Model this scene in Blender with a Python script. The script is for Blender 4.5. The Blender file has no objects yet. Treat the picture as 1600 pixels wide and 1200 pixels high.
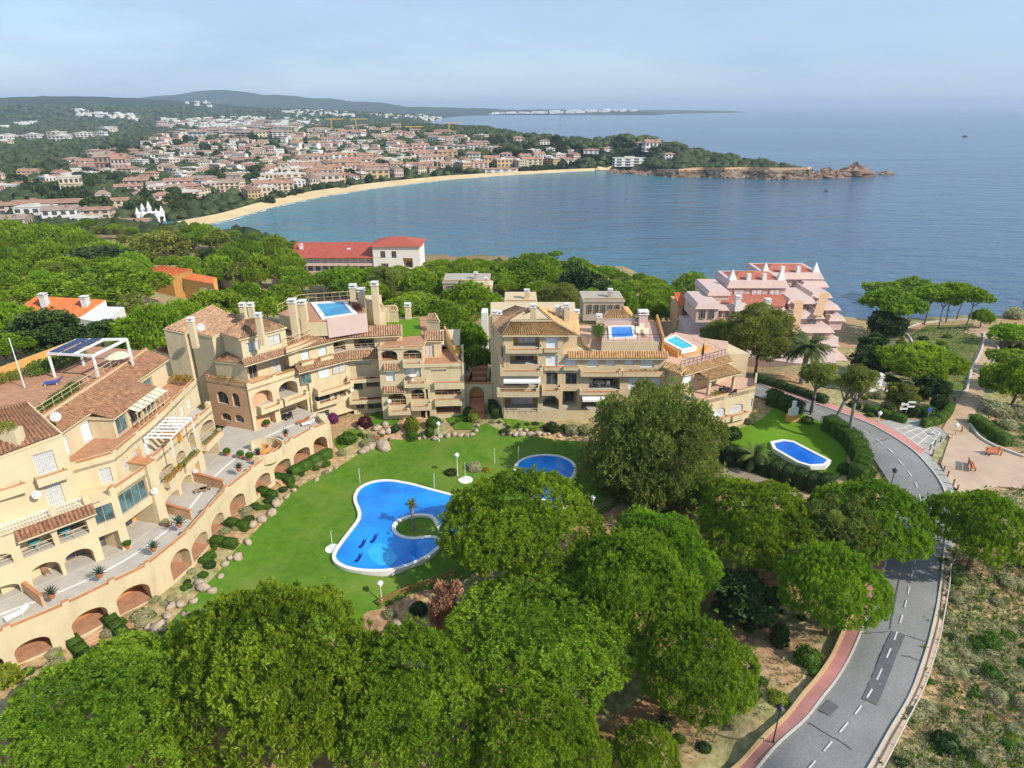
import math
F=1020.0; PITCH=math.radians(23.1); CZ=46.0; SEA=-34.0
sp,cp=math.sin(PITCH),math.cos(PITCH)
def ray(u,v):
    x=(u-800)/F; y=-(v-600)/F
    return (x, cp+y*sp, -sp+y*cp)
def P(u,v,z):
    d=ray(u,v); t=(z-CZ)/d[2]
    return (d[0]*t, d[1]*t, z)
def px(x,y,z):
    z-=CZ
    dep=y*cp-z*sp; up=y*sp+z*cp
    return (800+F*x/dep, 600-F*up/dep)
def zat(x,y,v):
    """z of the point over (x, y) that shows at row v"""
    k=-(v-600)/F
    return CZ + y*(k*cp-sp)/(cp+k*sp)
import bpy, random
import numpy as np
from mathutils import Vector, Matrix
from mathutils.geometry import delaunay_2d_cdt
random.seed(7); rng=np.random.default_rng(7)
S=bpy.context.scene; COL=S.collection
WL={}
# ---------------------------------------------------------------- materials
def lin(c): return tuple(((x/255+.055)/1.055)**2.4 if x/255>.04045 else x/255/12.92 for x in c)
class NT:
    def __init__(s,name):
        s.m=bpy.data.materials.new(name); s.m.use_nodes=True; s.n=s.m.node_tree.nodes; s.l=s.m.node_tree.links
        s.b=s.n['Principled BSDF']; s.geo=None
    def add(s,t,**k):
        x=s.n.new(t)
        for a,v in k.items():
            if a in x.inputs: x.inputs[a].default_value=v
            else: setattr(x,a,v)
        return x
    def pos(s,obj=False):
        if obj:
            return s.add('ShaderNodeTexCoord').outputs['Object']
        if s.geo is None: s.geo=s.add('ShaderNodeNewGeometry')
        return s.geo.outputs['Position']
    def noise(s,scale,detail=3,obj=False,stretch=None,rough=.55):
        t=s.add('ShaderNodeTexNoise'); t.inputs['Scale'].default_value=scale; t.inputs['Detail'].default_value=detail; t.inputs['Roughness'].default_value=rough
        p=s.pos(obj)
        if stretch:
            mp=s.add('ShaderNodeMapping'); mp.inputs['Scale'].default_value=stretch[:3]
            if len(stretch)>3: mp.inputs['Rotation'].default_value=(0,0,stretch[3])
            s.l.new(p,mp.inputs['Vector']); p=mp.outputs[0]
        s.l.new(p,t.inputs['Vector']); return t.outputs['Fac']
    def ramp(s,f,stops):
        r=s.add('ShaderNodeValToRGB'); e=r.color_ramp.elements
        while len(e)<len(stops): e.new(.5)
        for q,(p,c) in zip(e,stops): q.position=p; q.color=(*c[:3],1)
        s.l.new(f,r.inputs['Fac']); return r.outputs['Color']
    def mix(s,f,a,b,mode='MIX'):
        m=s.add('ShaderNodeMix',data_type='RGBA',blend_type=mode)
        for sock,val in ((m.inputs[0],f),(m.inputs[6],a),(m.inputs[7],b)):
            if hasattr(val,'is_linked'): s.l.new(val,sock)
            elif isinstance(val,(int,float)): sock.default_value=val
            else: sock.default_value=(*val[:3],1)
        return m.outputs[2]
    def bump(s,f,strength=.3,dist=.05):
        b=s.add('ShaderNodeBump'); b.inputs['Strength'].default_value=strength; b.inputs['Distance'].default_value=dist
        s.l.new(f,b.inputs['Height']); s.l.new(b.outputs[0],s.b.inputs['Normal'])
    def done(s,col=None,rough=.8,spec=.3):
        if col is not None:
            if hasattr(col,'is_linked'): s.l.new(col,s.b.inputs['Base Color'])
            else: s.b.inputs['Base Color'].default_value=(*col[:3],1)
        s.b.inputs['Roughness'].default_value=rough
        s.b.inputs['Specular IOR Level'].default_value=spec
        return s.m
def simple(name,col,rough=.75,var=.18,scale=1.5,bump=0,spec=.3,stain=None):
    t=NT(name); c=np.array(col[:3])
    f=t.noise(scale,4)
    col_=t.ramp(f,[(.25,c*(1-var)),(.75,np.minimum(c*(1+var),.95))])
    if stain is not None:
        g=t.noise(.9,5,stretch=(1,1,.25)); r=t.ramp(g,[(.5,(0,0,0)),(.72,(1,1,1))])
        col_=t.mix(t.ramp(g,[(.52,(0,0,0)),(.75,(.55,.55,.55))]),col_,stain)
    if bump: t.bump(t.noise(scale*12,3),bump,.03)
    return t.done(col_,rough,spec)
def foliage(name,dark,light,trans=.2,obj=True):
    t=NT(name)
    at=t.add('ShaderNodeAttribute',attribute_name='tint'); oi=t.add('ShaderNodeObjectInfo')
    d,l=np.array(dark),np.array(light)
    c=t.ramp(at.outputs['Fac'],[(0,d),(.55,(d+l)/2),(1,l)])
    hs=t.add('ShaderNodeHueSaturation')
    mr=t.add('ShaderNodeMapRange'); mr.inputs[3].default_value=.490; mr.inputs[4].default_value=.514
    t.l.new(oi.outputs['Random'],mr.inputs[0]); t.l.new(mr.outputs[0],hs.inputs['Hue'])
    mv=t.add('ShaderNodeMath',operation='MULTIPLY_ADD'); mv.inputs[1].default_value=.28; mv.inputs[2].default_value=.88
    fr=t.add('ShaderNodeMath',operation='FRACT'); ml=t.add('ShaderNodeMath',operation='MULTIPLY'); ml.inputs[1].default_value=7.31
    t.l.new(oi.outputs['Random'],ml.inputs[0]); t.l.new(ml.outputs[0],fr.inputs[0]); t.l.new(fr.outputs[0],mv.inputs[0]); t.l.new(mv.outputs[0],hs.inputs['Value'])
    t.l.new(c,hs.inputs['Color'])
    m=t.done(hs.outputs[0],.55,.25)
    tr=t.add('ShaderNodeBsdfTranslucent'); t.l.new(hs.outputs[0],tr.inputs['Color'])
    mx=t.add('ShaderNodeMixShader'); mx.inputs[0].default_value=trans
    out=[x for x in t.n if x.type=='OUTPUT_MATERIAL'][0]
    t.l.new(t.b.outputs[0],mx.inputs[1]); t.l.new(tr.outputs[0],mx.inputs[2]); t.l.new(mx.outputs[0],out.inputs['Surface'])
    return m
M={}
M['cream']=simple('cream_stucco',(.63,.51,.32),.9,.09,.6,.15,stain=(.47,.36,.215))
M['cream3']=simple('tan_stucco',(.61,.475,.295),.9,.09,.6,.15,stain=(.46,.34,.20))
M['beige']=simple('beige_plaster',(.42,.36,.29),.85,.1,.6,.1)
M['ochre']=simple('ochre_stucco',(.62,.33,.10),.85,.08,.8,.1)
M['salmon']=simple('salmon_stucco',(.62,.37,.21),.85,.08,.8,.1)
M['white']=simple('white_plaster',(.70,.67,.62),.8,.05,.8,.1,stain=(.66,.62,.55))
M['pinkwhite']=simple('pale_pink_plaster',(.60,.44,.385),.85,.06,.8,.1,stain=(.50,.36,.31))
M['coping']=simple('terracotta_coping',(.50,.22,.10),.8,.25,3,.2)
M['mutedred']=simple('muted_red_tile',(.42,.135,.085),.85,.2,.7,.1)
M['redpaint']=simple('red_roof_coating',(.40,.085,.055),.75,.2,.7,.1)
M['brickrail']=simple('red_brown_rail',(.36,.09,.04),.8,.2,3,.1)
M['terrace']=simple('grey_terrace_paving',(.46,.42,.36),.85,.12,.7,.1)
M['terra']=simple('terracotta_paving',(.43,.22,.125),.85,.22,1.6,.15)
M['pinkpave']=simple('pink_terrace_paving',(.58,.37,.27),.85,.12,1.2,.15)
M['orangewall']=simple('orange_inner_wall',(.48,.235,.09),.85,.15,1,.1)
M['stepstone']=simple('step_stone',(.58,.42,.26),.85,.12,2,.1)
def tilemat(name,c):
    t=NT(name); c=np.array(c)
    n=t.noise(2.2,2); n2=t.noise(.35,3)
    col=t.ramp(n,[(.3,c*.62),(.5,c),(.72,np.minimum(c*1.38,.9))])
    col=t.mix(t.ramp(n2,[(.45,(0,0,0)),(.75,(.6,.6,.6))]),col,c*.6+np.array((.05,.05,.04)))
    t.bump(t.noise(9,2),.4,.03)
    return t.done(col,.85,.2)
M['tileB']=tilemat('brown_roof_tile',(.33,.17,.095))
M['tileO']=tilemat('orange_brown_roof_tile',(.41,.245,.145))
M['tileT']=tilemat('tan_roof_tile',(.56,.345,.16))
M['tileR']=tilemat('bright_orange_roof_tile',(.62,.17,.055))
M['metal']=simple('painted_white_metal',(.78,.77,.74),.45,.05,2)
M['rail']=simple('beige_metal_rail',(.62,.47,.28),.5,.05,2)
M['darkmetal']=simple('dark_metal',(.025,.025,.028),.45,.2,3)
M['greymetal']=simple('grey_metal',(.35,.36,.37),.4,.1,3)
M['woodrail']=simple('red_brown_wood',(.33,.12,.055),.7,.25,4,.2)
M['wood']=simple('weathered_wood',(.30,.20,.12),.8,.25,4,.2)
M['benchred']=simple('orange_bench_wood',(.50,.15,.06),.6,.15,4)
M['fabricwhite']=simple('white_canvas',(.82,.80,.76),.8,.04,2)
M['canvas']=simple('cream_canvas',(.70,.60,.42),.8,.06,2)
M['teal']=simple('teal_plastic',(.10,.36,.40),.5,.1,2)
M['bluecloth']=simple('blue_cloth',(.05,.09,.35),.8,.1,2)
M['redcloth']=simple('red_cloth',(.45,.03,.03),.8,.1,2)
M['asphalt']=None
def glass(name,c,rough=.08):
    t=NT(name); f=t.noise(.9,2)
    c=np.array(c); return t.done(t.ramp(f,[(.35,c*.5),(.65,c*1.3)]),rough,.6)
M['glass']=glass('window_glass',(.06,.075,.085))
M['glassteal']=glass('teal_window_glass',(.09,.17,.18))
M['curtain']=simple('curtained_window',(.55,.54,.52),.35,.22,3,0,.5)
M['shutter']=simple('white_roller_shutter',(.74,.74,.74),.55,.05,2)
M['frame']=simple('window_frame',(.42,.30,.18),.6,.1,2)
M['framew']=simple('white_window_frame',(.78,.77,.74),.5,.05,2)
M['bark']=simple('pine_bark',(.20,.125,.085),.9,.35,3,.5)
M['barkg']=simple('grey_bark',(.26,.22,.18),.9,.3,3,.5)
M['rock']=simple('pale_boulder',(.42,.325,.23),.9,.28,1.3,.6)
M['cliff']=None
M['soil']=simple('planting_soil',(.20,.12,.07),.95,.3,1.5,.4)
M['pot']=simple('terracotta_pot',(.52,.20,.09),.8,.15,3)
M['pine']=foliage('stone_pine_needles',(.10,.19,.008),(.37,.51,.033),.48)
M['pine2']=foliage('aleppo_pine_needles',(.12,.15,.025),(.38,.41,.075),.45)
M['leaf']=foliage('broad_leaf',(.04,.09,.008),(.17,.28,.03),.3)
M['leafdark']=foliage('dark_leaf',(.022,.05,.010),(.095,.145,.03),.2)
M['leafyel']=foliage('yellow_green_leaf',(.08,.13,.01),(.36,.38,.03),.25)
M['leafgold']=foliage('golden_flowers',(.12,.11,.01),(.60,.38,.02),.2)
M['leafgrey']=foliage('grey_scrub_leaf',(.26,.26,.11),(.66,.62,.36),.4)
M['leafdry']=foliage('dry_reddish_needles',(.24,.12,.07),(.58,.30,.18),.2)
M['leafpurple']=foliage('bougainvillea_bracts',(.10,.02,.07),(.34,.07,.22),.2)
M['leafplum']=foliage('plum_leaf',(.05,.012,.014),(.13,.035,.03),.15)
M['agave']=foliage('agave_leaf',(.03,.055,.045),(.11,.16,.11),.1)
M['frond']=foliage('palm_frond',(.035,.055,.012),(.17,.20,.045),.2)
M['fartree']=foliage('distant_tree_leaf',(.028,.05,.012),(.10,.13,.032),.2)
# ---------------------------------------------------------------- mesh builder
class MB:
    def __init__(s): s.v=[]; s.f=[]; s.m=[]
    def face(s,pts,mi=0):
        i=len(s.v); s.v+= [tuple(p) for p in pts]; s.f.append(tuple(range(i,i+len(pts)))); s.m.append(mi)
    def quad(s,a,b,c,d,mi=0): s.face((a,b,c,d),mi)
    def hexa(s,p,mi=0):
        i=len(s.v); s.v+=[tuple(q) for q in p]
        for f in ((3,2,1,0),(4,5,6,7),(0,1,5,4),(1,2,6,5),(2,3,7,6),(3,0,4,7)):
            s.f.append(tuple(i+k for k in f)); s.m.append(mi)
    def box(s,x0,x1,y0,y1,z0,z1,mi=0):
        s.hexa([(x0,y0,z0),(x1,y0,z0),(x1,y1,z0),(x0,y1,z0),(x0,y0,z1),(x1,y0,z1),(x1,y1,z1),(x0,y1,z1)],mi)
    def bar(s,a,b,w=.05,h=None,mi=0):
        """beam from a to b; w wide, h high"""
        a,b=Vector(a),Vector(b); d=b-a
        if d.length<1e-6: return
        h=h or w; d.normalize(); up=Vector((0,0,1)) if abs(d.z)<.95 else Vector((0,1,0))
        r=d.cross(up).normalized()*w/2; u=r.cross(d).normalized()*h/2
        s.hexa([a-r-u,a+r-u,a+r+u,a-r+u,b-r-u,b+r-u,b+r+u,b-r+u],mi)
    def tube(s,pts,rad,n=8,mi=0,cap=True):
        pts=[Vector(p) for p in pts]; rings=[]
        for k,p in enumerate(pts):
            d=(pts[min(k+1,len(pts)-1)]-pts[max(k-1,0)]).normalized()
            up=Vector((0,0,1)) if abs(d.z)<.9 else Vector((1,0,0))
            r=d.cross(up).normalized(); u=r.cross(d)
            i=len(s.v)
            for q in range(n):
                a=2*math.pi*q/n; s.v.append(tuple(p+(r*math.cos(a)+u*math.sin(a))*rad[k]))
            rings.append(i)
        for a,b in zip(rings,rings[1:]):
            for q in range(n):
                s.f.append((a+q,b+q,b+(q+1)%n,a+(q+1)%n)); s.m.append(mi)
        if cap:
            s.f.append(tuple(rings[0]+q for q in range(n))); s.m.append(mi)
            s.f.append(tuple(rings[-1]+q for q in reversed(range(n)))); s.m.append(mi)
    def lathe(s,c,prof,n=14,mi=0):
        i=len(s.v)
        for r,z in prof:
            for q in range(n):
                a=2*math.pi*q/n; s.v.append((c[0]+r*math.cos(a),c[1]+r*math.sin(a),c[2]+z))
        for k in range(len(prof)-1):
            for q in range(n):
                s.f.append((i+k*n+q,i+k*n+(q+1)%n,i+(k+1)*n+(q+1)%n,i+(k+1)*n+q)); s.m.append(mi)
        s.f.append(tuple(i+q for q in reversed(range(n)))); s.m.append(mi)
        s.f.append(tuple(i+(len(prof)-1)*n+q for q in range(n))); s.m.append(mi)
    def prism(s,poly,z0,z1,mi=0,mtop=None):
        """poly: xy list (any winding); z0,z1 numbers or lists"""
        a=sum(poly[k][0]*poly[(k+1)%len(poly)][1]-poly[(k+1)%len(poly)][0]*poly[k][1] for k in range(len(poly)))
        if a<0:
            poly=poly[::-1]
            if hasattr(z1,'__len__'): z1=z1[::-1]
        n=len(poly); i=len(s.v); zz=z1 if hasattr(z1,'__len__') else [z1]*n
        s.v+=[(p[0],p[1],z0) for p in poly]+[(p[0],p[1],z) for p,z in zip(poly,zz)]
        for k in range(n):
            q=(k+1)%n; s.f.append((i+k,i+q,i+n+q,i+n+k)); s.m.append(mi)
        s.f.append(tuple(i+n+k for k in range(n))); s.m.append(mi if mtop is None else mtop)
        s.f.append(tuple(i+k for k in reversed(range(n)))); s.m.append(mi)
    def strip(s,line,z0,z1,t,mi=0,mtop=None):
        """a wall of thickness t following an xy polyline (z0,z1 numbers or functions of index)"""
        n=len(line); L=[Vector((p[0],p[1])) for p in line]; off=[]
        for k in range(n):
            d=(L[min(k+1,n-1)]-L[max(k-1,0)]).normalized(); off.append(Vector((d.y,-d.x))*t/2)
        g=lambda z,k: z[k] if hasattr(z,'__len__') else z
        for k in range(n-1):
            a,b=L[k],L[k+1]; oa,ob=off[k],off[k+1]
            p=[(*(a+oa),g(z0,k)),(*(b+ob),g(z0,k+1)),(*(b-ob),g(z0,k+1)),(*(a-oa),g(z0,k)),(*(a+oa),g(z1,k)),(*(b+ob),g(z1,k+1)),(*(b-ob),g(z1,k+1)),(*(a-oa),g(z1,k))]
            i=len(s.v); s.v+=p
            fs=[((4,5,6,7),mi if mtop is None else mtop),((0,1,5,4),mi),((2,3,7,6),mi),((3,2,1,0),mi)]
            if k==0: fs.append(((3,0,4,7),mi))
            if k==n-2: fs.append(((1,2,6,5),mi))
            for f,m_ in fs: s.f.append(tuple(i+j for j in f)); s.m.append(m_)
    def build(s,name,mats,parent=None,smooth=False,origin=None):
        if not isinstance(mats,(list,tuple)): mats=[mats]
        me=bpy.data.meshes.new(name)
        o0=WL.get(parent.name,(0,0,0)) if parent is not None else (origin or (0,0,0))
        vv=np.array(s.v,dtype=float).reshape(-1,3)-np.array(o0) if s.v else np.zeros((0,3))
        me.from_pydata(vv.tolist(),[],s.f)
        for m in mats: me.materials.append(m)
        if len(mats)>1: me.polygons.foreach_set('material_index',s.m)
        if smooth: me.polygons.foreach_set('use_smooth',[True]*len(s.f))
        o=bpy.data.objects.new(name,me); COL.objects.link(o)
        if parent is not None: o.parent=parent
        else: o.location=o0
        WL[o.name]=o0
        return o
def np_mesh(name,V,Fc,mats,tint=None,parent=None,smooth=False,midx=None,origin=None):
    me=bpy.data.meshes.new(name); V=np.asarray(V,dtype=np.float32); Fc=np.asarray(Fc,dtype=np.int32)
    o0=WL.get(parent.name,(0,0,0)) if parent is not None else (origin or (0,0,0))
    V=V-np.array(o0,dtype=np.float32)
    k=Fc.shape[1]; me.vertices.add(len(V)); me.vertices.foreach_set('co',V.ravel())
    me.loops.add(Fc.size); me.loops.foreach_set('vertex_index',Fc.ravel())
    me.polygons.add(len(Fc)); me.polygons.foreach_set('loop_start',np.arange(0,Fc.size,k,dtype=np.int32))
    try: me.polygons.foreach_set('loop_total',np.full(len(Fc),k,dtype=np.int32))
    except Exception: pass
    for m in (mats if isinstance(mats,(list,tuple)) else [mats]): me.materials.append(m)
    if midx is not None: me.polygons.foreach_set('material_index',np.asarray(midx,dtype=np.int32))
    me.update(calc_edges=True)
    if smooth: me.polygons.foreach_set('use_smooth',np.ones(len(Fc),dtype=bool))
    if tint is not None:
        a=me.attributes.new('tint','FLOAT','POINT'); a.data.foreach_set('value',np.asarray(tint,dtype=np.float32))
    o=bpy.data.objects.new(name,me); COL.objects.link(o)
    if parent is not None: o.parent=parent
    else: o.location=o0
    WL[o.name]=o0
    return o
def tag(o,label=None,cat=None,group=None,kind=None):
    if label: o['label']=label
    if cat: o['category']=cat
    if group: o['group']=group
    if kind: o['kind']=kind
    return o
def thing(name,label,cat,loc=(0,0,0),group=None,rz=0):
    o=bpy.data.objects.new(name,None); COL.objects.link(o); o.location=loc; o.rotation_euler=(0,0,rz); o.empty_display_size=.5
    WL[o.name]=tuple(loc); return tag(o,label,cat,group,'thing')
def dup(root,loc=None,rz=None,label=None,group=None,scale=None,mats=None):
    KID=KIDS(root)
    r=root.copy(); COL.objects.link(r)
    if loc is not None: r.location=loc
    if rz is not None: r.rotation_euler=(0,0,rz)
    if scale is not None: r.scale=scale if hasattr(scale,'__len__') else (scale,)*3
    if label: r['label']=label
    if group: r['group']=group
    for ch in KID:
        c=ch.copy(); COL.objects.link(c); c.parent=r
        for g in KIDS(ch):
            d=g.copy(); COL.objects.link(d); d.parent=c
    return r
def KIDS(o):
    return [c for c in ALLKIDS(o)]
def ALLKIDS(o): return list(o.children)
def sstep(a,b,x):
    t=np.clip((np.asarray(x,dtype=float)-a)/(b-a),0,1); return t*t*(3-2*t)
# ---------------------------------------------------------------- land form
CTRL=[(640,700,.5),(560,900,.3),(700,850,.3),(520,870,.3),(620,820,.32),(560,780,.33),(690,770,.36),(740,800,.35),(640,880,.3),(860,735,.5),(800,740,.48),(900,760,.45),(900,700,.7),(400,900,.1),(460,780,.3),(150,1040,.3),(760,760,.2),(560,720,.5),(960,760,.35),
 (0,1060,1.2),(190,962,1.2),(350,822,1.2),(515,700,1.2),(440,765,.8),(300,890,.9),
 (100,900,2.5),(250,800,2.5),(350,700,3),(420,660,3),(-150,1000,2.5),
 (600,655,1.9),(740,645,2.4),(690,660,1.8),(640,660,1.8),(545,670,1.6),
 (790,650,3.2),(900,655,3.2),(1060,665,3),(1180,665,2.8),(830,668,2.4),
 (1240,700,1.6),(1300,740,1.5),(1180,740,1.0),(1120,740,.5),(1250,770,.5),
 (1200,605,3.6),(1270,630,3.6),(1340,665,3.4),(1400,695,3.1),(1460,750,2.5),(1440,800,2.0),(1440,850,1.6),(1410,950,1.0),(1400,1000,.8),(1300,1110,.2),(1280,1160,0),(1360,1150,.1),
 (1530,720,3.0),(1590,730,3.0),(1500,650,3.3),(1525,600,2.0),(1545,545,.0),(1550,515,-2),(1600,600,1.5),(1580,540,-1),
 (1400,512,-5),(1480,508,-5),(1530,505,-4),(1450,540,-1.5),(1380,560,-.5),(1360,610,2.5),(1430,600,2),
 (1160,570,1),(1300,598,3),(1250,590,3),(1110,520,-5),(1330,540,-5),(1180,500,-8),(1080,478,-11),
 (850,470,-7),(760,470,-6),(950,480,-7),(690,480,-5),(600,470,-6),(500,460,-9),
 (600,960,-1.2),(700,925,-1),(560,1010,-3),(850,1130,-4),(400,1130,-3),(120,1140,-1.5),(800,920,-1.5),(930,830,-.5),(1010,795,-.3),(1060,860,-1.8),(1000,930,-2.8),
 (1010,1110,-3.2),(1200,1000,-1.2),(1200,1100,-.6),(1250,1050,-.5),(1150,900,-1.5),(1260,930,-.4),(1330,900,.8),(1100,1190,-2.5),(700,1250,-4),(1000,1300,-3),
 (1500,900,1.4),(1530,1000,.3),(1560,1150,-1),(1500,1180,-.6),(1600,1000,-1),(1560,850,2),(1650,850,1),
 (60,560,4),(150,600,6),(0,480,1),(100,470,-1),(220,430,-5),(60,380,-6),(300,400,-10),(350,450,-8),(430,470,-7),(200,500,1),(260,560,3),(-150,450,0),(-100,600,5),
 (560,430,-16),(470,430,-17),(670,420,-20),(760,430,-18),(870,440,-16),(960,455,-14),(430,385,-26),(340,372,-29),(250,352,-29),(100,345,-29),(20,350,-28)]
_C=np.array([P(*c) for c in CTRL])
def near_h(x,y):
    x=np.asarray(x,dtype=float); y=np.asarray(y,dtype=float)
    sh=x.shape; x=x.ravel(); y=y.ravel(); out=np.empty_like(x)
    for i in range(0,len(x),20000):
        xx=x[i:i+20000,None]; yy=y[i:i+20000,None]
        d2=(xx-_C[:,0])**2+(yy-_C[:,1])**2
        s2=(.03*np.sqrt(_C[:,0]**2+_C[:,1]**2))**2
        w=1/(d2+s2+.5)**1.9
        out[i:i+20000]=(w*_C[:,2]).sum(1)/w.sum(1)
    return out.reshape(sh)
# coast polygon (world xy), land inside
def _w(u,v,z): p=P(u,v,z); return (p[0],p[1])
COAST=[(700,-300),(420,20),(240,120),_w(1640,496,-8),_w(1560,492,-7),_w(1450,489,-7),_w(1370,495,-8),_w(1335,520,-12),(86,178),(60,190),_w(1090,474,-16),_w(1045,482,-26),_w(1000,484,SEA),_w(940,474,SEA),_w(890,462,SEA),
 _w(780,443,SEA),_w(690,437,SEA),_w(600,430,SEA),_w(500,408,SEA),_w(400,378,SEA),_w(330,360,SEA),
 _w(283,357,SEA),_w(350,347,SEA),_w(420,326,SEA),_w(500,308,SEA),_w(600,293,SEA),_w(700,281,SEA),_w(800,273.5,SEA),_w(900,268,SEA),_w(950,265,SEA),
 _w(975,267,SEA),_w(1000,271,SEA),_w(1030,275,SEA),_w(1060,277,SEA),_w(1095,276,SEA),_w(1130,279,SEA),_w(1165,278,SEA),_w(1200,280,SEA),_w(1240,280,SEA),_w(1266,280,SEA),
 (362,815),(352,850),(300,900),(262,985),(150,1150),(60,1500),(-70,2050),(-260,2700),(-420,3600),(-460,5200),(-300,6350),(0,6420),(400,6380),(900,6500),(1480,6560),(1500,7200),(3000,9000),(3000,12000),(-9000,12000),(-9000,-300)]
_P=np.array(COAST)
def coast_sd(x,y):
    """signed distance to the coast: positive on land"""
    x=np.asarray(x,dtype=float); sh=x.shape; x=x.ravel(); y=np.asarray(y,dtype=float).ravel()
    A=_P; B=np.roll(_P,-1,0); best=np.full(x.shape,1e12); ins=np.zeros(x.shape,bool)
    for a,b in zip(A,B):
        ex,ey=b-a; L2=ex*ex+ey*ey
        t=np.clip(((x-a[0])*ex+(y-a[1])*ey)/L2,0,1)
        d=(x-a[0]-t*ex)**2+(y-a[1]-t*ey)**2; best=np.minimum(best,d)
        c=((a[1]>y)!=(b[1]>y)); xi=a[0]+(y-a[1])*ex/(ey if abs(ey)>1e-9 else 1e-9); ins^= c&(x<xi)
    return (np.sqrt(best)*np.where(ins,1,-1)).reshape(sh)
def _hill(u,v,y,sx,sy):
    d=(u-800)/F; # world x at distance y on that column near the horizon
    dep=y*cp+20*sp; x=d*dep
    return (x,y,zat(x,y,v),sx,sy)
HILLS=[_hill(610,200,1500,330,330),_hill(520,212,1450,200,200),_hill(720,206,1350,200,200),_hill(820,214,1150,140,140),_hill(900,222,1010,130,95),_hill(1000,236,900,90,62),_hill(1100,246,855,90,45),_hill(1190,254,832,70,36),_hill(1250,260,822,26,26),
 _hill(110,150.5,4300,900,700),_hill(-150,152,4200,900,700),_hill(210,155.5,4600,700,500),_hill(20,166,3300,700,350),_hill(300,169,4200,600,500),_hill(420,172,3900,500,400),_hill(500,176,3600,300,300),
 _hill(350,140,7600,620,500),_hill(290,147.5,7400,700,500),_hill(430,147.5,7500,600,500),_hill(505,153,7400,420,400),_hill(200,153,7300,900,400),_hill(570,159,7300,400,300),_hill(640,166.5,7000,700,300),_hill(730,168.5,6900,500,220),
 _hill(850,170,6800,420,140),_hill(960,170.5,6750,260,110),_hill(120,212,1700,330,200),_hill(0,222,1500,260,160),_hill(60,238,1150,160,110)]
def far_h(x,y):
    b=SEA+4+np.clip((y-700)*.004,0,9)+np.where((x>120)&(y>700)&(y<1100),10*sstep(120,180,x),0)
    out=np.zeros_like(x)
    for hx,hy,hz,sx,sy in HILLS:
        g=np.exp(-.5*(((x-hx)/sx)**2+((y-hy)/sy)**2))
        out=np.maximum(out,(hz-(SEA+4+min(max((hy-700)*.004,0),9)))*g)
    return b+out
def H(x,y,raw=False):
    x=np.asarray(x,dtype=float); y=np.asarray(y,dtype=float)
    r=np.sqrt(x*x+y*y); k=sstep(330,520,r)
    h=np.where(r<530,near_h(x,y),0)*(1-k)+far_h(x,y)*k
    sd=coast_sd(x,y)
    beach=sstep(420,470,y)*(1-sstep(60,130,x))*(1-sstep(1500,2000,y))
    w=beach*95+(1-beach)*(14+k*10)
    w=np.where(y>2500,120,w)
    t=np.clip((sd+3)/w,0,1); t=np.where(beach>.5,t**1.15,t*t*(3-2*t))
    hd=(x>110)&(y>700)&(y<1010); q=lambda v: np.clip(v,0,1)**2*(3-2*np.clip(v,0,1)); t=np.where(hd,.30*q((sd+2)/9)+.70*q((sd-4)/70),t)
    return (SEA-2.5)+(h-SEA+2.5)*t
def h1(x,y):
    if y<160 and -140<x<58: return float(near_h([x],[y])[0])
    return float(H(np.array([x]),np.array([y]))[0])
_GY=np.geomspace(14,9500,230)
def G(u,v,it=0,dz=0):
    """the ground point seen at pixel (u, v): march along the view ray until it meets the land"""
    d=ray(u,v); lo,hi=None,None
    ys=_GY if v<470 else np.geomspace(14,420,90)
    for _ in range(2):
        t=ys/d[1]; h=H(d[0]*t,ys); below=CZ+d[2]*t<=np.maximum(h,SEA-3)
        k=int(np.argmax(below)) if below.any() else len(ys)-1
        ys=np.linspace(ys[max(k-1,0)],ys[k],24)
    t=ys[k if k<len(ys) else -1]/d[1]; x,y=d[0]*t,d[1]*t
    return (float(x),float(y),h1(x,y)+dz)
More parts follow.
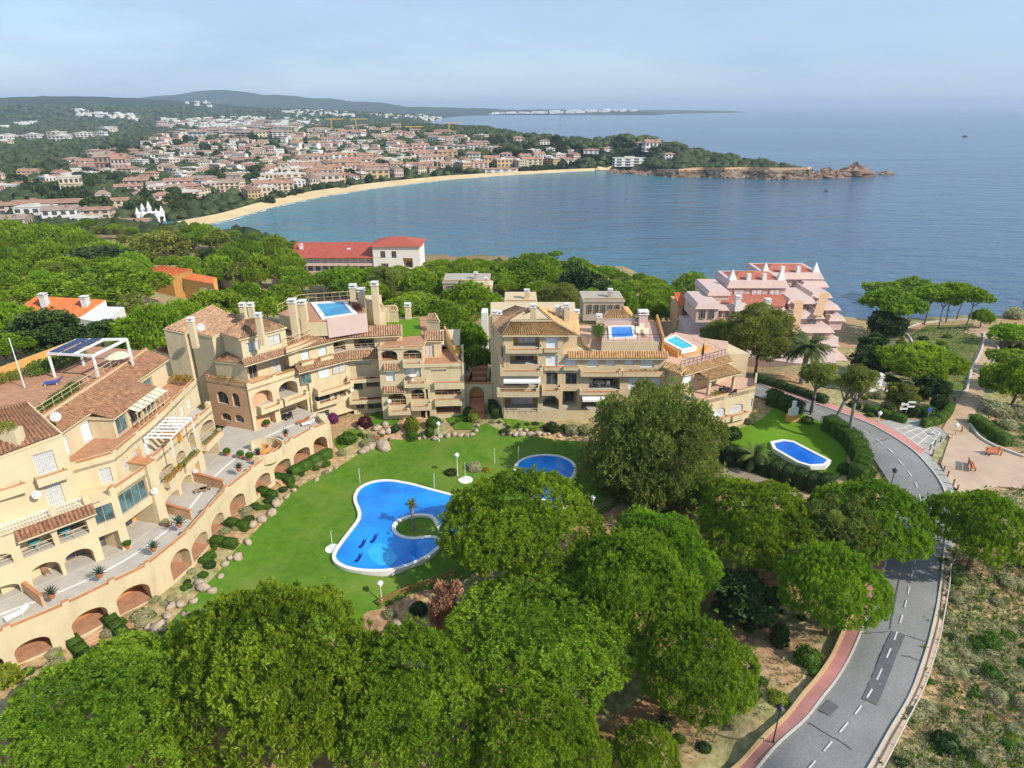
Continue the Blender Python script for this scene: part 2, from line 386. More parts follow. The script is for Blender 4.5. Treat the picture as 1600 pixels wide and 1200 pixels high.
# one sheet from the camera's feet to the horizon
_na=300; _r=np.concatenate([np.linspace(8,170,130),np.geomspace(172,740,75),np.linspace(746,965,55),np.geomspace(980,12000,75)]); _a=np.radians(np.linspace(-62,62,_na))
RR,AA=np.meshgrid(_r,_a,indexing='ij'); X=RR*np.sin(AA); Y=RR*np.cos(AA)
Z=H(X,Y); SD=coast_sd(X,Y)
jit=rng.normal(0,1,Z.shape)
Z=Z+np.where((RR>560)&(SD>30)&~((Y>700)&(Y<1150)&(X>60)),jit*.9*np.clip(RR/2500,.4,2.2),0)
nr=len(_r); idx=np.arange(nr*_na).reshape(nr,_na)
FQ=np.stack([idx[:-1,:-1],idx[:-1,1:],idx[1:,1:],idx[1:,:-1]],-1).reshape(-1,4)[:,::-1]
def ground_mat():
    t=NT('ground_cover'); g=t.pos(); sep=t.add('ShaderNodeSeparateXYZ'); t.l.new(g,sep.inputs[0])
    n1=t.noise(.12,6); n2=t.noise(1.3,5); n3=t.noise(.018,5); nf=t.noise(.006,5)
    soil=t.ramp(n2,[(.3,(.28,.155,.08)),(.5,(.44,.26,.135)),(.72,(.56,.38,.22))])
    scrub=t.ramp(n2,[(.3,(.17,.17,.06)),(.52,(.33,.30,.13)),(.75,(.50,.42,.25))])
    near=t.mix(t.ramp(n1,[(.42,(0,0,0)),(.58,(1,1,1))]),soil,scrub)
    wood=t.ramp(n3,[(.35,(.022,.034,.012)),(.55,(.040,.052,.018)),(.66,(.09,.10,.035)),(.76,(.17,.15,.07))])
    woodf=t.ramp(nf,[(.35,(.016,.030,.012)),(.6,(.030,.046,.018)),(.74,(.075,.085,.03))])
    def rng_(a,b,src):
        m=t.add('ShaderNodeMapRange'); m.inputs[1].default_value=a; m.inputs[2].default_value=b; t.l.new(src,m.inputs[0]); return m.outputs[0]
    far=t.mix(rng_(1500,2600,sep.outputs['Y']),wood,woodf)
    c=t.mix(rng_(230,420,sep.outputs['Y']),near,far)
    sn=t.add('ShaderNodeSeparateXYZ'); t.l.new(t.geo.outputs['Normal'],sn.inputs[0])
    rock=t.ramp(t.noise(.25,6,stretch=(1,1,2.5)),[(.3,(.09,.055,.035)),(.5,(.27,.15,.075)),(.7,(.46,.36,.25))])
    c=t.mix(rng_(.78,.52,sn.outputs['Z']),c,rock)
    t.bump(t.noise(2.5,4),.5,.12)
    return t.done(c,.95,.15)
M['ground']=ground_mat()
gnd=np_mesh('ground',np.stack([X,Y,Z],-1).reshape(-1,3),FQ,M['ground'],smooth=True); tag(gnd,kind='structure')
# sea
def sea_mat():
    t=NT('sea_water'); at=t.add('ShaderNodeAttribute',attribute_name='tint')
    deep=t.ramp(t.noise(.0022,4,stretch=(.45,1,1)),[(.32,(.040,.085,.145)),(.66,(.075,.135,.205))])
    c=t.mix(at.outputs['Fac'],deep,(.035,.20,.235))
    wv=t.noise(.075,4,stretch=(.30,1,1,-.22),rough=.62); w2=t.noise(.5,3,stretch=(.45,1,1,-.3)); w3=t.noise(.011,4,stretch=(.35,1,1,-.15))
    ad=t.add('ShaderNodeMath',operation='MULTIPLY_ADD'); ad.inputs[1].default_value=.10; t.l.new(w2,ad.inputs[0]); t.l.new(wv,ad.inputs[2])
    a2=t.add('ShaderNodeMath',operation='MULTIPLY_ADD'); a2.inputs[1].default_value=1.6; t.l.new(w3,a2.inputs[0]); t.l.new(ad.outputs[0],a2.inputs[2])
    t.bump(a2.outputs[0],1.0,6.0)
    return t.done(c,.16,.5)
M['sea']=sea_mat()
sr=np.concatenate([np.geomspace(60,3000,150),np.geomspace(3200,48000,16)]); sa=np.radians(np.linspace(-66,66,150))
R2,A2=np.meshgrid(sr,sa,indexing='ij'); sx,sy=R2*np.sin(A2),R2*np.cos(A2)
sdd=-coast_sd(sx,sy); shal=np.where((sy>300)&(sx<200)&(sy<1300),np.exp(-np.clip(sdd,0,None)/75)*.95,np.exp(-np.clip(sdd,0,None)/16)*.35)
shal=np.clip(shal,0,1)*(sy<2500)
ii=np.arange(len(sr)*len(sa)).reshape(len(sr),len(sa))
sea=np_mesh('sea',np.stack([sx,sy,np.full_like(sx,SEA)],-1).reshape(-1,3),np.stack([ii[:-1,:-1],ii[:-1,1:],ii[1:,1:],ii[1:,:-1]],-1).reshape(-1,4)[:,::-1],M['sea'],tint=shal.ravel(),smooth=True)
tag(sea,kind='structure')
# draped sheets -------------------------------------------------
def inpoly(x,y,poly):
    c=False; n=len(poly)
    for i in range(n):
        a,b=poly[i],poly[(i+1)%n]
        if (a[1]>y)!=(b[1]>y) and x<a[0]+(y-a[1])*(b[0]-a[0])/(b[1]-a[1]): c=not c
    return c
def drape(name,poly,mat,dz,step=1.6,hole=None,zf=None):
    """poly: xy list -> sheet lying dz above the ground"""
    n=len(poly); bd=[]
    for i in range(n):
        a,b=Vector(poly[i][:2]),Vector(poly[(i+1)%n][:2]); k=max(1,int((b-a).length/step))
        bd+=[a.lerp(b,j/k) for j in range(k)]
    xs=[p[0] for p in bd]; ys=[p[1] for p in bd]; pts=list(bd)
    nx=int((max(xs)-min(xs))/step)+1; ny=int((max(ys)-min(ys))/step)+1
    for i in range(nx):
        for j in range(ny):
            q=(min(xs)+(i+.5)*step,min(ys)+(j+.5)*step)
            if inpoly(q[0],q[1],poly): pts.append(Vector(q))
    E_=[(i,(i+1)%len(bd)) for i in range(len(bd))]
    v,e,f,*_=delaunay_2d_cdt([Vector((p[0],p[1])) for p in pts],E_,[],1,1e-4)
    V=np.array([(p[0],p[1]) for p in v]); z=(H(V[:,0],V[:,1]) if zf is None else np.array([zf(a,b) for a,b in V]))+dz
    f=[q if True else q for q in f]
    mb=MB(); mb.v=[(a,b,c) for (a,b),c in zip(V,z)]; mb.f=[tuple(q) for q in f]; mb.m=[0]*len(f)
    # faces up
    out=[]
    for q in mb.f:
        a,b,c=[Vector(mb.v[k]) for k in q[:3]]
        out.append(q if (b-a).cross(c-a).z>0 else q[::-1])
    mb.f=out
    return mb.build(name,mat,smooth=True)
def ribbon(name,L,R,mat,dz,sub=4,parent=None,build=True,zoff=None):
    """sheet between two matched world polylines, draped"""
    mb=MB(); n=len(L)
    for k in range(n):
        for j in range(sub+1):
            t=j/sub; x=L[k][0]*(1-t)+R[k][0]*t; y=L[k][1]*(1-t)+R[k][1]*t; mb.v.append((x,y,0))
    V=np.array(mb.v); V[:,2]=H(V[:,0],V[:,1])+dz; mb.v=[tuple(q) for q in V]
    for k in range(n-1):
        for j in range(sub):
            a=k*(sub+1)+j; q=(a,a+1,a+sub+2,a+sub+1)
            p0,p1,p2=[Vector(mb.v[i]) for i in q[:3]]
            mb.f.append(q if (p1-p0).cross(p2-p0).z>0 else q[::-1]); mb.m.append(0)
    return mb.build(name,mat,parent,smooth=True)
def resample(pts,n):
    p=np.array(pts,dtype=float)[:,:2]; s=np.concatenate([[0],np.cumsum(np.linalg.norm(np.diff(p,axis=0),axis=1))]); t=np.linspace(0,s[-1],n)
    out=np.stack([np.interp(t,s,p[:,0]),np.interp(t,s,p[:,1])],-1)
    for _ in range(2):
        out[1:-1]=(out[:-2]+2*out[1:-1]+out[2:])/4
    return out
# ---------------------------------------------------------------- vegetation
def _unit(v): return v/np.maximum(np.linalg.norm(v,axis=-1,keepdims=True),1e-9)
def tufts(C,N,size,nl,width=.22,bias=.75,spread=1.0,lump=None):
    """leaf diamonds bursting from centres C along normals N; returns verts, quads, tint"""
    n=len(C); size=np.broadcast_to(np.asarray(size,dtype=float),(n,))
    d=_unit(N[:,None,:]*bias+_unit(rng.normal(size=(n,nl,3)))*spread)
    side=_unit(np.cross(d,_unit(rng.normal(size=(n,nl,3)))))
    s=size[:,None,None]*rng.uniform(.7,1.15,(n,nl,1)); c=C[:,None,:]
    a=c+d*s*.12; t=c+d*s; m=c+d*s*.62
    V=np.stack([a,m+side*s*width,t,m-side*s*width],2).reshape(-1,3)
    Fq=np.arange(len(V)).reshape(-1,4)
    ti=np.clip((rng.uniform(.15,.85,(n,1)) if lump is None else lump[:,None])+rng.normal(0,.16,(n,nl)),0,1)
    return V,Fq,np.repeat(ti.reshape(-1),4)
def hull(P_,Fq,keep=None): return P_,Fq
def dome_pts(n,h,nl,lr,under=.16,seed=0):
    r=np.random.default_rng(seed)
    k=n; u=r.uniform(0,1,k)
    th=r.uniform(0,2*np.pi,k); mu=r.uniform(-under,1,k)          # cos of polar angle
    sr=np.sqrt(np.maximum(1-np.clip(mu,0,1)**2,0)); sr=np.where(mu<0,1+mu*1.3,sr)
    D=np.stack([sr*np.cos(th),sr*np.sin(th),np.where(mu>0,np.maximum(mu,0)**.85*h,mu*.45)],-1)
    lc=_unit(np.stack([r.normal(size=nl),r.normal(size=nl),np.abs(r.normal(size=nl))*.8],-1)); la=r.uniform(.07,.17,nl)*lr
    def disp(D):
        U=_unit(D*np.array([1,1,1/h])); g=np.zeros(len(D))
        for c,a in zip(lc,la):
            g+=a*np.exp(-((U-c)**2).sum(1)/.055)
        w=.88+.09*np.sin(2*np.arctan2(D[:,1],D[:,0])+lc[0,0]*9)+.06*np.sin(3*np.arctan2(D[:,1],D[:,0])+lc[1,1]*7)
        return D*(w+g)[:,None]*np.array([1,1,1.0])
    return D,disp
def pine_crown(name,seed,ntuft,tsize,nleaf,h=.62,nl=12,lr=1.0,mat='pine',under=.22,width=.2):
    """umbrella crown: many flattened boughs grown together, tufted all over their upper sides"""
    r=np.random.default_rng(seed); C=[(0,0,h*.50,.46)]
    n1=max(5,int(nl*.36)); n2=nl-n1
    for k in range(n1): a=2*np.pi*(k+r.uniform(-.3,.3))/n1; q=r.uniform(.34,.48); C.append((q*np.cos(a),q*np.sin(a),h*r.uniform(.36,.50),r.uniform(.30,.42)))
    for k in range(n2): a=2*np.pi*(k+r.uniform(-.35,.35))/n2; q=r.uniform(.64,.84); C.append((q*np.cos(a),q*np.sin(a),h*r.uniform(.08,.26),r.uniform(.20,.33)))
    C=np.array(C); fl=.62*h/.6; sc=np.array([1,1,fl]); w=C[:,3]**2; w/=w.sum(); k=r.choice(len(C),int(ntuft*1.9),p=w)
    u=r.normal(size=(len(k),3)); u[:,2]=np.where(u[:,2]<0,u[:,2]*.45,u[:,2]); u=_unit(u)
    lump=1+.10*np.sin(u[:,0]*7+k*1.3)*np.sin(u[:,1]*8+k*2.1)
    Q=C[k,:3]+u*sc*(C[k,3]*lump)[:,None]; ins=np.zeros(len(Q),bool)
    for j in range(len(C)):
        dd=np.linalg.norm((Q-C[j,:3])/sc,axis=1); ins|=(dd<C[j,3]*.88)&(k!=j)
    # nothing hangs far under the crown
    keep=~ins&(Q[:,2]>-.10*h-.05*r.uniform(0,1,len(Q))); Q=Q[keep][:ntuft]; u=u[keep][:ntuft]; k=k[keep][:ntuft]
    nrm=np.array([1,1,0])/np.percentile(np.hypot(Q[:,0],Q[:,1]),97)*.98+np.array([0,0,h/np.percentile(Q[:,2],99.5)*.97]); Q=Q*nrm
    N=_unit(u+np.array([0,0,.45])+_unit(Q)*.3); Q=Q+N*(r.exponential(.018,(len(Q),1))-r.exponential(.02,(len(Q),1)))
    bough=np.clip(.5+r.normal(0,.17,len(C)),.1,.9); lum=np.clip(bough[k]+r.normal(0,.15,len(Q)),.03,.97)
    V,Fq,ti=tufts(Q,N,tsize*r.uniform(.65,1.4,len(Q)),nleaf,width,.8,1.0,lum)
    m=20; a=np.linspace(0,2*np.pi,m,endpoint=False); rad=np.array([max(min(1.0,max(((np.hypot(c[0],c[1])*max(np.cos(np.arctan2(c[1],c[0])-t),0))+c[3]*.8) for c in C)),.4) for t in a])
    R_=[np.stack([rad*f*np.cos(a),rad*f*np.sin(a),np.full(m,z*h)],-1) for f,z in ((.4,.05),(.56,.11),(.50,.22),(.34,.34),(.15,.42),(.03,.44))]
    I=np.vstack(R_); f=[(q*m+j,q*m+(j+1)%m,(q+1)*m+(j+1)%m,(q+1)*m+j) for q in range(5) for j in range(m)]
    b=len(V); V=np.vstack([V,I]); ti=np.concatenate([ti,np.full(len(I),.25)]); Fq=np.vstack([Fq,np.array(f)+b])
    o=np_mesh(name,V,Fq,M[mat],tint=ti); me=o.data; bpy.data.objects.remove(o); return me
def clump_crown(name,seed,nclump,ntuft,tsize,nleaf,rz=.8,csize=.3,mat='pine2',shell=.55,width=.2,flat=.7):
    r=np.random.default_rng(seed)
    c=_unit(r.normal(size=(nclump,3)))*r.uniform(shell,1,(nclump,1)); c[:,2]=np.abs(c[:,2])*r.choice([1,1,1,-.45],nclump); c*=np.array([.82,.82,rz])
    Q=[];N=[];L=[]
    for k in range(nclump):
        u=_unit(r.normal(size=(ntuft,3))+np.array([0,0,.45])); s=csize*r.uniform(.6,1.25)
        Q.append(c[k]+u*s*np.array([1,1,flat])*r.uniform(.55,1,(ntuft,1))); N.append(_unit(u+c[k]*.5)); L.append(np.full(ntuft,np.clip(.5+r.normal(0,.22),.1,.9)))
    V,Fq,ti=tufts(np.vstack(Q),np.vstack(N),tsize,nleaf,width,.6,1.0,np.concatenate(L))
    o=np_mesh(name,V,Fq,M[mat],tint=ti); me=o.data; bpy.data.objects.remove(o); return me
def blob(name,seed,n,size,mat,rz=.8,width=.35,box=None,nl=3):
    """a bush: leaves on and in an uneven ellipsoid (or a clipped box)"""
    r=np.random.default_rng(seed)
    if box is None:
        u=_unit(r.normal(size=(n,3))); u[:,2]=np.where(u[:,2]<0,u[:,2]*.35,u[:,2])
        lc=_unit(r.normal(size=(9,3))); g=sum(.16*np.exp(-((u-c)**2).sum(1)/.2) for c in lc)
        Q=u*(.72+g+r.uniform(-.13,.05,n))[:,None]*np.array([1,1,rz]); N=_unit(u+np.array([0,0,.2]))
    else:
        f=r.integers(0,5,n); Q=r.uniform(-1,1,(n,3)); N=np.zeros((n,3))
        for a,(ax,sg) in enumerate(((0,1),(0,-1),(1,1),(1,-1),(2,1))):
            k=f==a; Q[k,ax]=sg*r.uniform(.88,1.0,k.sum()); N[k,ax]=sg
        Q=Q*np.array([box[0],box[1],.5*box[2]])+np.array([0,0,.5*box[2]]); Q+=r.normal(0,.02,Q.shape)
    V,Fq,ti=tufts(Q,N,size,nl,width,.5,1.0)
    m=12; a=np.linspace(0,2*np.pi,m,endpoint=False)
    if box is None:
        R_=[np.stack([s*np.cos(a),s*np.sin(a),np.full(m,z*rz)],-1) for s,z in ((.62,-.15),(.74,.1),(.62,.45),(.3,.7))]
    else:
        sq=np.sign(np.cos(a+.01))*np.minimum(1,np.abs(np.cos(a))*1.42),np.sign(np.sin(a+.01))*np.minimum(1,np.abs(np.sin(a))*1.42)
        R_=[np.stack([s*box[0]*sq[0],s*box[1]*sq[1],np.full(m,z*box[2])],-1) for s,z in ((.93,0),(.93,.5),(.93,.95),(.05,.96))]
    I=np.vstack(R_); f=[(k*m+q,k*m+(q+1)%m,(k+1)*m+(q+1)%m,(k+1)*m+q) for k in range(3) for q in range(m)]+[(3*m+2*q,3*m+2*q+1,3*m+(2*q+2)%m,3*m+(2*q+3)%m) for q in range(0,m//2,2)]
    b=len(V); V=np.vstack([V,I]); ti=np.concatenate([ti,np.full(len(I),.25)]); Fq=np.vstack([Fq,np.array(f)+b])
    o=np_mesh(name,V,Fq,M[mat],tint=ti); me=o.data; bpy.data.objects.remove(o); return me
def trunk_mesh(name,seed,limbs=6,spread=.55,rad=.05,fork=.6,lean=.08,mat='bark',top=1.04):
    r=random.Random(seed); mb=MB(); lx,ly=r.uniform(-lean,lean),r.uniform(-lean,lean)
    fp=(lx*fork,ly*fork,fork)
    mb.tube([(0,0,-.06),(lx*.2,ly*.2,fork*.35),(lx*.6,ly*.5,fork*.7),fp],[rad*1.35,rad,rad*.85,rad*.75],9)
    for k in range(limbs):
        a=2*math.pi*(k+r.uniform(-.25,.25))/limbs; q=spread*r.uniform(.6,1.1)
        e=(lx+q*math.cos(a),ly+q*math.sin(a),top+r.uniform(-.02,.06))
        mid=(fp[0]+(e[0]-fp[0])*.55,fp[1]+(e[1]-fp[1])*.55,fork+(e[2]-fork)*.42)
        mb.tube([fp,mid,e],[rad*.55,rad*.36,rad*.16],6)
        for b in range(2):
            e2=(mid[0]+(e[0]-mid[0])*.6+r.uniform(-.18,.18)*spread*1.5,mid[1]+(e[1]-mid[1])*.6+r.uniform(-.18,.18)*spread*1.5,top+r.uniform(-.02,.05))
            mb.tube([mid,e2],[rad*.26,rad*.1],5)
    o=mb.build(name,M[mat],smooth=True); me=o.data; bpy.data.objects.remove(o); return me
BIG=[pine_crown('big_pine_crown',10+k,6200,.043,22,h=.60,nl=24,width=.13) for k in range(4)]
MID=[pine_crown('pine_crown',30+k,1100,.085,15,h=.55,nl=13,width=.17) for k in range(4)]
ALE=[clump_crown('loose_pine_crown',50+k,115,110,.05,12,rz=.85,csize=.25,width=.13) for k in range(2)]
EUC=[clump_crown('open_crown',60+k,38,42,.12,6,rz=.9,csize=.26,width=.26) for k in range(3)]
EUCD=[clump_crown('dark_open_crown',70+k,44,45,.12,6,rz=.85,csize=.28,mat='leafdark',width=.3) for k in range(2)]
STREET=[clump_crown('street_pine_crown',80+k,26,40,.13,8,rz=.6,csize=.30,mat='pine2',shell=.3) for k in range(2)]
TALLP=[pine_crown('tall_pine_crown',90+k,620,.12,12,h=.50,nl=12,width=.24) for k in range(3)]
DEAD=clump_crown('dry_crown',99,22,45,.14,6,rz=1.0,csize=.32,mat='leafdry',shell=.3)
TR=[trunk_mesh('pine_trunk',3+k) for k in range(3)]
TRT=[trunk_mesh('tall_trunk',13+k,5,.5,.035,.72,.12) for k in range(3)]
TRA=trunk_mesh('aleppo_trunk',23,9,.6,.05,.42,.05,top=1.3)
BUSH={k:[blob(k+'_bush',100+i,620,.17,k,rz=.85) for i in range(2)] for k in ('leaf','leafdark','leafyel','leafgrey','leafgold','leafplum','leafpurple','pine','leafdry')}
BOXH={k:blob(k+'_hedge',130,700,.10,k,box=(1,1,1),nl=3) for k in ('leaf','leafdark')}
def mk_child(name,me,parent,loc=(0,0,0),scale=(1,1,1),rz=0):
    o=bpy.data.objects.new(name,me); COL.objects.link(o); o.parent=parent; o.location=loc; o.scale=scale if hasattr(scale,'__len__') else (scale,)*3; o.rotation_euler=(0,0,rz); return o
def tree(name,label,cat,x,y,z,Hc,R,hz,crown,trunk,group=None,rz=None):
    t=thing(name,label,cat,(x,y,z),group); rz=random.uniform(0,6.28) if rz is None else rz
    mk_child('trunk',trunk,t,(0,0,0),(R,R,Hc),rz); mk_child('crown',crown,t,(0,0,Hc),(R,R,R*hz),rz)
    return t
def crown_h(me):
    h=me.get('h')
    if h is None:
        co=np.zeros(len(me.vertices)*3,dtype=np.float32); me.vertices.foreach_get('co',co); co=co.reshape(-1,3); h=float(np.percentile(co[:,2],99)); me['h']=h; me['r']=float(np.percentile(np.hypot(co[:,0],co[:,1]),98.5))
    return h
def fit(u0,v0,u1,v1,Hb,frac=.35,zg=None,hlim=(.4,1.15)):
    """a crown that fills the pixel box: its place, radius and height factor, its base Hb above the ground"""
    uc,vc=(u0+u1)/2,(v0+v1)/2; y=P(uc,vc,2)[1]; h=.6; x=0
    th=np.linspace(0,math.pi,15)
    for _ in range(22):
        g=h1(x,y) if zg is None else zg; zc=g+Hb; dep=y*cp-(zc-CZ)*sp; R=(u1-u0)/2*dep/F; x=(uc-800)/F*dep
        vs=[px(0,y-R*math.cos(t)*.97,zc+h*R*math.sin(t)**.85)[1] for t in th]+[px(0,y-R*.9,zc-.06*R)[1]]
        lo,hi=min(vs),max(vs); ec=vc-(lo+hi)/2; eh=(v1-v0)-(hi-lo)
        y-=ec*dep*dep/(F*max(CZ-zc,15))*.7; h=min(max(h+eh*dep/(F*R)*.6,hlim[0]),hlim[1])
    return x,y,g,R,h
def pine(u0,v0,u1,v1,label,Hc=7,big=True,group=None,crown=None,trunk=None,name='stone_pine',hmin=.45,hmax=.92,cat='pine tree',k=[0],zg=None):
    Hb=Hc*.78; x,y,g,R,hh=fit(u0,v0,u1,v1,Hb,zg=zg,hlim=(hmin,hmax)); k[0]+=1
    cr=crown or (BIG if big else MID)[k[0]%4]; ch=crown_h(cr); q=1.06/cr['r']
    t=thing(name,label,cat,(x,y,g),group); rz=random.uniform(0,6.28); tk=trunk or TR[k[0]%3]
    mk_child('trunk',tk,t,(0,0,0),(R,R,Hb+.12*R*hh),rz); mk_child('crown',cr,t,(0,0,Hb),(R*q,R*q,R*hh/ch),rz)
    return t
# --- the pines in front of the lawn
pine(-30,1025,330,1300,'broad bright green stone pine in the bottom corner below the steps of the arcade wall',6)
pine(262,898,592,1225,'largest stone pine of the grove, between the lawn slope and the arcade steps',7)
pine(496,980,768,1240,'dense rounded stone pine in the middle of the bottom edge, above it the red fence',6)
pine(738,1070,952,1290,'stone pine cut by the bottom edge beside the bare earth path',6)
pine(703,890,1008,1118,'wide stone pine with a reddish dry tree at its shoulder',7.5)
pine(688,733,927,908,'tall dense stone pine hiding the end of the big curved pool',8)
pine(940,790,1116,950,'stone pine just below the big loose pine, behind a browner crown',7)
pine(874,825,1076,1000,'stone pine with bare brown branches and trunks showing under its crown',7.5)
pine(988,950,1176,1138,'stone pine with a visible forked trunk at the edge of the earth path',6)
pine(945,1128,1062,1250,'small stone pine at the bottom edge on bare earth',3.5)
pine(1083,748,1288,900,'rounded stone pine above the shaded slope beside the garden hedge',7)
pine(1224,850,1386,988,'stone pine overhanging the pink pavement with a trunk on bare soil',6)
pine(1270,748,1448,880,'stone pine leaning over the asphalt of the road bend',6)
pine(1258,775,1378,868,'paler half-bare stone pine in front of the road bend pine',6.5,crown=ALE[0])
pine(1455,763,1605,888,'lone stone pine beside the road on the scrub side',5.5)
pine(914,606,1118,790,'big loose olive green pine in front of the right apartment building',4.5,crown=ALE[1],trunk=TRA,name='aleppo_pine',hmax=1.45)
pine(672,905,728,985,'dry reddish brown tree beside the wide stone pine',2,crown=DEAD,name='dead_pine',cat='dead tree',hmax=2.2)
pine(1115,890,1215,985,'dark shaded leafy tree under the pines beside a narrow cypress',2.5,crown=EUCD[0],name='broadleaf_tree',cat='tree')
# --- left hillside
LG='stone pines covering the hillside behind the apartments'; LL='stone pine crown in the green canopy on the hillside behind the apartments'
for b in [(-30,345,60,395),(30,352,110,395),(95,358,160,400),(-40,385,45,440),(35,380,120,420),(120,378,205,415),(55,402,150,440),(-40,430,60,480),(35,425,110,470),(180,395,240,430),(150,405,230,440),
 (62,422,262,478),(-40,470,62,540),(178,478,300,560),(268,455,400,520),(330,445,440,500),(400,446,482,490),(240,468,330,530),(310,400,372,440),(352,372,412,412),(405,368,462,405),(420,380,476,432),(372,400,440,440),(268,412,322,450),(330,385,390,420),
 (300,350,352,385),(-40,520,50,560),(440,425,500,452),(500,418,582,458),(626,420,692,463),(590,460,702,502),(640,472,740,520),(690,500,768,560),(682,442,784,502),(545,440,620,470),(764,406,876,452),(700,412,760,438),(840,400,880,430),(1000,470,1050,500),(940,452,1002,492),(985,455,1040,492),(900,448,950,488),(720,535,770,580),(650,440,700,470),(660,405,720,425)]:
    pine(*b,LL,5.5 if b[1]<500 else 6,False,LG,hmin=.35,hmax=.9)
for b,l,c in [((575,414,640,462),'brownish olive pine crown behind the rooftop pool',ALE[0]),((212,362,296,408),'grey green feathery tree rising above the hillside pines',EUC[0]),((320,352,360,392),'grey green feathery tree beside the sea end of the hillside',EUC[1]),
 ((30,488,128,548),'dark olive tree below the orange roofed white house',EUCD[0]),((118,500,192,535),'greyish olive tree against the white house wall',EUCD[1]),((868,408,952,476),'tall dark ragged tree between the villas and the sea',EUCD[1]),((838,446,912,492),'yellow green pine behind the tan tiled roof',ALE[1]),((112,385,222,425),'dark green oak among the hillside pines',EUCD[0]),((1046,428,1120,474),'dark rounded pine standing alone against the sea',None),((355,410,402,440),'pale bare branched tree beside the yellow house',EUC[2])]:
    pine(*b,l,5.5,False,None,crown=c,name='pine_tree' if 'pine' in l else 'broadleaf_tree',cat='tree')
# --- by the pink building, street and promontory
pine(1090,495,1160,560,'dark pine beside the roof terrace with the cyan pool',6.5,False,crown=ALE[0])
pine(1135,478,1242,552,'grey green pine with bare trunks in front of the pink building',8.5,False,crown=ALE[1],trunk=TRT[0])
def lean_pine(ub,vb,box,label,crown):
    b=G(ub,vb); x,y,g,R,hh=fit(*box,8,zg=b[2])
    # keep the crown over the trunk: same distance as the foot
    k=b[1]/y; cx=x*k; z=CZ+(zat(x,y,(box[1]+box[3])/2)-CZ)*k; R*=k
    t=thing('street_pine',label,'pine tree',b); dx=cx-b[0]; dz=z-b[2]
    mb=MB(); pts=[(0,0,-.1),(dx*.25,0,dz*.3),(dx*.62,.1,dz*.62),(dx*.9,0,dz*.95)]; mb.tube(pts,[.30,.25,.2,.11],9)
    for k2 in range(5):
        a=k2*1.3; mb.tube([pts[2],(dx*.8+R*.35*math.cos(a),R*.35*math.sin(a),dz*.86),(dx+R*.6*math.cos(a),R*.6*math.sin(a),dz+R*.1)],[.12,.08,.04],6)
    mb2=MB(); mb2.v=[(p[0]+b[0],p[1]+b[1],p[2]+b[2]) for p in mb.v]; mb2.f=mb.f; mb2.m=mb.m; mb2.build('trunk',M['barkg'],t,smooth=True)
    mk_child('crown',crown,t,(dx,0,dz),(R,R,R*.9),ub*.1)
lean_pine(1267,645,(1243,562,1312,612),'leaning street pine at the hedge, farthest along the road',STREET[0])
lean_pine(1300,668,(1298,578,1362,626),'leaning street pine, second of three beside the lawn hedge',STREET[1])
lean_pine(1324,688,(1305,565,1375,625),'leaning street pine with the thickest trunk, nearest the road bend',STREET[0])
PG='tall pines on the sea promontory'; PL='tall stone pine with a bare trunk among those on the promontory above the sea'
for b,Hc in [((1352,440,1432,468),9),((1395,434,1462,465),9),((1425,441,1485,478),9),((1462,437,1518,472),9.5),((1480,440,1530,470),9),((1496,442,1548,482),9.5),((1455,452,1500,480),9)]:
    pine(*b,PL,Hc,False,PG,crown=TALLP[int(b[0])%3],trunk=TRT[int(b[0])%3],hmin=.35,hmax=.6)
pine(1347,453,1438,492,'broad stone pine at the front of the promontory pines',9,False,crown=TALLP[0],trunk=TRT[1])
pine(1518,482,1552,506,'small low pine at the seaward end of the path',2.5,False)
pine(1378,535,1500,598,'wide dark stone pine beside the sandy path',5,False,hmin=.5)
pine(1356,485,1412,520,'dense bushy tree under the front promontory pine',4,False,crown=EUCD[1],name='broadleaf_tree',cat='tree')
pine(1340,515,1385,560,'dark bushy tree beside the white stepped building',4,False,crown=EUCD[0],name='broadleaf_tree',cat='tree')
pine(1545,505,1620,540,'low pine on the far side of the sandy path by the sea',3,False)
pine(1548,545,1625,580,'low pine at the picture edge beyond the stone wall',3,False)
pine(1540,562,1640,625,'umbrella pine with thin trunks beside the path',5,False,hmin=.45)
for b,l in (((1430,585,1480,615),'small bushy tree between the wide dark pine and the garden shrubs'),((1318,570,1362,600),'rounded tree beside the driveway of the pink building'),((1385,598,1432,632),'leafy garden tree behind the junction hedge'),((1548,575,1600,602),'flat bushy tree beside the path at the picture edge'),((1330,545,1385,580),'dense green tree at the foot of the stepped pink building')):
    pine(*b,l,2.8,False,None,crown=EUC[len(l)%3] if 'leafy' in l or 'rounded' in l else EUCD[len(l)%2],name='broadleaf_tree',cat='tree')
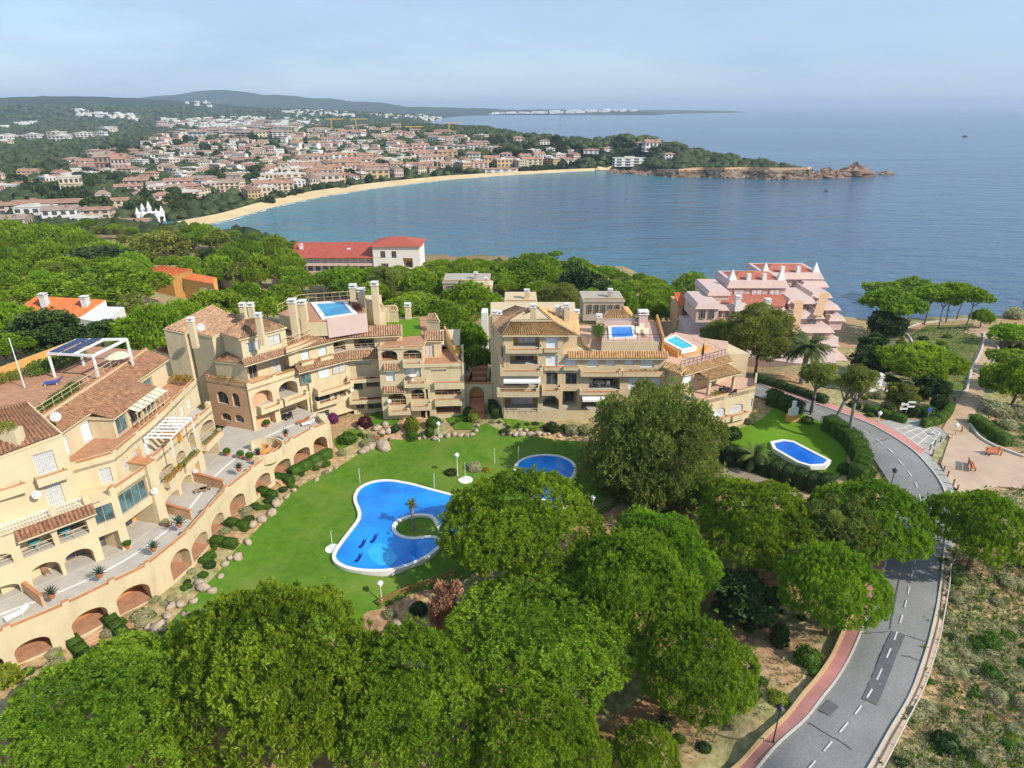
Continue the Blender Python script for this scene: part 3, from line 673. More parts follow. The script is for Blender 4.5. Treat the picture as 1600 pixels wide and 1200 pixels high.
# palms
def palm_mesh(seed,n=34,L=1.0,droop=.9):
    r=random.Random(seed); V=[];Fq=[];T=[]
    for k in range(n):
        a=2.4*k+r.uniform(-.2,.2); el=r.uniform(-.25,1.25); l=L*r.uniform(.85,1.1); seg=7; pts=[]
        p=np.zeros(3); e=el
        for j in range(seg+1):
            pts.append(p.copy()); d=np.array([math.cos(a)*math.cos(e),math.sin(a)*math.cos(e),math.sin(e)]); p=p+d*l/seg; e-=droop*1.9/seg*(.5+j/seg)
        tv=r.uniform(.1,.9)
        for j in range(1,seg+1):
            for sgn in (-1,1):
                for q in (0,.5):
                    c=pts[j-1]*(1-q)+pts[j]*q; d=_unit(pts[j]-pts[j-1]); sd=_unit(np.cross(d,[0,0,1.]))*sgn
                    w=.24*L*math.sin(math.pi*min(.98,(j+q)/(seg+1.2)))**.7
                    tip=c+sd*w*.85+d*w*.75-np.array([0,0,w*.35]); b=len(V)
                    V+= [c,c+d*.05*L,tip,c-d*.02*L+sd*.01]; Fq.append((b,b+1,b+2,b+3)); T+=[tv]*4
    o=np_mesh('palm_crown',np.array(V),np.array(Fq),M['frond'],tint=np.array(T)); me=o.data; bpy.data.objects.remove(o); return me
PALM=[palm_mesh(1,60),palm_mesh(2,26)]
def palm_trunk():
    mb=MB(); prof=[(.5,-.05)]
    for k in range(9): prof+=[(.42,k/9),(.36,k/9+.08)]
    mb.lathe((0,0,0),prof+[(.42,1.0)],10); o=mb.build('palm_trunk',M['barkg'],smooth=False); me=o.data; bpy.data.objects.remove(o); return me
PT=palm_trunk()
def palm(ub,vb,u0,u1,vc,label,me=0,tr=.8,group=None):
    b=G(ub,vb); dep=b[1]*cp-(b[2]-CZ)*sp; R=(u1-u0)/2*dep/F; hz=max(zat(b[0],b[1],vc)-b[2],.3)
    t=thing('palm_tree',label,'palm',b,group); mk_child('trunk',PT,t,(0,0,0),(tr,tr,hz)); mk_child('crown',PALM[me],t,(0,0,hz),R*.95,ub)
    return t
palm(1252,600,1226,1308,545,'large feathery palm in front of the white stepped building',0,1.1)
palm(646,828,633,658,786,'young palm on the grass island inside the big pool',1,.5)
palm(1175,733,1150,1212,712,'low spreading palm in the shrubs beside the right lawn',1,.5)
palm(38,690,10,62,592,'bright yellow green palm behind the left rooftop terrace',1,.5)
palm(1002,622,985,1022,606,'small palm on the terrace above the big loose pine',1,.4)
# ---------------------------------------------------------------- lawns, pools, road, small things
def xy(pts,z=None):
    return [ (G(*p) if z is None else P(*p,z))[:2] for p in pts]
def smooth_closed(pts,n=70,it=2):
    p=np.array(pts,dtype=float); p=np.vstack([p,p[:1]]); s=np.concatenate([[0],np.cumsum(np.linalg.norm(np.diff(p,axis=0),axis=1))]); t=np.linspace(0,s[-1],n,endpoint=False)
    q=np.stack([np.interp(t,s,p[:,0]),np.interp(t,s,p[:,1])],-1)
    for _ in range(it): q=(np.roll(q,1,0)+2*q+np.roll(q,-1,0))/4
    return [tuple(a) for a in q]
def lawn_mat(name,a,b,dry=(.16,.15,.035),sc=.16):
    t=NT(name); n=t.noise(sc,5); n2=t.noise(1.1,4); n3=t.noise(14,2)
    c=t.mix(t.ramp(n2,[(.3,(0,0,0)),(.7,(1,1,1))]),a,b); c=t.mix(t.ramp(n,[(.44,(0,0,0)),(.68,(.85,.85,.85))]),c,dry)
    c=t.mix(.35,c,t.ramp(n3,[(.3,(.02,.05,.004)),(.7,(.12,.24,.02))]))
    t.bump(n3,.6,.05); return t.done(c,.9,.15)
M['lawn']=lawn_mat('mown_lawn',(.066,.160,.010),(.130,.250,.020),(.215,.255,.05))
M['turf']=lawn_mat('bright_turf',(.10,.24,.008),(.14,.285,.012),(.15,.27,.012))
M['wild']=lawn_mat('dry_meadow',(.09,.14,.02),(.20,.19,.05),(.30,.20,.09),.35)
LAWN=[(140,1052),(200,1022),(250,992),(300,940),(340,898),(372,858),(400,830),(432,797),(455,772),(477,755),(527,732),(560,711),(585,697),(612,688),(650,687),(690,685),(725,681),(745,668),(760,662),(775,670),(795,681),(850,684),(905,690),(960,704),(1010,735),(1030,755),(1000,770),(960,792),(925,812),(850,850),(720,906),(600,947),(560,985),(470,1010),(300,1065),(180,1080)]
tag(drape('lawn',xy(LAWN),M['lawn'],.10,1.8),kind='structure')
RL=[(1120,672),(1165,668),(1190,655),(1207,640),(1250,640),(1295,660),(1322,700),(1322,735),(1300,755),(1268,757),(1215,738),(1165,715)]
tag(drape('garden_lawn',xy(RL),M['turf'],.10,1.5),kind='structure')
for nm,pts in (('small_lawn',[(566,656),(598,640),(628,652),(620,664),(585,668)]),('small_lawn',[(520,690),(545,672),(568,672),(560,690),(530,704)]),('small_lawn',[(697,655),(722,648),(742,656),(738,672),(712,672)]),('small_lawn',[(782,652),(848,650),(850,668),(800,672)])):
    tag(drape(nm,xy(pts),M['lawn'],.12,1.2),kind='structure')
tag(drape('meadow',xy([(1405,525),(1450,508),(1520,505),(1538,520),(1515,570),(1508,612),(1490,610),(1440,575)]),M['wild'],.1,2),kind='structure')
def sandmat():
    t=NT('beach_sand'); c=t.ramp(t.noise(.05,5),[(.3,(.56,.40,.21)),(.7,(.72,.54,.31))]); t.bump(t.noise(.8,4),.4,.1); return t.done(c,.95,.1)
M['sand']=sandmat()
WL_=[(262,362),(283,357),(350,347),(420,326),(500,308),(600,293),(700,281),(800,273.5),(900,268),(950,265),(962,264.6)]
BL_=[(255,354),(276,347),(338,337),(405,317.5),(485,300),(585,286.5),(690,276),(795,269.6),(895,265),(945,263),(960,263)]
a=resample([P(*p,SEA)[:2] for p in WL_],60); b=resample([P(*p,SEA+1.5)[:2] for p in BL_],60)
mb=MB()
for k in range(60):
    for j in range(5):
        t=j/4; x=a[k][0]*(1-t)+b[k][0]*t; y=a[k][1]*(1-t)+b[k][1]*t; mb.v.append((x,y,max(float(H(np.array([x]),np.array([y]))[0])+.35,SEA-.25+2.6*t)))
for k in range(59):
    for j in range(4):
        q=k*5+j; f=(q,q+1,q+6,q+5); p0,p1,p2=[Vector(mb.v[i]) for i in f[:3]]; mb.f.append(f if (p1-p0).cross(p2-p0).z>0 else f[::-1]); mb.m.append(0)
tag(mb.build('beach',M['sand'],smooth=True),kind='structure')
M['foam']=simple('sea_foam',(.75,.78,.78),.9,.1,.4)
# --- pools
def water(name,deep,mid,light,scale=.22):
    t=NT(name); f=t.noise(scale,3); w=t.noise(2.2,3)
    t.bump(w,.6,.06); return t.done(t.ramp(f,[(.3,deep),(.5,mid),(.72,light)]),.06,.5)
M['poolw']=water('pool_water',(.005,.16,.58),(.007,.245,.74),(.012,.33,.82))
M['poold']=water('deep_pool_water',(.005,.09,.45),(.008,.13,.56),(.012,.20,.66))
M['poolt']=water('turquoise_pool_water',(.02,.40,.52),(.04,.52,.62),(.10,.64,.68),.3)
M['poolr']=water('rooftop_pool_water',(.008,.16,.36),(.012,.24,.46),(.03,.34,.54),.3)
M['copew']=simple('white_pool_coping',(.74,.71,.65),.8,.1,2,.2)
M['poollight']=water('shallow_pool_step',(.02,.34,.74),(.03,.40,.80),(.05,.48,.84),.5)
M['pooldark']=simple('dark_blue_mosaic',(.003,.03,.22),.3,.2,3)
def pool(name,label,outline,z,cope_w,wm,cope='copew',dz=.0,loc=None):
    """outline: world xy of the water edge"""
    c=np.array(outline).mean(0); t=thing(name,label,'pool',(c[0],c[1],z))
    n=len(outline); o=np.array(outline); nxt=np.roll(o,-1,0); prv=np.roll(o,1,0); d=_unit(nxt-prv); nr=np.stack([d[:,1],-d[:,0]],-1)
    ar=sum(o[i][0]*nxt[i][1]-nxt[i][0]*o[i][1] for i in range(n)); nr=nr if ar>0 else -nr
    if n<10:
        nr=[]
        for i in range(n):
            e1=_unit(o[i]-prv[i]); e2=_unit(nxt[i]-o[i]); n1=np.array([e1[1],-e1[0]]); n2=np.array([e2[1],-e2[0]]); m=_unit(n1+n2); m=m/max(.4,float(m@n1)); nr.append(m if ar>0 else -m)
        nr=np.array(nr)
    ou=o+nr*cope_w
    mb=MB()
    for i in range(n):
        j=(i+1)%n
        a,b,c_,d_=o[i],o[j],ou[j],ou[i]
        mb.quad((*a,z+.16),(*d_,z+.16),(*c_,z+.16),(*b,z+.16)) if ar>0 else mb.quad((*a,z+.16),(*b,z+.16),(*c_,z+.16),(*d_,z+.16))
        mb.quad((*d_,z-.5),(*c_,z-.5),(*c_,z+.16),(*d_,z+.16)); mb.quad((*a,z+.16),(*b,z+.16),(*b,z-.1),(*a,z-.1))
    mb.build('coping',M[cope],t)
    mb=MB(); v,e,f,*_=delaunay_2d_cdt([Vector(p) for p in outline],[(i,(i+1)%n) for i in range(n)],[],1,1e-4)
    mb.v=[(p[0],p[1],z+.06) for p in v]; mb.f=[tuple(q) if (v[q[1]]-v[q[0]]).cross(v[q[2]]-v[q[0]])>0 else tuple(q[::-1]) for q in f]; mb.m=[0]*len(f)
    mb.build('water',M[wm],t)
    return t
def sheet(name,poly,z,mat,parent):
    mb=MB(); n=len(poly); v,e,f,*_=delaunay_2d_cdt([Vector(p[:2]) for p in poly],[(i,(i+1)%n) for i in range(n)],[],1,1e-4)
    mb.v=[(p[0],p[1],z) for p in v]; mb.f=[tuple(q) if (v[q[1]]-v[q[0]]).cross(v[q[2]]-v[q[0]])>0 else tuple(q[::-1]) for q in f]; mb.m=[0]*len(f)
    return mb.build(name,mat,parent)
BP=[(556,780),(562,764),(580,755),(605,752),(640,758),(668,766),(695,773),(720,780),(735,800),(722,830),(705,842),(690,828),(680,806),(662,803),(640,805),(620,812),(611,822),(613,834),(625,842),(650,845),(675,840),(686,842),(688,850),(672,866),(640,882),(608,891),(570,891),(540,886),(524,876),(523,868),(534,852),(552,828),(565,812),(565,800)]
BPz=.35
_b=np.array([P(*p,.35)[:2] for p in BP]); BPz=float(H(_b[:,0],_b[:,1]).max())+.08
bp=smooth_closed([P(*p,BPz)[:2] for p in BP],110,2)
bigpool=pool('swimming_pool','large curved blue pool with a grass island on the lawn',bp,BPz,.42,'poolw')
sheet('shallow_step',smooth_closed([P(*p,BPz)[:2] for p in [(572,862),(590,848),(606,852),(622,872),(612,884),(592,884),(580,874)]],30,1),BPz+.066,M['poollight'],bigpool)
for c in ((584,842),(566,850),(560,872)):
    pts=[(-9,6),(-3,2),(0,-4),(3,-10),(4,-5),(9,-12),(6,-1),(2,6),(-3,10),(-6,9)]
    sheet('mosaic_figure',[P(c[0]+q[0]*.8,c[1]+q[1]*.8,BPz)[:2] for q in pts],BPz+.072,M['pooldark'],bigpool)
for c in ((563,757),(520,858),(679,765),(572,0)):
    if c[1]:
        q=P(*c,.3); mb=MB(); mb.lathe((q[0],q[1],q[2]-.1),[(.85,0),(.85,.2),(.75,.24)],18); mb.tube([(q[0],q[1],.5),(q[0],q[1],2.6),(q[0]+.15,q[1],2.75)],[.04,.04,.05],6); s=thing('poolside_shower','round white shower base at the rim of the big pool','shower',(q[0],q[1],.3),'shower bases round the big pool'); mb.build('base',M['copew'],s)
BP2=[(806,732),(815,722),(832,716),(852,714),(875,716),(892,724),(898,735),(893,747),(886,757),(892,768),(905,780),(880,790),(840,780),(812,755)]
bp2=np.array(smooth_closed([P(*p,.75)[:2] for p in BP2],70,2)); pool('swimming_pool','small curved blue pool behind the tall dense stone pine',[tuple(q) for q in bp2],float(H(bp2[:,0],bp2[:,1]).max())+.1,.4,'poolw')
for c,l in (((810,724),'round white shower base at the left rim of the small curved pool'),((905,729),'round white shower base at the right rim of the small curved pool'),((727,750),'round white base with a thin umbrella pole in front of the stone pine'),((773,727),'round white base with a thin umbrella pole beside golden flowers')):
    q=P(*c,.35); s=thing('umbrella_stand' if 'umbrella' in l else 'poolside_shower',l,'stand' if 'umbrella' in l else 'shower',q); mb=MB(); mb.lathe((q[0],q[1],.2),[(1.0,0),(1.0,.2),(.9,.25)],18); mb.build('base',M['copew'],s); mb=MB(); mb.tube([(q[0],q[1],.4),(q[0],q[1],3.0)],[.05,.035],6); mb.build('pole',M['metal'],s)
_b=np.array([P(*p,1.5)[:2] for p in [(1200,693),(1224,686),(1238,688),(1300,720),(1286,731),(1248,728)]]); gz=float(H(_b[:,0],_b[:,1]).max())+.1
pool('swimming_pool','blue pool with cut corners on the fenced lawn',[P(*p,gz)[:2] for p in [(1209,693),(1224,690),(1238,692),(1292,720),(1286,726),(1265,727),(1248,722),(1213,702)]],gz,.45,'poold')
# --- road
KR=[(1120,570),(1160,590),(1200,608),(1262,629),(1325,650),(1360,664),(1395,683),(1417,698),(1440,717),(1460,740),(1474,765),(1480,790),(1480,815),(1477,842),(1472,880),(1470,905),(1464,945),(1450,1007),(1425,1080),(1390,1140),(1358,1198),(1300,1290)]
KL=[(1090,585),(1130,602),(1185,622),(1235,640),(1285,661),(1320,678),(1340,690),(1355,703),(1366,718),(1376,735),(1388,752),(1396,772),(1400,795),(1398,825),(1391,852),(1381,895),(1359,956),(1335,1017),(1300,1075),(1262,1125),(1200,1183),(1090,1290)]
NR=90
RRr=resample([G(*p) for p in KR],NR); RRl=resample([G(*p) for p in KL],NR)
def asphalt():
    t=NT('worn_asphalt'); n=t.noise(.22,5); n2=t.noise(5,3); n3=t.noise(.05,2)
    c=t.ramp(n,[(.3,(.185,.178,.165)),(.7,(.285,.275,.255))]); c=t.mix(.3,c,t.ramp(n2,[(.3,(.12,.12,.12)),(.7,(.31,.31,.30))])); t.bump(n2,.3,.02)
    return t.done(c,.85,.3)
M['asphalt']=asphalt(); M['asphaltd']=simple('dark_asphalt_patch',(.125,.125,.128),.85,.15,1.5,.1)
M['marking']=simple('road_paint',(.58,.575,.55),.8,.28,2); M['pinkpath']=simple('pink_pavement',(.52,.235,.20),.85,.14,.8,.1); M['kerbm']=simple('pale_kerb_stone',(.52,.48,.42),.85,.12,2,.1); M['greypath']=simple('grey_pavement',(.36,.335,.30),.85,.14,.9,.1)
M['sandy']=simple('sandy_ground',(.50,.36,.25),.95,.16,.35,.3); M['pathm']=simple('sandy_path',(.47,.32,.20),.95,.16,.35,.3)
_cl=(RRr+RRl)/2; _n=len(gnd.data.vertices); _co=np.zeros(_n*3,dtype=np.float32); gnd.data.vertices.foreach_get('co',_co); _co=_co.reshape(-1,3); _dm=np.full(_n,1e9); _s=(_co[:,1]<140)&(_co[:,0]>0)
for q in _cl: _dm[_s]=np.minimum(_dm[_s],np.hypot(_co[_s,0]-q[0],_co[_s,1]-q[1]))
_in=np.zeros(_n,bool)
for _pl in (xy(LAWN),xy(RL)):
    _c=np.zeros(_n,bool)
    for i in range(len(_pl)):
        a_,b_=_pl[i],_pl[(i+1)%len(_pl)]
        if abs(a_[1]-b_[1])>1e-9: _c^=((a_[1]>_co[:,1])!=(b_[1]>_co[:,1]))&(_co[:,0]<a_[0]+(_co[:,1]-a_[1])*(b_[0]-a_[0])/(b_[1]-a_[1]))
    _in|=_c
_co[:,2]-=np.where((_dm<4.8)|_in,.16,0); gnd.data.vertices.foreach_set('co',_co.ravel()); gnd.data.update()
road=tag(ribbon('road',RRl,RRr,M['asphalt'],.10,6),kind='structure')
def rl(t,k0,k1,n=None):
    ks=np.linspace(k0,k1,n or max(2,int(k1-k0)*2+2)); i=np.arange(NR)
    L=np.stack([np.interp(ks,i,RRl[:,0]),np.interp(ks,i,RRl[:,1])],-1); R=np.stack([np.interp(ks,i,RRr[:,0]),np.interp(ks,i,RRr[:,1])],-1); return L*(1-t)+R*t
def side(off,k0,k1,right=True):
    a=rl(1 if right else 0,k0,k1); b=rl(0 if right else 1,k0,k1); d=_unit(a-b); return a+d*off
wd=[0]+list(np.cumsum(np.linalg.norm(np.diff(rl(.5,0,NR-1,NR),axis=0),axis=1)))
mk=MB(); s=6.0; ctr=rl(.52,0,NR-1,NR*4); cs=np.concatenate([[0],np.cumsum(np.linalg.norm(np.diff(ctr,axis=0),axis=1))])
while s<cs[-1]-3:
    q=[np.array([np.interp(s+e,cs,ctr[:,0]),np.interp(s+e,cs,ctr[:,1])]) for e in (0,.65,1.3)]; s+=2.55
    for a_,b_ in zip(q,q[1:]):
        d=_unit(b_-a_); nrm=np.array([d[1],-d[0]])*.062
        mk.quad(*[(p[0],p[1],h1(p[0],p[1])+.18) for p in (a_-nrm,a_+nrm,b_+nrm,b_-nrm)])
for k in range(len(mk.f)):
    a_,b_,c_=[Vector(mk.v[i]) for i in mk.f[k][:3]]
    if (b_-a_).cross(c_-a_).z<0: mk.f[k]=mk.f[k][::-1]
tag(mk.build('road_marking',M['marking']),kind='structure')
def on_px(name,pts,mat,dz,step=1.2): return tag(drape(name,xy(pts),mat,dz,step),kind='structure')
on_px('road_patch',[(1392,988),(1414,993),(1370,1104),(1346,1094)],M['asphaltd'],.16)
on_px('road_patch',[(1294,1095),(1310,1107),(1296,1120),(1278,1112)],M['asphaltd'],.16)
# thin tar seams
sm=MB()
for a_,b_ in (((1388,989),(1344,992)),((1415,994),(1450,1005)),((1408,1026),(1441,1035)),((1407,842),(1472,848)),((1409,785),(1477,788)),((1262,1130),(1330,1172)),((1405,905),(1390,985)),((1352,697),(1392,686))):
    n=14; p=[G(a_[0]+(b_[0]-a_[0])*i/n,a_[1]+(b_[1]-a_[1])*i/n+random.uniform(-.8,.8)) for i in range(n+1)]
    for u_,v_ in zip(p,p[1:]): sm.bar((u_[0],u_[1],u_[2]+.165),(v_[0],v_[1],v_[2]+.165),.07,.01)
tag(sm.build('road_seam',M['asphaltd']),kind='structure')
# pavements with kerbs
tag(ribbon('pavement',side(.15,0,38),side(2.0,0,38),M['pinkpath'],.22,3),kind='structure')
tag(ribbon('pavement',side(.15,38,56),side(1.7,38,56),M['greypath'],.22,3),kind='structure')
tag(ribbon('pavement',side(2.2,52,NR-1,False),side(.15,52,NR-1,False),M['pinkpath'],.22,3),kind='structure')
tag(ribbon('verge',side(.1,56,NR-1),side(1.1,56,NR-1),M['sandy'],.16,2),kind='structure')
def kerb(name,line,w,h,mat,base=0):
    z=[h1(p[0],p[1]) for p in line]; mb=MB(); mb.strip(line,[q-.2 for q in z],[q+base+h for q in z],w,0); return tag(mb.build(name,mat),kind='structure')
kerb('kerb',side(.08,0,NR-1),.16,.25,M['kerbm']); kerb('kerb',side(.08,40,NR-1,False),.16,.25,M['kerbm'])
kerb('pavement_edging',side(2.35,52,NR-1,False),.28,.42,simple('ochre_edging',(.52,.36,.18),.85,.15,2,.2))
rails=side(1.15,58,NR-1)
gr=thing('guard_rail','low pale pipe rail along the scrub edge of the road','guard rail',(*rails[0],h1(*rails[0])))
mb=MB(); mb.tube([(p[0],p[1],h1(*p)+.55) for p in rails],[.06]*len(rails),6); mb.build('rail',M['kerbm'],gr)
for k in range(0,len(rails),4):
    p=rails[k]; mb=MB(); mb.tube([(p[0],p[1],h1(*p)-.1),(p[0],p[1],h1(*p)+.55)],[.05,.05],6); mb.build('post',M['wood'],gr)
on_px('junction',[(1372,660),(1410,655),(1445,660),(1470,672),(1482,682),(1455,712),(1443,712),(1405,678)],M['greypath'],.14)
hm=MB(); A_,B_,C_,D_=(1400,672),(1444,661),(1468,678),(1448,706)
def lp(a,b,t): return (a[0]+(b[0]-a[0])*t,a[1]+(b[1]-a[1])*t)
hl=[(A_,B_),(B_,C_),(C_,D_),(D_,A_)]+[(lp(A_,B_,t),lp(D_,C_,t)) for t in (.3,.6,.85)]+[(lp(A_,D_,t),lp(B_,C_,t)) for t in (.22,.45,.7)]
for a_,b_ in hl:
    n=6; p=[G(*lp(a_,b_,i/n)) for i in range(n+1)]
    for u_,v_ in zip(p,p[1:]): hm.bar((u_[0],u_[1],u_[2]+.156),(v_[0],v_[1],v_[2]+.156),.14,.01)
tag(hm.build('box_junction_marking',simple('faded_cream_paint',(.66,.60,.50),.8,.15,2)),kind='structure')
on_px('sandy_square',[(1484,684),(1512,676),(1545,690),(1600,712),(1660,735),(1660,772),(1560,762),(1500,772),(1480,752),(1470,726)],M['sandy'],.13,1.6)
on_px('path',[(1505,520),(1535,508),(1553,512),(1560,536),(1552,575),(1535,620),(1520,655),(1512,678),(1484,684),(1472,672),(1490,640),(1505,615),(1514,575),(1536,530)],M['pathm'],.15,1.5)
on_px('path',[(1402,520),(1408,516),(1424,534),(1416,537)],M['pathm'],.15,1.2)
on_px('earth_path',[(935,1140),(990,1105),(1020,1085),(1042,1092),(1045,1110),(1000,1125),(965,1165),(930,1210),(905,1210)],simple('bare_earth',(.36,.19,.085),.95,.2,.6,.4),.13,1.5)
on_px('gravel_yard',[(1120,730),(1160,735),(1215,755),(1262,778),(1240,795),(1150,775),(1105,745)],simple('grey_earth',(.30,.24,.17),.95,.15,.5,.3),.10,1.6)
# low edge walls of the path
def low_wall(label,pts,h=.45,w=.3,mat='kerbm',name='low_wall'):
    g=[G(*p) for p in pts]; z=[q[2] for q in g]; c=g[0]; t=MB(); t.strip([(q[0],q[1]) for q in resample(g,24)],[h1(*q)-.3 for q in resample(g,24)],[h1(*q)+h for q in resample(g,24)],w); o=t.build(name,M[mat],origin=c); tag(o,label,'wall',kind='thing'); return o
low_wall('pale low wall along the meadow side of the sandy path',[(1537,522),(1535,545),(1517,580),(1509,622),(1503,618),(1470,608)])
low_wall('pale low wall along the scrub side of the sandy path',[(1545,530),(1560,545),(1550,575)])
low_wall('thin pale wall curving round the top of the meadow',[(1405,517),(1430,508),(1470,502),(1520,500)],.4)
low_wall('short pale wall beside the side path into the meadow',[(1408,517),(1425,536)],.4)
low_wall('low pale wall in front of the trimmed hedge of the sandy square',[(1514,664),(1530,685),(1555,700),(1600,716)],.4)
low_wall('grey wall across the shrubs at the picture edge',[(1560,540),(1610,543)],1.2,.3,'wood')
# hedges: one thing each, leaf boxes along a line
def hedge(label,pts,h,w,kind='leaf',cat='hedge',step=1.5):
    g=resample([G(*p) for p in pts],max(2,int(sum(math.dist(a[:2],b[:2]) for a,b in zip([G(*p) for p in pts],[G(*p) for p in pts[1:]]))/step)+1))
    me=BOXH[kind]; n=len(me.vertices); co=np.zeros(n*3,dtype=np.float32); me.vertices.foreach_get('co',co); co=co.reshape(-1,3)
    fl=np.zeros(len(me.loops),dtype=np.int32); me.loops.foreach_get('vertex_index',fl); fl=fl.reshape(-1,4); ti=np.zeros(n,dtype=np.float32); me.attributes['tint'].data.foreach_get('value',ti)
    V=[];Fq=[];T=[]
    c0=(*g[0],h1(*g[0]))
    for a,b in zip(g,g[1:]):
        m=(a+b)/2; L=np.linalg.norm(b-a); an=math.atan2(b[1]-a[1],b[0]-a[0]); hh=h*random.uniform(.92,1.08)
        q=co*np.array([L*.54,w/2,hh]); r=np.stack([q[:,0]*math.cos(an)-q[:,1]*math.sin(an),q[:,0]*math.sin(an)+q[:,1]*math.cos(an),q[:,2]],-1)+np.array([m[0],m[1],h1(*m)-.05])
        Fq.append(fl+len(V)*n); V.append(r); T.append(ti)
    o=np_mesh('hedge',np.vstack(V),np.vstack(Fq),M[kind],tint=np.concatenate(T),origin=c0); return tag(o,label,cat,kind='thing')
hedge('tall dark hedge round the curved end of the fenced lawn',[(1290,668),(1325,690),(1345,720),(1350,742),(1335,755)],2.2,2.2,'leaf')
hedge('thick dark hedge between the fenced lawn and the pines',[(1118,710),(1150,722),(1210,745),(1262,762),(1300,770)],2.2,2.4,'leafdark')
hedge('hedge of the fenced lawn beside the road behind the brick barbecue',[(1200,628),(1222,635),(1250,650)],2.2,2.0,'leafdark')
hedge('long clipped hedge between the pink pavement and the pink building',[(1180,597),(1215,606),(1250,617),(1290,632)],1.3,1.3,'leafdark')
hedge('clipped hedge along the junction in front of the garden shrubs',[(1350,642),(1380,652),(1414,662)],1.2,1.3,'leaf')
hedge('low clipped hedge at the corner by the blue round sign',[(1440,668),(1462,664),(1478,655),(1484,640)],1.2,1.2,'leaf')
hedge('bright clipped hedge above the sandy square',[(1518,660),(1545,680),(1575,698)],1.6,1.6,'leaf')
hedge('box hedge beside the first flight of steps from the far end of the arcade',[(455,745),(485,728),(517,712)],1.2,1.3,'leaf')
for l,pp in (('clipped box hedge below the steps near the far end of the arcade',[(427,750),(445,745),(456,757)]),('clipped box hedge above the steps in the middle of the arcade',[(356,820),(388,828)]),('clipped box hedge below the steps in the middle of the arcade',[(331,847),(370,856)]),('clipped box hedge just past the widest arcade steps',[(171,968),(196,1000)]),('clipped box hedge just before the widest arcade steps',[(112,1002),(142,1035)]),('clipped box hedge at the second arcade steps from the far end',[(405,770),(432,780)])):
    hedge(l,pp,.9,1.1,'leaf',step=1.0)
hedge('tall green hedge beside the entrance arch path',[(768,640),(775,655)],1.8,1.2,'leafdark'); hedge('ivy covered garden hedge by the ground floor arch',[(866,645),(876,640)],2.0,1.0,'leaf')
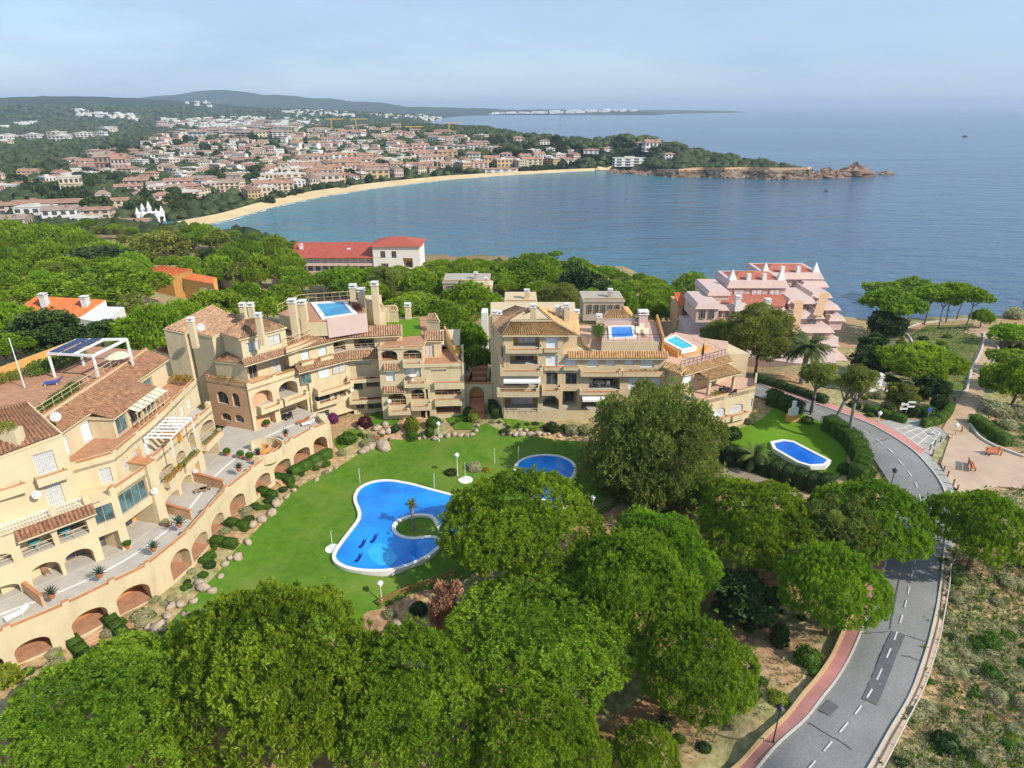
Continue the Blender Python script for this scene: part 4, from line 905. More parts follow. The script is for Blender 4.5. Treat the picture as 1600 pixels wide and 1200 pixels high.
# bushes ---------------------------------------------------------
def bush(u,v,rpx,label,kind='leaf',rz=.85,group=None,name='shrub',hz=0,cat='shrub'):
    b=G(u,v+rpx*.55); dep=b[1]*cp-(b[2]-CZ)*sp; R=rpx*dep/F
    me=BUSH[kind][int(u)%2]; o=bpy.data.objects.new(name,me); COL.objects.link(o); o.location=(b[0],b[1],b[2]+R*.3*rz); o.scale=(R,R,R*rz/.85*1.0); o.rotation_euler=(0,0,u*.7); return tag(o,label,cat,group,'thing')
for a in [(545,682,16,'rounded green shrub below the bougainvillea',"leaf"),(570,660,13,'dark plum coloured shrub on the garden bank','leafplum',1.2),(532,628,13,'magenta bougainvillea climbing the balcony corner','leafpurple',1.3),(521,655,9,'magenta bougainvillea hanging low by the terrace end','leafpurple',1.6),(538,640,10,'yellow green shrub between the bougainvilleas','leafyel',1.6),
 (645,665,13,'tall bright green shrub at the stairwell gate','leafyel',1.6),(645,680,11,'rounded green shrub below the bright stairwell shrub','leaf',1.2),(618,668,9,'dark clipped ball shrub beside the gate','leafdark'),(676,660,13,'leafy green shrub beside the garden lamp','leaf',1.2),(672,675,9,'clipped green shrub in front of the leafy one','leaf',1.2),(730,643,9,'small round green tree on the corner bank','leaf',1.3),(741,652,10,'yellow flowering small tree on the corner bank','leafyel',1.3),
 (585,680,9,'rusty orange ground cover by the garden boulders','leafdry',.5),(602,690,11,'rusty orange ground cover above the pale boulder','leafdry',.45),(575,688,12,'mixed green shrub above the boulders','leafgrey',.8),(535,705,9,'grey shrub beside the far steps','leafgrey',.7),
 (705,735,11,'dark shrub beside the lawn lamp','leafdark',.7),(740,727,13,'brownish green rounded shrub beside the golden flowers','leafgrey',.9),(762,731,8,'golden flowering plant on the lawn','leafgold',.7),
 (862,665,14,'dark rounded shrub above the boulder wall','leafdark',.9),(892,667,13,'brownish shrub above the boulder wall','leafgrey',.9),(915,668,12,'pale flowering shrub under the big loose pine','leafgrey',1),(790,672,10,'dark shrub at the left end of the boulder wall','leafdark',.7),(835,668,9,'yellowish low shrub above the boulder wall','leafyel',.5),
 (1145,675,16,'dark green spreading shrub before the right building','leafdark',.9),(1128,668,13,'dark shrub at the foot of the right building','leafdark',.9),(1170,655,10,'dry palm like shrub at the building corner','leafgrey',1.2),(1100,672,12,'green shrub beside the big loose pine','leaf',.9),(1140,715,16,'tall shrub at the end of the thick dark hedge','leafdark',1.1),(1262,655,10,'round shrub beside the brick barbecue','leaf',.9),(1320,730,14,'bushy shrub at the kerb outside the fenced lawn','leaf',1),(1345,700,12,'bushy shrub where the hedge meets the road','leafdark',1),(1355,735,13,'pale green shrub at the road edge','leaf',1),
 (1215,1000,15,'slim dark cypress beside the shaded tree','leafdark',2.4),(1252,962,8,'small ball shrub on the bare slope','leafdark',.8),(1262,1022,22,'big bright green shrub beside the pink pavement','leaf',1),(1300,965,16,'dark shrub under the overhanging pine','leafdark',.9),(1268,1045,10,'green shrub below the big bright one','leaf',.9),(1215,1085,18,'yellow green shrub by the lamp on the pavement','leafyel',.6),(1180,1080,11,'small green shrub on the bank','leaf',.8),(1160,1090,10,'yellow green shrub below the forked pine','leafyel',.9),(1100,1165,12,'dark green shrub near the bottom edge','leafdark',.8),(1060,1150,11,'green shrub at the foot of the leaning trunk','leaf',.9),(1038,1132,14,'clipped dark cone shrub beside the forked pine','leafdark',1.5),(1130,1120,9,'green shrub on the sloping bank','leaf',.8),
 (1390,640,15,'dark garden shrub behind the junction hedge','leafdark',1),(1425,640,15,'dense garden shrub behind the white signpost','leafdark',1),(1450,645,13,'green shrub behind the blue round sign','leaf',1),(1465,630,14,'dark cypress like shrub by the gravel path','leafdark',1.4),(1400,615,16,'yellow flowering shrub behind the garden','leafyel',1),(1370,612,16,'grey green shrub below the wide dark pine','leafgrey',.9),(1470,612,13,'yellow reed like shrub beside the gate','leafyel',1),(1350,610,14,'olive shrub at the driveway','leafgrey',1),
 (1555,635,22,'grey scrub bush beside the path','leafgrey',.8),(1590,640,22,'grey scrub bush at the picture edge','leafgrey',.8),(1575,660,16,'dry grassy bush above the trimmed hedge','leafgrey',.7),(1595,600,18,'green bush at the picture edge','leaf',.9),(1585,488,16,'dark headland bush against the sea','leafgrey',.9),(1600,475,10,'dark rocky bush at the edge of the sea','leafdark',.9),(1575,520,16,'green bush beside the wall by the sea','leaf',.8),
 (1545,1000,18,'large green scrub bush on the dry slope','leaf',.8),(1478,1155,24,'largest dark bush on the dry slope','leafdark',.9),(1555,935,12,'green bush high on the dry slope','leafgrey',.8),(1490,905,10,'small green bush by the guard rail','leaf',.8),(1560,1080,16,'grey bush on the dry slope','leafgrey',.8),(1595,1095,14,'dark bush at the right picture edge','leafgrey',.9),(1530,1180,14,'grey bush at the bottom of the dry slope','leafgrey',.8),(1585,1150,12,'yellow green bush low on the dry slope','leafyel',.6),(1545,1120,10,'yellow bush on the dry slope','leafyel',.7),(1580,780,18,'grey green bush beyond the lone pine','leafgrey',.8),(1570,900,16,'feathery grey bush under the lone pine','leafgrey',.8),(1500,870,11,'bush at the foot of the lone pine','leafgrey',.9),
 (225,955,17,'purplish grey shrub under the arcade wall','leafgrey',.8),(207,985,9,'low dark shrub beside the boulders','leafdark',.7),(90,1030,15,'grey shrub before the widest steps','leafgrey',.8),(318,872,9,'spiky green shrub below an arch','leaf',.8),(300,890,8,'grey shrub among the boulders','leafgrey',.7),(385,795,11,'grey brown shrub on the bank below the arcade','leafgrey',.7),(405,790,8,'green shrub beside the arcade steps','leaf',.7),(425,770,9,'grey shrub by the lower hedge','leafgrey',.7),(500,722,9,'pale grey lavender like shrub on the bank','leafgrey',.6),(510,735,7,'low shrub beside the far steps','leafgrey',.6),(290,915,8,'spiky bank shrub by the largest boulder','leaf',.9),(10,1050,26,'big spiky grass clump at the left edge','leafyel',1),
 (655,945,16,'dark shrub behind the red fence','leafdark',.8),(610,955,11,'grey olive shrub at the end of the red fence','leafgrey',.8),(1040,790,16,'bluish dark shrub under the big loose pine','leafdark',1),(1190,960,18,'shadowed shrub under the pines','leafdark',.9),(885,905,16,'dark shrub between the pines','leafdark',.8),
 (1140,700,9,'orange flowering plant beside the palm','leafdry',.7),(760,560,14,'ivy bush climbing beside the entrance steps','leafdark',1.3),(775,585,12,'green climbing shrub at the corner of the right building','leaf',1.8),(745,585,12,'dark shrub above the entrance steps','leafdark',1)]:
    bush(*a[:4],*(a[4:5] or ('leaf',)),*(a[5:6]))
# scrub tussocks on the dry slope: beyond counting
def scrub():
    V=[];T=[]; r=np.random.default_rng(3); pts=[]
    def add(poly,n):
        pl=xy(poly); xs=[p[0] for p in pl]; ys=[p[1] for p in pl]; k=0
        while k<n:
            q=(r.uniform(min(xs),max(xs)),r.uniform(min(ys),max(ys)))
            if inpoly(*q,pl): pts.append(q); k+=1
    add([(1478,880),(1505,850),(1620,880),(1640,1210),(1380,1210),(1440,1120),(1470,1000)],4200)
    add([(1545,640),(1620,620),(1640,700),(1590,705),(1550,690)],700); add([(1410,525),(1520,508),(1530,540),(1505,600),(1440,580)],1600)
    add([(1500,770),(1640,760),(1640,860),(1500,800)],700)
    n0=len(pts); add([(1290,960),(1330,900),(1200,940),(1130,1080),(1180,1130),(1290,1030)],420); add([(1000,1110),(1130,1000),(1200,1090),(1080,1190)],330)
    Q=np.array(pts); z=H(Q[:,0],Q[:,1]); s=r.uniform(.15,.5,len(Q))
    Vv,Fq,ti=tufts(np.stack([Q[:,0],Q[:,1],z],-1),np.tile([0,0,1.],(len(Q),1)),s,7,.10,1.1,.8,r.uniform(.1,.95,len(Q)))
    o=np_mesh('scrub_grass',Vv,Fq,M['leafgrey'],tint=ti); tag(o,kind='stuff')
    k=r.choice(n0,1500,replace=False); q=Q[k]+r.normal(0,.6,(1500,2)); Vv,Fq,ti=tufts(np.stack([q[:,0],q[:,1],H(q[:,0],q[:,1])],-1),np.tile([0,0,1.],(1500,1)),r.uniform(.2,.6,1500),9,.14,.9,.9)
    o=np_mesh('green_tussock',Vv,Fq,M['leaf'],tint=ti); tag(o,kind='stuff')
scrub()
# --- rocks
def rock_mesh(seed):
    r=random.Random(seed); bm=[]; mb=MB(); n,m=9,6; ph=[r.uniform(0,6.28) for _ in range(8)]
    for i in range(m+1):
        el=-math.pi/2+math.pi*i/m
        for j in range(n):
            a=2*math.pi*j/n; d=(math.cos(el)*math.cos(a),math.cos(el)*math.sin(a),math.sin(el))
            k=1+.12*math.sin(2*a+ph[0])*math.cos(el)+.10*math.sin(3*a+ph[1]+el*2)+.1*math.sin(4*el+ph[2]+a)+r.uniform(-.05,.05)
            mb.v.append((d[0]*k,d[1]*k*.85,d[2]*k*.72))
    for i in range(m):
        for j in range(n): mb.f.append((i*n+j,i*n+(j+1)%n,(i+1)*n+(j+1)%n,(i+1)*n+j)); mb.m.append(0)
    o=mb.build('boulder',M['rock'],smooth=True); me=o.data; bpy.data.objects.remove(o); return me
ROCKS=[rock_mesh(k) for k in range(5)]
def rock(u,v,rpx,label,group=None):
    b=G(u,v+rpx*.5); dep=b[1]*cp-(b[2]-CZ)*sp; R=rpx*dep/F; o=bpy.data.objects.new('boulder',ROCKS[int(u+v)%5]); COL.objects.link(o); o.location=(b[0],b[1],b[2]+R*.35); o.scale=(R,R,R*random.uniform(.8,1.05)); o.rotation_euler=(random.uniform(-.3,.3),random.uniform(-.3,.3),random.uniform(0,6.3)); tag(o,label,'boulder',group,'thing')
rock(250,977,13,'largest round boulder at the lawn edge below the purplish shrub'); rock(24,1098,14,'big tan boulder in the bottom corner by the spiky grass'); rock(600,694,13,'flat pale boulder at the foot of the garden bank'); rock(645,944,8,'grey boulder behind the red fence'); rock(620,978,14,'dark boulder in the hollow behind the red fence')
for gname,lab,pts in (('boulders along the arcade bank','pale boulder in the row between the arcade bank and the lawn',[(268,946,8),(283,942,9),(318,916,10),(332,922,8),(312,908,8),(303,938,7),(352,880,7),(372,868,9),(395,818,9),(410,810,8),(425,800,9),(432,785,9),(448,775,5),(460,765,5),(345,900,6),(290,958,6),(232,978,7),(262,960,8),(108,1040,8),(58,1062,10),(40,1078,9),(86,1048,7),(5,1110,10),(495,748,5),(515,735,4),(525,730,4),(388,845,7),(360,870,6)]),
 ('boulders below the middle building','pale boulder edging the garden bank of the middle building',[(572,700,8),(580,696,8),(588,694,7),(566,704,7),(590,668,7),(602,662,7),(607,672,7),(597,675,6),(655,684,4),(664,682,4),(680,684,5),(688,680,5),(700,679,5),(710,677,5),(720,679,5),(730,679,5),(738,678,5),(744,672,5),(747,664,4),(612,684,5),(564,668,6)]),
 ('boulders of the garden wall','rounded boulder in the low wall below the right building',[(788,676,6),(797,677,5),(806,678,6),(816,678,6),(829,678,7),(841,676,6),(850,678,4),(857,678,4),(874,680,4),(822,671,4),(812,671,4),(835,671,4)])):
    for p in pts: rock(*p,lab,gname)
# --- lamps, benches, signs
def lamp(u,v,vtop,label,col='metal',arms=True):
    b=G(u,v); h=max(zat(b[0],b[1],vtop)-b[2],1.5); t=thing('street_lamp',label,'street lamp',b)
    mb=MB(); mb.tube([b,(b[0],b[1],b[2]+.5),(b[0],b[1],b[2]+h-.5)],[.11,.06,.04],8); mb.build('post',M[col],t)
    mb=MB(); c=(b[0],b[1],b[2]+h-.55); mb.lathe(c,[(.06,0),(.24,.12),(.28,.42),(.30,.44)],8); mb.build('lantern',M['glass'] if col=='darkmetal' else M['metal'],t)
    mb=MB(); mb.lathe((c[0],c[1],c[2]+.44),[(.34,0),(.18,.14),(.04,.24),(.03,.32)],8); mb.build('lamp_cap',M[col],t)
lamp(1207,1163,1104,'black lantern lamp post on the pink pavement near the bottom edge','darkmetal'); lamp(1389,770,733,'black lantern lamp post at the road bend beside the hedge','darkmetal'); lamp(1266,648,622,'dark lamp post behind the hedge of the fenced lawn','darkmetal')
lamp(715,745,709,'pale lamp post on the lawn beside the umbrella poles'); lamp(597,943,909,'pale lamp post at the end of the red fence'); lamp(686,690,660,'pale lamp post in front of the middle building garden'); lamp(925,806,775,'pale lamp post on the lawn below the small pool')
lamp(1372,658,645,'short white lantern post on the pink pavement of the junction'); lamp(1488,687,662,'white topped post at the corner of the sandy square'); lamp(1488,640,622,'dark lantern post beside the sandy path gate','darkmetal')
def bench(u,v,rz,label):
    b=G(u,v); t=thing('park_bench',label,'bench',b); c,s=math.cos(rz),math.sin(rz)
    def tr(p): return (b[0]+p[0]*c-p[1]*s,b[1]+p[0]*s+p[1]*c,b[2]+.13+p[2])
    mb=MB()
    for k in range(4): mb.bar(tr((-1.1,-.2+k*.14,.45)),tr((1.1,-.2+k*.14,.45)),.12,.05)
    mb.build('seat',M['benchred'],t); mb=MB()
    for k in range(3): mb.bar(tr((-1.1,.30+k*.03,.6+k*.16)),tr((1.1,.30+k*.03,.6+k*.16)),.05,.13)
    mb.build('backrest',M['benchred'],t)
    for q in (-.8,.8):
        mb=MB(); mb.bar(tr((q,-.22,0)),tr((q,-.22,.43)),.09); mb.bar(tr((q,.26,0)),tr((q,.36,1.0)),.09); mb.bar(tr((q,-.25,.40)),tr((q,.3,.40)),.08); mb.build('leg',M['darkmetal'],t)
bench(1552,712,.05,'orange wooden bench seen from the front on the sandy square'); bench(1518,732,1.15,'orange wooden bench turned sideways on the sandy square')
bol=[(1460,697),(1469,692),(1478,688),(1491,681),(1502,676),(1457,712),(1467,724),(1474,738),(1480,746),(1489,759),(1495,768),(1452,705)]
def bollard(b):
    t=thing('bollard','short wooden bollard in the row round the sandy square','bollard',b,'bollards round the sandy square'); mb=MB(); mb.lathe(b,[(.10,-.1),(.10,.85),(.12,.88),(.09,1.0)],8); mb.build('post',M['wood'],t); return t
b0=bollard(G(*bol[0]))
for p in bol[1:]: dup(b0,G(*p))
def sign(u,v,vtop,label,kind):
    b=G(u,v); h=zat(b[0],b[1],vtop)-b[2]; t=thing('signpost' if kind!='round' else 'traffic_sign',label,'sign',b); mb=MB(); mb.tube([b,(b[0],b[1],b[2]+h)],[.05,.05],6); mb.build('post',M['greymetal'],t)
    if kind=='round':
        mb=MB(); n=16; c=Vector((b[0],b[1]-.07,b[2]+h-.3)); ring=[(c.x+.36*math.cos(2*math.pi*k/n),c.y,c.z+.36*math.sin(2*math.pi*k/n)) for k in range(n)]; mb.face(ring); mb.face([(p[0],p[1]+.03,p[2]) for p in reversed(ring)]); mb.build('plate',simple('blue_sign',(.05,.10,.40),.4,.05,2),t)
    else:
        for k in range(4):
            mb=MB(); s=-1 if k%2 else 1; z=b[2]+h-.25-k*.36; mb.box(b[0]-.1+min(0,s*.95),b[0]+.1+max(0,s*.95),b[1]-.09,b[1]-.05,z,z+.27); mb.build('plate',M['metal'],t)
sign(1447,661,637,'blue round sign on a leaning post at the low hedge','round'); sign(1414,650,627,'white finger signpost in front of the dense garden shrubs','f')
# fences
def rail_fence(label,pts,mat='woodrail',h=1.0,step=2.4,thick=.11,cat='fence'):
    g=resample([G(*p) for p in pts],max(3,int(sum(math.dist(G(*a)[:2],G(*b)[:2]) for a,b in zip(pts,pts[1:]))/step)+1)); t=thing('wooden_fence',label,cat,(*g[0],h1(*g[0])))
    for p in g:
        mb=MB(); mb.bar((p[0],p[1],h1(*p)-.1),(p[0],p[1],h1(*p)+h),thick*1.2); mb.build('post',M[mat],t)
    for k,z in enumerate((.55,.98)):
        mb=MB()
        for a,b in zip(g,g[1:]): mb.bar((a[0],a[1],h1(*a)+h*z),(b[0],b[1],h1(*b)+h*z),thick,thick*.9)
        mb.build('rail',M[mat],t)
rail_fence('red brown wooden rail fence at the lower edge of the lawn',[(594,948),(640,930),(712,902)]); rail_fence('wooden rail fence at the lawn corner beside the big loose pine',[(928,806),(962,787),(1002,764)],'wood')
rail_fence('dark wooden rail fence under the lone pine on the scrub side',[(1485,888),(1520,884),(1552,884),(1548,866)],'wood')
# barbecue
b=G(1238,658); t=thing('brick_barbecue','white and brick barbecue with a small chimney at the lawn hedge','barbecue',b); mb=MB(); mb.box(b[0]-.9,b[0]+.9,b[1]-.4,b[1]+.4,b[2]-.1,b[2]+1.0); mb.build('base',M['ochre'],t); mb=MB(); mb.box(b[0]-.7,b[0]+.5,b[1]-.3,b[1]+.4,b[2]+1.0,b[2]+1.9); mb.prism([(b[0]-.7,b[1]-.3),(b[0]+.5,b[1]-.3),(b[0]+.2,b[1]+.1),(b[0]-.4,b[1]+.1)],b[2]+1.9,b[2]+2.3); mb.build('hood',M['white'],t); mb=MB(); mb.box(b[0]-.35,b[0]+.15,b[1]-.1,b[1]+.3,b[2]+2.3,b[2]+3.2); mb.build('chimney',M['white'],t)

# low growth on the bank below the arcade
rb=random.Random(9)
bank=resample([G(*p) for p in [(30,1062),(110,1022),(175,985),(245,950),(300,905),(338,860),(372,825),(412,790),(450,762),(500,728)]],46); 
for k,p in enumerate(bank):
    q=(p[0]+rb.uniform(-.9,.9),p[1]+rb.uniform(-.9,.9)); R=rb.uniform(.35,.8); kd=rb.choice(['leaf','leafgrey','leafdark','leafgrey'])
    o=bpy.data.objects.new('shrub',BUSH[kd][k%2]); COL.objects.link(o); o.location=(*q,h1(*q)+R*.2); o.scale=(R,R,R*.8); o.rotation_euler=(0,0,k); tag(o,'low shrub on the planted bank below the arcade wall','shrub','low shrubs on the arcade bank','thing')
for k in range(34):
    u=rb.uniform(560,905); v=np.interp(u,[560,640,745,800,905],[690,672,660,670,678])-rb.uniform(0,9); b=G(u,v); R=rb.uniform(.3,.65)
    o=bpy.data.objects.new('shrub',BUSH[rb.choice(['leaf','leafgrey','leafyel','leafdark'])][k%2]); COL.objects.link(o); o.location=(b[0],b[1],b[2]+R*.2); o.scale=(R,R,R); o.rotation_euler=(0,0,k); tag(o,'small shrub in the planted gardens of the middle and right buildings','shrub','small shrubs of the building gardens','thing')
for k in range(40):
    u=rb.uniform(1060,1300); v=rb.uniform(900,1150); b=G(u,v); 
    if u>1290-(v-900)*.55: continue
    R=rb.uniform(.25,.6); o=bpy.data.objects.new('shrub',BUSH[rb.choice(['leaf','leafgrey','leafdark'])][k%2]); COL.objects.link(o); o.location=(b[0],b[1],b[2]+R*.2); o.scale=(R,R,R); tag(o,'tiny shrub scattered on the bare slope above the pink pavement','shrub','tiny shrubs on the bare slope','thing')

for k in range(70):
    u=rb.uniform(1400,1610); v=rb.uniform(880,1200)
    if u<1478+(880-v)*.22+max(0,(v-1050))*-.25+14: continue
    b=G(u,v); R=rb.uniform(.3,1.0); o=bpy.data.objects.new('shrub',BUSH[rb.choice(['leaf','leafgrey','leafgrey','leafdark'])][k%2]); COL.objects.link(o); o.location=(b[0],b[1],b[2]+R*.15); o.scale=(R,R,R*.7); o.rotation_euler=(0,0,k); tag(o,'small scrub bush scattered on the dry slope beside the guard rail','shrub','small scrub bushes on the dry slope','thing')

for k in range(90):
    u,v=rb.choice(((rb.uniform(1325,1480),rb.uniform(570,650)),(rb.uniform(1545,1612),rb.uniform(530,690)),(rb.uniform(1360,1500),rb.uniform(520,600))))
    if inpoly(u,v,[(1400,520),(1540,505),(1520,640),(1470,690),(1385,668),(1500,600)]) and u>1490: continue
    if inpoly(u,v,[(1180,590),(1345,650),(1420,660),(1490,655),(1490,720),(1330,720)]) or inpoly(u,v,[(1500,640),(1512,560),(1540,520),(1562,520),(1560,575),(1525,660)]): continue
    b=G(u,v); R=rb.uniform(.5,1.3); o=bpy.data.objects.new('shrub',BUSH[rb.choice(['leaf','leafgrey','leafdark','leaf','leafyel'])][k%2]); COL.objects.link(o); o.location=(b[0],b[1],b[2]+R*.2); o.scale=(R,R,R*.8); o.rotation_euler=(0,0,k); tag(o,'green shrub in the gardens and scrub around the sandy path','shrub','shrubs round the sandy path','thing')
# ---------------------------------------------------------------- building tools
class Fac:
    """a vertical facade plane from A to B (world xy); outward is to the right of A->B"""
    def __init__(s,root,A,B,off=0,mat='cream'):
        s.root=root; s.mat=mat; A=Vector(A[:2]); B=Vector(B[:2]); s.e=(B-A).normalized(); s.n=Vector((s.e.y,-s.e.x)); s.A=A+s.n*off; s.L=(B-A).length
    def shift(s,off): 
        f=Fac(s.root,s.A,s.A+s.e*s.L,off,s.mat); return f
    def hit(s,u,v):
        d=ray(u,v); t=(s.A.x*s.n.x+s.A.y*s.n.y)/(d[0]*s.n.x+d[1]*s.n.y); p=(d[0]*t,d[1]*t)
        return ((p[0]-s.A.x)*s.e.x+(p[1]-s.A.y)*s.e.y, CZ+d[2]*t)
    def p(s,a,z,o=0):
        q=s.A+s.e*a+s.n*o; return (q.x,q.y,z)
    def op(s,kind,L,R,T,z0=None,**k):
        """opening from pixels: base left, base right, top"""
        a,za=s.hit(*L); b,zb=s.hit(*R); t,zt=s.hit(*T)
        if a>b: a,b=b,a
        return dict(kind=kind,s0=a,s1=b,z0=(min(za,zb)+max(za,zb))/2 if z0 is None else z0,z1=zt,**k)
    def box(s,mb,a,b,z0,z1,o0,o1,mi=0):
        """o0 < o1: from the plane outwards"""
        mb.hexa([s.p(a,z0,o1),s.p(b,z0,o1),s.p(b,z0,o0),s.p(a,z0,o0),s.p(a,z1,o1),s.p(b,z1,o1),s.p(b,z1,o0),s.p(a,z1,o0)],mi)
    def wall(s,s0,s1,z0,z1,ops=(),name='wall',floor=1,mats=None,ends=3.0):
        mb=MB(); O=[]
        for o in ops:
            o=dict(o); o['s0']=max(o['s0'],s0+.12); o['s1']=min(o['s1'],s1-.12); o['z0']=max(o['z0'],z0)+.03; o['z1']=min(o['z1'],z1-.12)
            if o['s1']-o['s0']>.25 and o['z1']-o['z0']>.3: O.append(o)
        ss=sorted({round(x,4) for x in [s0,s1]+[q for o in O for q in (o['s0'],o['s1'])]}); zz=sorted({round(x,4) for x in [z0,z1]+[q for o in O for q in (o['z0'],o['z1'])]})
        for a,b in zip(ss,ss[1:]):
            for c,d in zip(zz,zz[1:]):
                m=((a+b)/2,(c+d)/2)
                if any(o['s0']<m[0]<o['s1'] and o['z0']<m[1]<o['z1'] for o in O): continue
                mb.quad(s.p(a,c),s.p(b,c),s.p(b,d),s.p(a,d))
        if ends:
            mb.quad(s.p(s0,z0,-ends),s.p(s0,z0),s.p(s0,z1),s.p(s0,z1,-ends)); mb.quad(s.p(s1,z0),s.p(s1,z0,-ends),s.p(s1,z1,-ends),s.p(s1,z1)); mb.quad(s.p(s0,z1),s.p(s1,z1),s.p(s1,z1,-ends),s.p(s0,z1,-ends))
        for o in O:
            a,b,c,d=o['s0'],o['s1'],o['z0'],o['z1']; k=o['kind']; dp=o.get('depth',{'arch':2.2,'loggia':2.2,'gate':2.6}.get(k,.28)); arch=o.get('arch',k in ('arch','gate'))
            if arch:
                ra=(b-a)/2; rise=min(ra,(d-c)*o.get('rise',.42)); N=12; cv=[(a+ra-ra*math.cos(math.pi*i/N),d-rise+rise*math.sin(math.pi*i/N)) for i in range(N+1)]
                for i in range(N):
                    p,q=cv[i],cv[i+1]; cor=(a,d) if i<N//2 else (b,d); mb.face([s.p(*p),s.p(*q),s.p(*cor)][::-1] if False else [s.p(*p),s.p(*q),s.p(*cor)][::-1])
                    mb.quad(s.p(*p),s.p(*p,-dp),s.p(*q,-dp),s.p(*q))
                mb.face([s.p(cv[N//2][0],d),s.p(a,d),s.p(b,d)][:0] or [s.p(*cv[N//2]),s.p(b,d),s.p(a,d)])
                zj=d-rise
            else:
                zj=d; mb.quad(s.p(a,d),s.p(a,d,-dp),s.p(b,d,-dp),s.p(b,d))
            mb.quad(s.p(a,c,0),s.p(a,c,-dp),s.p(a,zj,-dp),s.p(a,zj)); mb.quad(s.p(b,c,-dp),s.p(b,c,0),s.p(b,zj),s.p(b,zj,-dp))
            mb.quad(s.p(a,c),s.p(b,c),s.p(b,c,-dp),s.p(a,c,-dp),1)
            # the back of the opening
            if k in ('arch','loggia','gate'):
                mb.quad(s.p(a-.0,c,-dp),s.p(b,c,-dp),s.p(b,d,-dp),s.p(a,d,-dp),2)
        w=mb.build(name,mats or [M[s.mat],M[o_floor(floor)],M['ochre'] if s.mat!='arc' else M['orangewall']],s.root)
        for o in O:
            a,b,c,d=o['s0'],o['s1'],o['z0'],o['z1']; k=o['kind']
            if k in ('arch','loggia'):
                dp=o.get('depth',2.2)
                g=o.get('door','glass')
                if g: s.window(a+(b-a)*.18,b-(b-a)*.12,c+.02,c+min(2.3,(d-c)*.82),dp-.03,g,'glass_door')
                if o.get('rail',0): s.rail(a,b,c,c+o['rail'],-.12)
            elif k!='gate':
                s.window(a,b,c,d,.24,k,arch=o.get('arch',False))
        return w
    def window(s,a,b,c,d,dp,kind='glass',name='window',arch=False):
        """frame with its pane as a sub-part; dp behind the plane"""
        d=max(d,c+.4); b=max(b,a+.3)
        mb=MB(); w=.07; o=-dp; fr=M['framew'] if kind in ('shutter','grille') else M['frame']
        s.box(mb,a,b,c,c+w,o,o+.06); s.box(mb,a,b,d-w,d,o,o+.06); s.box(mb,a,a+w,c+w,d-w,o,o+.06); s.box(mb,b-w,b,c+w,d-w,o,o+.06)
        n=2 if b-a<2.2 else 3 if b-a<3.6 else 4
        if kind=='grille':
            k=max(4,int((b-a)/.16))
            for i in range(1,k): s.box(mb,a+(b-a)*i/k-.018,a+(b-a)*i/k+.018,c+w,d-w,o+.1,o+.136)
            for z in (c+.25*(d-c),c+.75*(d-c)): s.box(mb,a+w,b-w,z-.02,z+.02,o+.14,o+.165)
        elif kind!='shutter':
            for i in range(1,n): s.box(mb,a+(b-a)*i/n-.03,a+(b-a)*i/n+.03,c+w,d-w,o,o+.05)
        f=mb.build(name,fr,s.root)
        mb=MB(); mb.quad(s.p(a+w*.5,c+w*.5,o+.02),s.p(b-w*.5,c+w*.5,o+.02),s.p(b-w*.5,d-w*.5,o+.02),s.p(a+w*.5,d-w*.5,o+.02))
        mb.build('pane',{'glass':M['glass'],'teal':M['glassteal'],'shutter':M['shutter'],'grille':M['curtain'],'curtain':M['curtain']}[kind],f)
        return f
    def rail(s,a,b,z0,z1,o=0,mat='rail',step=.9,name='railing'):
        mb=MB(); mb.bar(s.p(a,z1,o),s.p(b,z1,o),.06); mb.bar(s.p(a,z0+(z1-z0)*.5,o),s.p(b,z0+(z1-z0)*.5,o),.035)
        n=max(1,int((b-a)/step))
        for i in range(n+1): mb.bar(s.p(a+(b-a)*i/n,z0,o),s.p(a+(b-a)*i/n,z1,o),.04)
        return mb.build(name,M[mat],s.root)
    def balcony(s,a,b,z0,z1,out=1.0,gaps=True,name='balcony',railm='coping'):
        """a solid fronted balcony tray with a coping and, between its posts, a lower railed middle"""
        mb=MB(); t=.16
        s.box(mb,a,b,z0,z0+.16,.002,out); zr=z0+(z1-z0)*(.62 if gaps else 1)
        s.box(mb,a,b,z0+.16,zr,out-t,out-.003); s.box(mb,a,a+t,z0+.16,z1,.003,out-t); s.box(mb,b-t,b,z0+.16,z1,.003,out-t)
        if gaps and b-a>1.6:
            for x in (a,b-.5): s.box(mb,x,x+.5,zr,z1,out-t,out-.003)
        s.box(mb,a+(.5 if gaps else -.04),b-(.5 if gaps else -.04),zr,zr+.06,out-t-.04,out+.03,1)
        o=mb.build(name,[M[s.mat],M[railm]],s.root)
        if gaps and b-a>1.6:
            mb=MB(); mb.bar(s.p(a+.5,z1-.05,out-.1),s.p(b-.5,z1-.05,out-.1),.06)
            n=max(2,int((b-a)/1.0))
            for i in range(1,n): mb.bar(s.p(a+.5+(b-a-1)*i/n,zr,out-.1),s.p(a+.5+(b-a-1)*i/n,z1,out-.1),.035)
            mb.build('railing',M['rail'],o)
        return o
    def tiles(s,a,b,z0,z1,o0,o1,mat='tileO',name='tile_awning',pitch=.34):
        """barrel tiles sloping out from (o1,z1) at the wall down to (o0,z0)"""
        mb=MB(); tile_patch(mb,s.p(a,z0,o0),s.p(b,z0,o0),s.p(b,z1,o1),s.p(a,z1,o1),pitch)
        s.box(mb,a,b,z0-.22,z0-.06,o1 if o1<o0 else o0,o0-.05,1)
        return mb.build(name,[M[mat],M['cream']],s.root)
